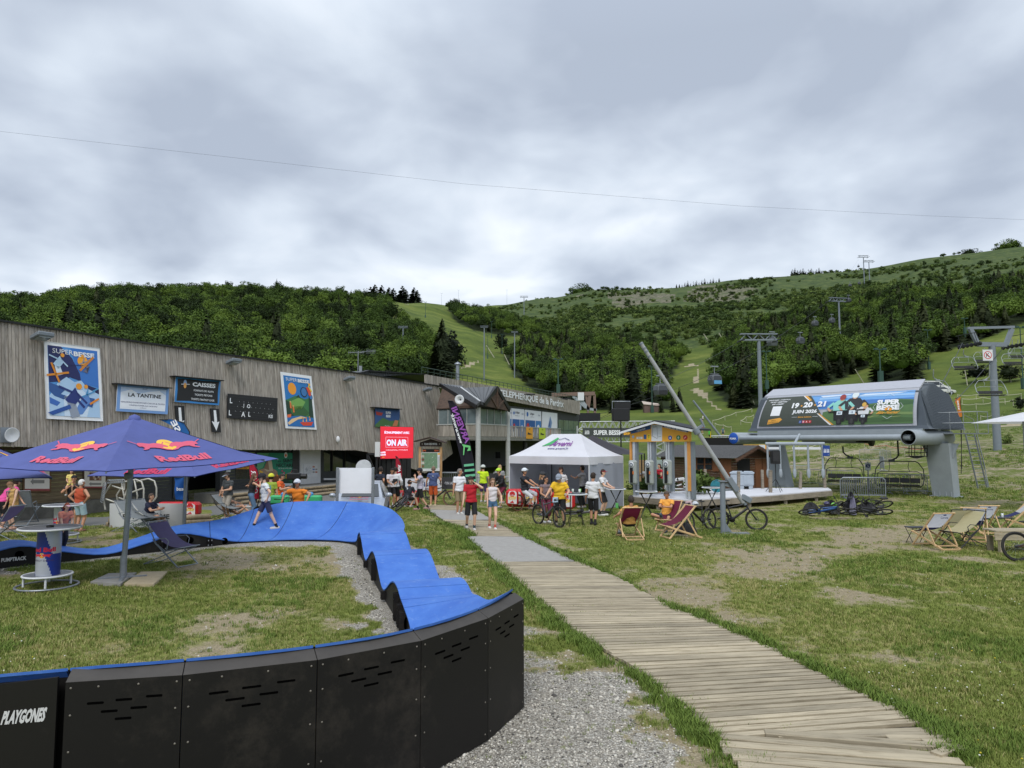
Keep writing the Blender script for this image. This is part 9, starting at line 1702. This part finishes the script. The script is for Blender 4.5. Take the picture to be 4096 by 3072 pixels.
Pn('small child in a yellow dress riding on a man\'s shoulders',at_('d1',760,900,24.5)+Vector((-.05,.05,1.0)),20,1.02,pel=(0,.1,.8),feet=((.16,-.16,.2),(-.16,-.16,.2)),top=(226,206,120),bot=(226,206,120),legt=.6,hair=(120,86,60),longhair=.15,hands=((.1,-.2,.9),(-.1,-.2,.9)),cat='child')
Pn('man in pink jersey and dark helmet bending over a lounge chair at the left edge',g('d1',10,880),150,1.78,lean=38,hands=((.12,-.5,.95),(-.52,-.35,.9)),top=(222,80,150),bot=(26,26,28),legt=.9,hat='helmet',hatc=(34,34,38),sk=0,build=1.15)
Pn('woman in mustard swimsuit outfit behind the man in the pink jersey',g('d1',140,880),-20,1.62,lean=6,hands=((.2,-.2,.8),(-.2,-.2,.8)),head=(0,40),top=(196,156,96),sleeve=0,bot=(190,150,90),legt=.25,shoe=(180,140,120),hair=(130,96,70),sk=2)
Pn('woman in navy T-shirt with tied hair seated in the mesh lounge chair',G('d1',1700,885),82,1.66,pel=(0,.2,.42),lean=4,feet=((.12,-.48,.08),(-.12,-.36,.08)),hands=((.1,-.22,.74),(-.1,-.24,.72)),top=(28,32,56),bot=(120,110,90),legt=.8,hair=(80,66,56),shoe=(190,120,100),sk=0,build=1.15)
Pn('older man in grey cap and dark T-shirt standing before the dark doorway',at_('d2',345,1000,27),-25,1.74,hands=((.1,-.3,1.1),(-.34,-.1,.86)),head=(-15,20),top=(66,70,72),bot=(160,152,140),legt=1.0,hat='cap',hatc=(150,156,166),shades=True,sk=0,build=1.1)
Pn('woman with long brown hair in black top and jeans, arm raised to her face',at_('d2',640,1000,27),120,1.70,lean=6,hands=((.16,-.26,1.45),(-.1,-.3,1.4)),top=(30,30,34),sleeve=0,bot=(92,122,156),legt=1.9,hair=(98,70,52),longhair=.45,build=.95)
Pn('person in dark cap and pale T-shirt beside the red feather flag',at_('d2',690,900,28),-30,1.74,hands=((.1,-.3,1.2),(-.1,-.3,1.2)),top=(204,190,190),bot=(40,40,44),hat='cap',hatc=(40,40,44),sk=0)
Pn('youth in green and grey jersey with yellow helmet behind the walking rider',at_('d2',885,900,26),170,1.72,top=(150,170,60),bot=(30,30,30),hat='helmet',hatc=(210,210,60))
Pn('boy in orange T-shirt looking at a phone before the cheese poster',at_('d2',1000,900,27),88,1.70,hands=((.08,-.32,1.22),(-.08,-.32,1.2)),head=(0,24),top=(226,100,44),bot=(30,30,34),hair=(48,40,34),sk=0)
Pn('man in orange jersey and white helmet leaning on the rim of the banked turn',at_('d2',1255,830,23.4)+Vector((0,0,-.1)),-12,1.78,lean=14,hands=((.42,-.3,1.1),(-.42,-.3,1.12)),head=(6,0),top=(226,130,40),bot=(30,30,34),hat='helmet',hatc=(206,210,218),sk=1,ep=((1,.2,.2),(-1,.2,.2)),build=1.15)
Pn('person in black lying back in the lounge chair below the older man',g('d2',330,1020)+Vector((.15,0,0)),85,1.68,pel=(0,.0,.38),lean=-38,feet=((.14,-.75,.2),(-.14,-.72,.5)),hands=((.2,-.5,.5),(-.2,-.5,.55)),top=(26,26,28),sleeve=.2,bot=(26,26,28),legt=.3,hair=(96,70,50),sk=0)
for k,(r_,x,y,Y,tp,lb)in enumerate((('d5',1302,130,85,(220,220,220),'spectator in white shirt on the meadow right of the boom'),('d5',1298,270,75,(220,90,90),'spectator with red and white top on the meadow below the one in white'),('d5',1385,350,70,(70,190,70),'spectator in green shirt beside the thin yellow feather flag'),('d5',1555,320,72,(90,110,120),'spectator in grey on the meadow left of the station disc'),('c2',1800,570,230,(60,60,60),'walker in dark clothes beside the gravel track, left one'),('c2',1808,568,231,(200,200,200),'walker in pale clothes beside the gravel track, right one'))):
    b=GT(r_,x,y,50);Pn(lb,b,random.uniform(0,360),1.75,top=tp,bot=(60,60,66))
for k,x in enumerate((478,505,530,560,578,700,715)):Pn(['spectator with straw hat behind the reed screen','spectator in grey top behind the reed screen','spectator in pink top behind the reed screen','spectator in dark top, fourth behind the reed screen','spectator beside the second ticket column','spectator in white behind the green mesh screen','spectator in maroon behind the green mesh screen'][k],at_('d5',x,560,47-k*.3),random.choice((0,160,200)),1.7,top=[(190,190,170),(120,120,124),(216,150,140),(40,40,44),(150,60,50),(214,214,214),(130,50,56)][k],hat='cap' if k%2==0 else None,hatc=[(200,180,130),0,(60,60,60),0,(40,40,44),0,(120,40,40)][k]or(30,30,34),group='spectators behind the screens')
bpy.data.scenes.remove(TMP)
# ------------------------------------------------------------------ bicycles
TYRE=M('bike_tyre',S(46,44,42),rough=.9,var=.2);RIM=M('bike_rim',S(36,36,38),rough=.4)
def bike(label,rear,front,col=(40,42,46),plate=None,tan=False,lean=0,lying=0,group='mountain bikes'):
    d=Vector(front)-Vector(rear);a=math.atan2(d.y,d.x);t=thing('mountain_bike',label,'bicycle',tuple(rear),0,group);t.rotation_euler=(rad(lean)+rad(lying),0,a);W=1.2;r=.36;FM=M('bike_paint_%02x%02x%02x'%col,S(*col),rough=.35,var=.05)
    for x in(0,W):
        w=MB().torus((x,0,r),(0,1,0),r-.025,.028,32,6).build('wheel',M('tan_wall_tyre',S(120,88,62))if tan else TYRE,t);MB().torus((x,0,r),(0,1,0),r-.06,.014,28,4).build('rim',RIM,w);mb=MB()
        for k in range(14):q=k*2*math.pi/14;mb.tube((x,.012*(-1)**k,r),(x+(r-.06)*math.cos(q),0,r+(r-.06)*math.sin(q)),.0022,n=3,caps=False)
        mb.build('spokes',GALV,w);MB().lathe((x,0,r),[(0,-.04),(.03,-.04),(.03,.04),(0,.04)],10,axis=(0,1,0)).torus((x,.045,r),(0,1,0),.08,.006,16,4).build('hub',BLACK,w)
    bb,st_,ht,hb=(.44,0,.34),(.30,0,.80),(.90,0,.86),(.94,0,.72)
    MB().tube(bb,hb,.042,.036,8).tube(st_,bb,.022,n=8).tube((.335,0,.72),ht,.024,n=8).tube(ht,hb,.03,n=8).path([(0,.06,r),(.25,.05,.42),(.36,.0,.56)],.013,5).path([(0,-.06,r),(.25,-.05,.42),(.36,.0,.56)],.013,5).path([(0,.06,r),bb],.014,5).path([(0,-.06,r),bb],.014,5).build('frame',FM,t)
    MB().tube((.96,.065,.70),(W,.065,r),.018,n=7).tube((.96,-.065,.70),(W,-.065,r),.018,n=7).beam((.96,-.08,.71),(.96,.08,.71),.05,.04).build('fork',BLACK,t)
    MB().tube(ht,(.885,0,.93),.018,n=7).path([(.80,.38,.99),(.87,.2,.97),(.90,0,.95),(.87,-.2,.97),(.80,-.38,.99)],.013,6).tube((.80,.38,.99),(.82,.27,.985),.02,n=6).tube((.80,-.38,.99),(.82,-.27,.985),.02,n=6).build('handlebar',BLACK,t)
    MB().tube(st_,(.27,0,.93),.014,n=6).build('seat_post',BLACK,t);MB().ell((.25,0,.955),(.14,.06,.025),n=10,k=6).build('saddle',BLACK,t)
    MB().lathe(bb,[(0,.03),(.09,.03),(.095,.04),(0,.05)],16,axis=(0,1,0)).beam((.44,.07,.34),(.54,.07,.20),.02,.03).beam((.44,-.07,.34),(.34,-.07,.48),.02,.03).box((.54,.12,.20),(.1,.09,.02)).box((.34,-.12,.48),(.1,.09,.02)).build('crank',BLACK,t);MB().beam((.01,.045,.39),(.43,.045,.43),.008,.01).beam((.01,.045,.33),(.43,.045,.25),.008,.01).build('chain',GALV,t)
    if plate:b=MB().box((.99,0,.93),(.01,.22,.17)).build('number_plate',flat((190,214,236)if plate!='184' else(226,200,206)),t);sf=Surf((1.0,-.1,.86),(1.0,.1,.86),(1.0,.1,1.0),(1.0,-.1,1.0));p=Print(sf);p.text((20,20,24),plate,.5,.5,.6,bold=.05,k=2,width=.8);p.build(b,'number',world=False)
    return t
bk=bike
bk('grey mountain bike numbered 461 held by the cyclist in yellow',g('d4',690,1185),g('d4',935,1225),(84,88,94),'461')
bk('mountain bike with tan tyres under the man in the white helmet',g('d4',415,1005),g('d4',640,985),(60,56,50),tan=True)
c=g('d4',1090,1085);bk('mountain bike lying on the grass behind the braced bistro table',c+Vector((0,0,.12)),c+Vector((1.2,.2,0)),(90,90,94),lying=78)
bk('black mountain bike with tan tyres beside the man in orange shorts',g('d3',925,1190),g('d3',1315,1200),(40,42,44),tan=True,lean=-6)
bk('black bike numbered 184 with a helmet on its bar, leaning by the boom post',g('d5',1370,1490)+Vector((.1,0,0)),g('d5',1195,1520),(30,28,26),'184',lean=10)
bk('black mountain bike leaning on the right side of the boom post',g('d5',1500,1480),g('d5',1775,1488),(34,34,38),lean=-8)
c=g('d6',690,1585);bk('mountain bike lying in the pile on the grass, left one with blue frame',c+Vector((.2,.1,.14)),c+Vector((1.4,.2,0)),(40,80,140),lying=66)
c=g('d6',1590,1590);bk('mountain bike lying in the pile on the grass, right front one',c+Vector((0,.1,.14)),c+Vector((-1.2,.3,0)),(36,36,40),lying=-68)
c=g('d6',1640,1545);bk('mountain bike lying in the pile on the grass, right rear one',c+Vector((0,.5,.2)),c+Vector((-1.2,.4,0)),(36,36,40),lying=-60)
bk('mountain bike lying between blue and black ones, black gear heaped on it',g('d6',1050,1560)+Vector((0,.4,.2)),g('d6',1300,1540)+Vector((0,.6,0)),(30,30,34),lying=58)
bk('bicycle fallen beside the branded car, wheel towards the track',g('d3',480,1285)+Vector((0,0,.05)),g('d3',330,1180),(60,60,64),lying=50)
bk('bike standing behind the far banked turn, left of the man in orange',at_('d2',760,860,24.5),at_('d2',1010,860,24.3),(50,50,54));bk('bike of the rider in black with neon green helmet',g('d3',2210,1140)+Vector((0,.9,0)),g('d3',2010,1150),(70,70,74))
bk('mountain bike parked across the timber bench at the right picture edge',g('d7',2125,1648),g('d7',2125,1648)+Vector((1.2,-.05,0)),(60,40,34),lean=-5)
bk('bike with white handlebar bag before the white barrier banner',g('d3',700,1130)+Vector((0,1.5,0)),g('d3',860,1130)+Vector((0,1.0,0)),(120,120,130))
def helmet(label,c,col):t=thing('bike_helmet',label,'helmet',tuple(c));h_=MB().ell((0,0,0),(.11,.14,.12),None,n=14,k=10,zmin=-.1).build('shell',M('helmet_%02x%02x%02x'%col,S(*col),rough=.3),t);MB().ell((0,-.14,.03),(.075,.06,.01)).build('visor',BLACK,t);return t
helmet('white and grey helmet hanging on the handlebar of bike 184',P('d5',1205,1165,g('d5',1195,1520).y),(190,194,200));helmet('lime green helmet on the pile of bikes',P('d6',1065,1445,g('d6',1065,1560).y),(120,200,60));helmet('dark purple helmet on the pile of bikes',P('d6',985,1430,g('d6',985,1560).y),(60,54,90))
def cloth_heap(label,c,sx,sy,sz,col,seed):
    rg=np.random.default_rng(seed);mb=MB();ph=rg.uniform(0,6,6)
    mb.sheet(lambda a,b:Vector(c)+Vector((sx*math.cos(2*math.pi*a)*math.cos(math.pi/2*b)*(1+.22*math.sin(5*a*6.28+ph[0])),sy*math.sin(2*math.pi*a)*math.cos(math.pi/2*b)*(1+.2*math.sin(7*a*6.28+ph[1])),sz*math.sin(math.pi/2*b)*(1+.25*math.sin(9*a*6.28+ph[2])))),36,10);return mb.build('backpack',M('heap_%02x%02x%02x'%col,S(*col),rough=.85,var=.25,scale=9),None,label=label,category='backpack')
o=g('d6',950,1560);cloth_heap('black backpack lying on the blue-framed bike of the pile',o+Vector((-.4,.2,.1)),.32,.24,.36,(34,34,38),1);cloth_heap('black bag in the middle of the pile of bikes',o+Vector((.5,.4,.1)),.3,.24,.4,(30,30,32),2);cloth_heap('black pack with grey jacket over it, right part of the pile',o+Vector((1.25,.3,.1)),.22,.18,.66,(44,44,50),3);cloth_heap('lilac grey jacket draped down the front of the bike pile',o+Vector((1.2,.05,.05)),.12,.1,.6,(120,118,140),4);cloth_heap('dark bag on the right-hand bikes of the pile',o+Vector((1.9,.4,.1)),.42,.24,.32,(32,32,36),5)
cloth_heap('black backpack on the grass behind the empty maroon deck chair',g('d5',1080,1560)+Vector((.1,.5,0)),.35,.22,.3,(30,30,32),6)
# video camera on tripod before the cheese poster
o=at_('d2',1180,900,27.5);t=thing('video_camera','black video camera on a tripod before the cheese poster','video camera',tuple(o));z=P('d2',1180,490,27.5).z;MB().box((0,0,z),(.55,.25,.26),bev=.04).box((.02,0,z+.2),(.2,.12,.12)).tube((.25,0,z),(.48,0,z),.1).build('camera_body',BLACK,t);MB().tube((0,0,z-.1),(0,0,.8),.05).tube((0,0,.9),(.4,.2,0),.02).tube((0,0,.9),(-.4,.2,0),.02).tube((0,0,.9),(0,-.4,0),.02).build('tripod',BLACK,t)
for k,(x,col,lb)in enumerate(((1010,(60,170,110),'green foam pad behind the banked turn, left of the man in orange'),(1425,(60,170,110),'green foam pad behind the banked turn, right of the man in orange'),(1395,(70,150,210),'pale blue canister above the right green pad'),(1060,(70,150,210),'pale blue canister beside the left green pad'))):
    c=P('d2',x,785 if k<2 else 735,25);MB().box(c,(.62 if k<2 else .16,.3,.3 if k<2 else .24),bev=.05).build('foam_pad' if k<2 else 'canister',flat(col),None,label=lb,category='foam pad' if k<2 else 'canister')
# ------------------------------------------------------------------ grass, gravel stones and flowers
def blade_clump(seed,n,hgt,wd,mat,spread=.05):
    rg=np.random.default_rng(seed);v=[];f=[]
    for i in range(n):
        a=rg.uniform(0,6.28);b=rg.uniform(0,6.28);r0=spread*rg.uniform(0,1)**.5;h=hgt*rg.uniform(.5,1.2);ln=h*rg.uniform(.2,.9);x,y=r0*math.cos(b),r0*math.sin(b);dx,dy=math.cos(a),math.sin(a);px,py=-dy*wd,dx*wd
        v+=[(x-px,y-py,0),(x+px,y+py,0),(x+dx*ln*.35+px*.7,y+dy*ln*.35+py*.7,h*.6),(x+dx*ln*.35-px*.7,y+dy*ln*.35-py*.7,h*.6),(x+dx*ln,y+dy*ln,h),(x+dx*ln,y+dy*ln,h)];k=i*6;f+=[(k,k+1,k+2,k+3),(k+3,k+2,k+4,k+5)]
    return mesh_np('grass_tuft',np.array(v),np.array(f),mat)
def grass_mat(name,a,b):
    m,t=new_mat(name);oi=t.n('ShaderNodeObjectInfo');t.l(t.ramp(oi.outputs['Random'],[(0,a),(1,b)]),t.b.inputs['Base Color']);t.b.inputs['Roughness'].default_value=.75;t.b.inputs['Specular IOR Level'].default_value=.2;return m
GA,GB,GC=grass_mat('green_grass',S(98,114,48),S(138,148,76)),grass_mat('dry_grass',S(152,146,90),S(186,178,124)),grass_mat('lush_grass',S(80,102,40),S(118,138,62))
TUFT=[blade_clump(1,14,.05,.0035,GA),blade_clump(2,14,.06,.0035,GA),blade_clump(3,12,.055,.003,GB),blade_clump(4,18,.085,.0045,GC,.07),blade_clump(5,12,.045,.0035,GB,.07)]
TRK_IN=[(float(a[0]),float(a[1]))for a,b,p in fine];TRK_OUT=[(float(b[0]),float(b[1]))for a,b,p in fine]
TCEN=[((a[0]+b[0])/2,(a[1]+b[1])/2)for a,b in zip(TRK_IN,TRK_OUT)]
def free(x,y):
    ok=np.ones(len(x),bool);bwp=[(p.x,p.y)for p in BWL]+[(p.x,p.y)for p in BWR[::-1]];inside=inpoly(x,y,bwp)
    ok&=~inside;ok&=dist_poly(x,y,TCEN[::3])>.68;ok&=~inpoly(x,y,[(p.x,p.y)for p in pa]);ok&=~inpoly(x,y,[(p.x,p.y)for p in SP]);return ok,inside
def sample(n,r0,r1,seed,pw=0):rg=np.random.default_rng(seed);r=r0*(r1/r0)**rg.random(n);a=rg.uniform(rad(-46),rad(48),n);return r*np.sin(a),r*np.cos(a),r,rg
x,y,r,rg=sample(260000,3.6,48,1);gg,gr,dry=masks(x,y);ok,ins=free(x,y);pr_=np.clip(gg*1.5-.22+.25*fbm(x,y,2.2,3,31),.10,1)*(1-gr*.90);ok&=rg.random(len(x))<pr_;x,y,r,gg,dry,gr=[q[ok]for q in(x,y,r,gg,dry,gr)];n=len(x)
z=height(x,y);u_=rg.random(n);lush=dist_poly(x,y,BWL)<.3;lush|=dist_poly(x,y,BWR)<.22;tall=fbm(x,y,.8,3,41)>.45
var=np.where(u_<np.clip(dry*.6-.1+.3*(gg<.45),0,.8),np.where(rg.random(n)<.5,2,4),np.where(lush|(tall&(u_>.7)),3,rg.integers(0,2,n)));s=(.42+.030*np.minimum(r,24))*rg.uniform(.7,1.35,n)*(.6+.5*gg);s=np.where(lush,s*1.3,s)
scatter('grass','short meadow grass growing in uneven tufts',np.stack([x,y,z],1),rg.uniform(0,6.28,n),np.stack([s*1.2,s*1.2,s*np.clip(1.15-.012*r,.6,1.1)],1),var,TUFT)
x,y,r,rg=sample(9000,5.5,24,3);ok,ins=free(x,y);k=ins&(fbm(x,y,1.0,3,51)>.30);x,y=x[k],y[k];n=len(x);s=rg.uniform(.35,.8,n);scatter('grass','small tufts of grass growing between the boardwalk planks',np.stack([x,y,np.full(n,.02)],1),rg.uniform(0,6.28,n),np.stack([s*1.3,s,s],1),rg.integers(0,2,n),TUFT)
def stone(seed,mat):rg=np.random.default_rng(seed);v,f=blob((0,0,0),(.5,.4,.28),rg,7,4);return mesh_np('stone',v,f,mat)
STN=[stone(1,M('pale_pebble',S(212,206,194),var=.2)),stone(2,M('grey_pebble',S(172,166,154),var=.2)),stone(3,M('dark_pebble',S(78,74,70),var=.2))]
x,y,r,rg=sample(90000,4,24,5);gg,gr,dry=masks(x,y);ok,ins=free(x,y);ok&=rg.random(len(x))<np.clip(gr*.95+.07*(gg<.35),0,1);x,y,r=x[ok],y[ok],r[ok];n=len(x);s=rg.uniform(.010,.024,n)*(1+.05*r)*np.where(rg.random(n)<.02,2.2,1)
scatter('gravel','loose grey gravel along the pump track',np.stack([x,y,np.full(n,.003)],1),rg.uniform(0,6.28,n),np.stack([s,s,s],1),rg.choice([0,0,0,1,1,1,1,2],n),STN)
FLW=[mesh_np('flower',*blob((0,0,.06),(.010,.010,.006),np.random.default_rng(1),6,3),flat(c))for c in((226,226,214),(226,200,50))]
x,y,r,rg=sample(2600,6,40,7);gg,gr,dry=masks(x,y);ok,ins=free(x,y);ok&=(gg>.5)&(gr<.2)&(fbm(x,y,.5,3,61)>.1);x,y=x[ok],y[ok];n=len(x);s=rg.uniform(.6,1.3,n);scatter('daisies','small white and yellow flowers dotted in the grass',np.stack([x,y,height(x,y)],1),0*x,np.stack([s,s,s],1),(rg.random(n)<.12).astype(int),FLW)
x,y,r,rg=sample(60000,36,130,9);ok=(x>14)&(x/y>.3)&(height(x,y)<25)&(fbm(x,y,.18,4,71)>.1);x,y,r=x[ok],y[ok],r[ok];n=len(x);s=rg.uniform(.6,1.6,n)*(.6+.012*r);scatter('rough_grass','long rough grass on the torn ground behind the chairlift station',np.stack([x,y,height(x,y)],1),rg.uniform(0,6.28,n),np.stack([s*1.6,s*1.6,s],1),rg.choice([0,3,3,1,2],n),TUFT)
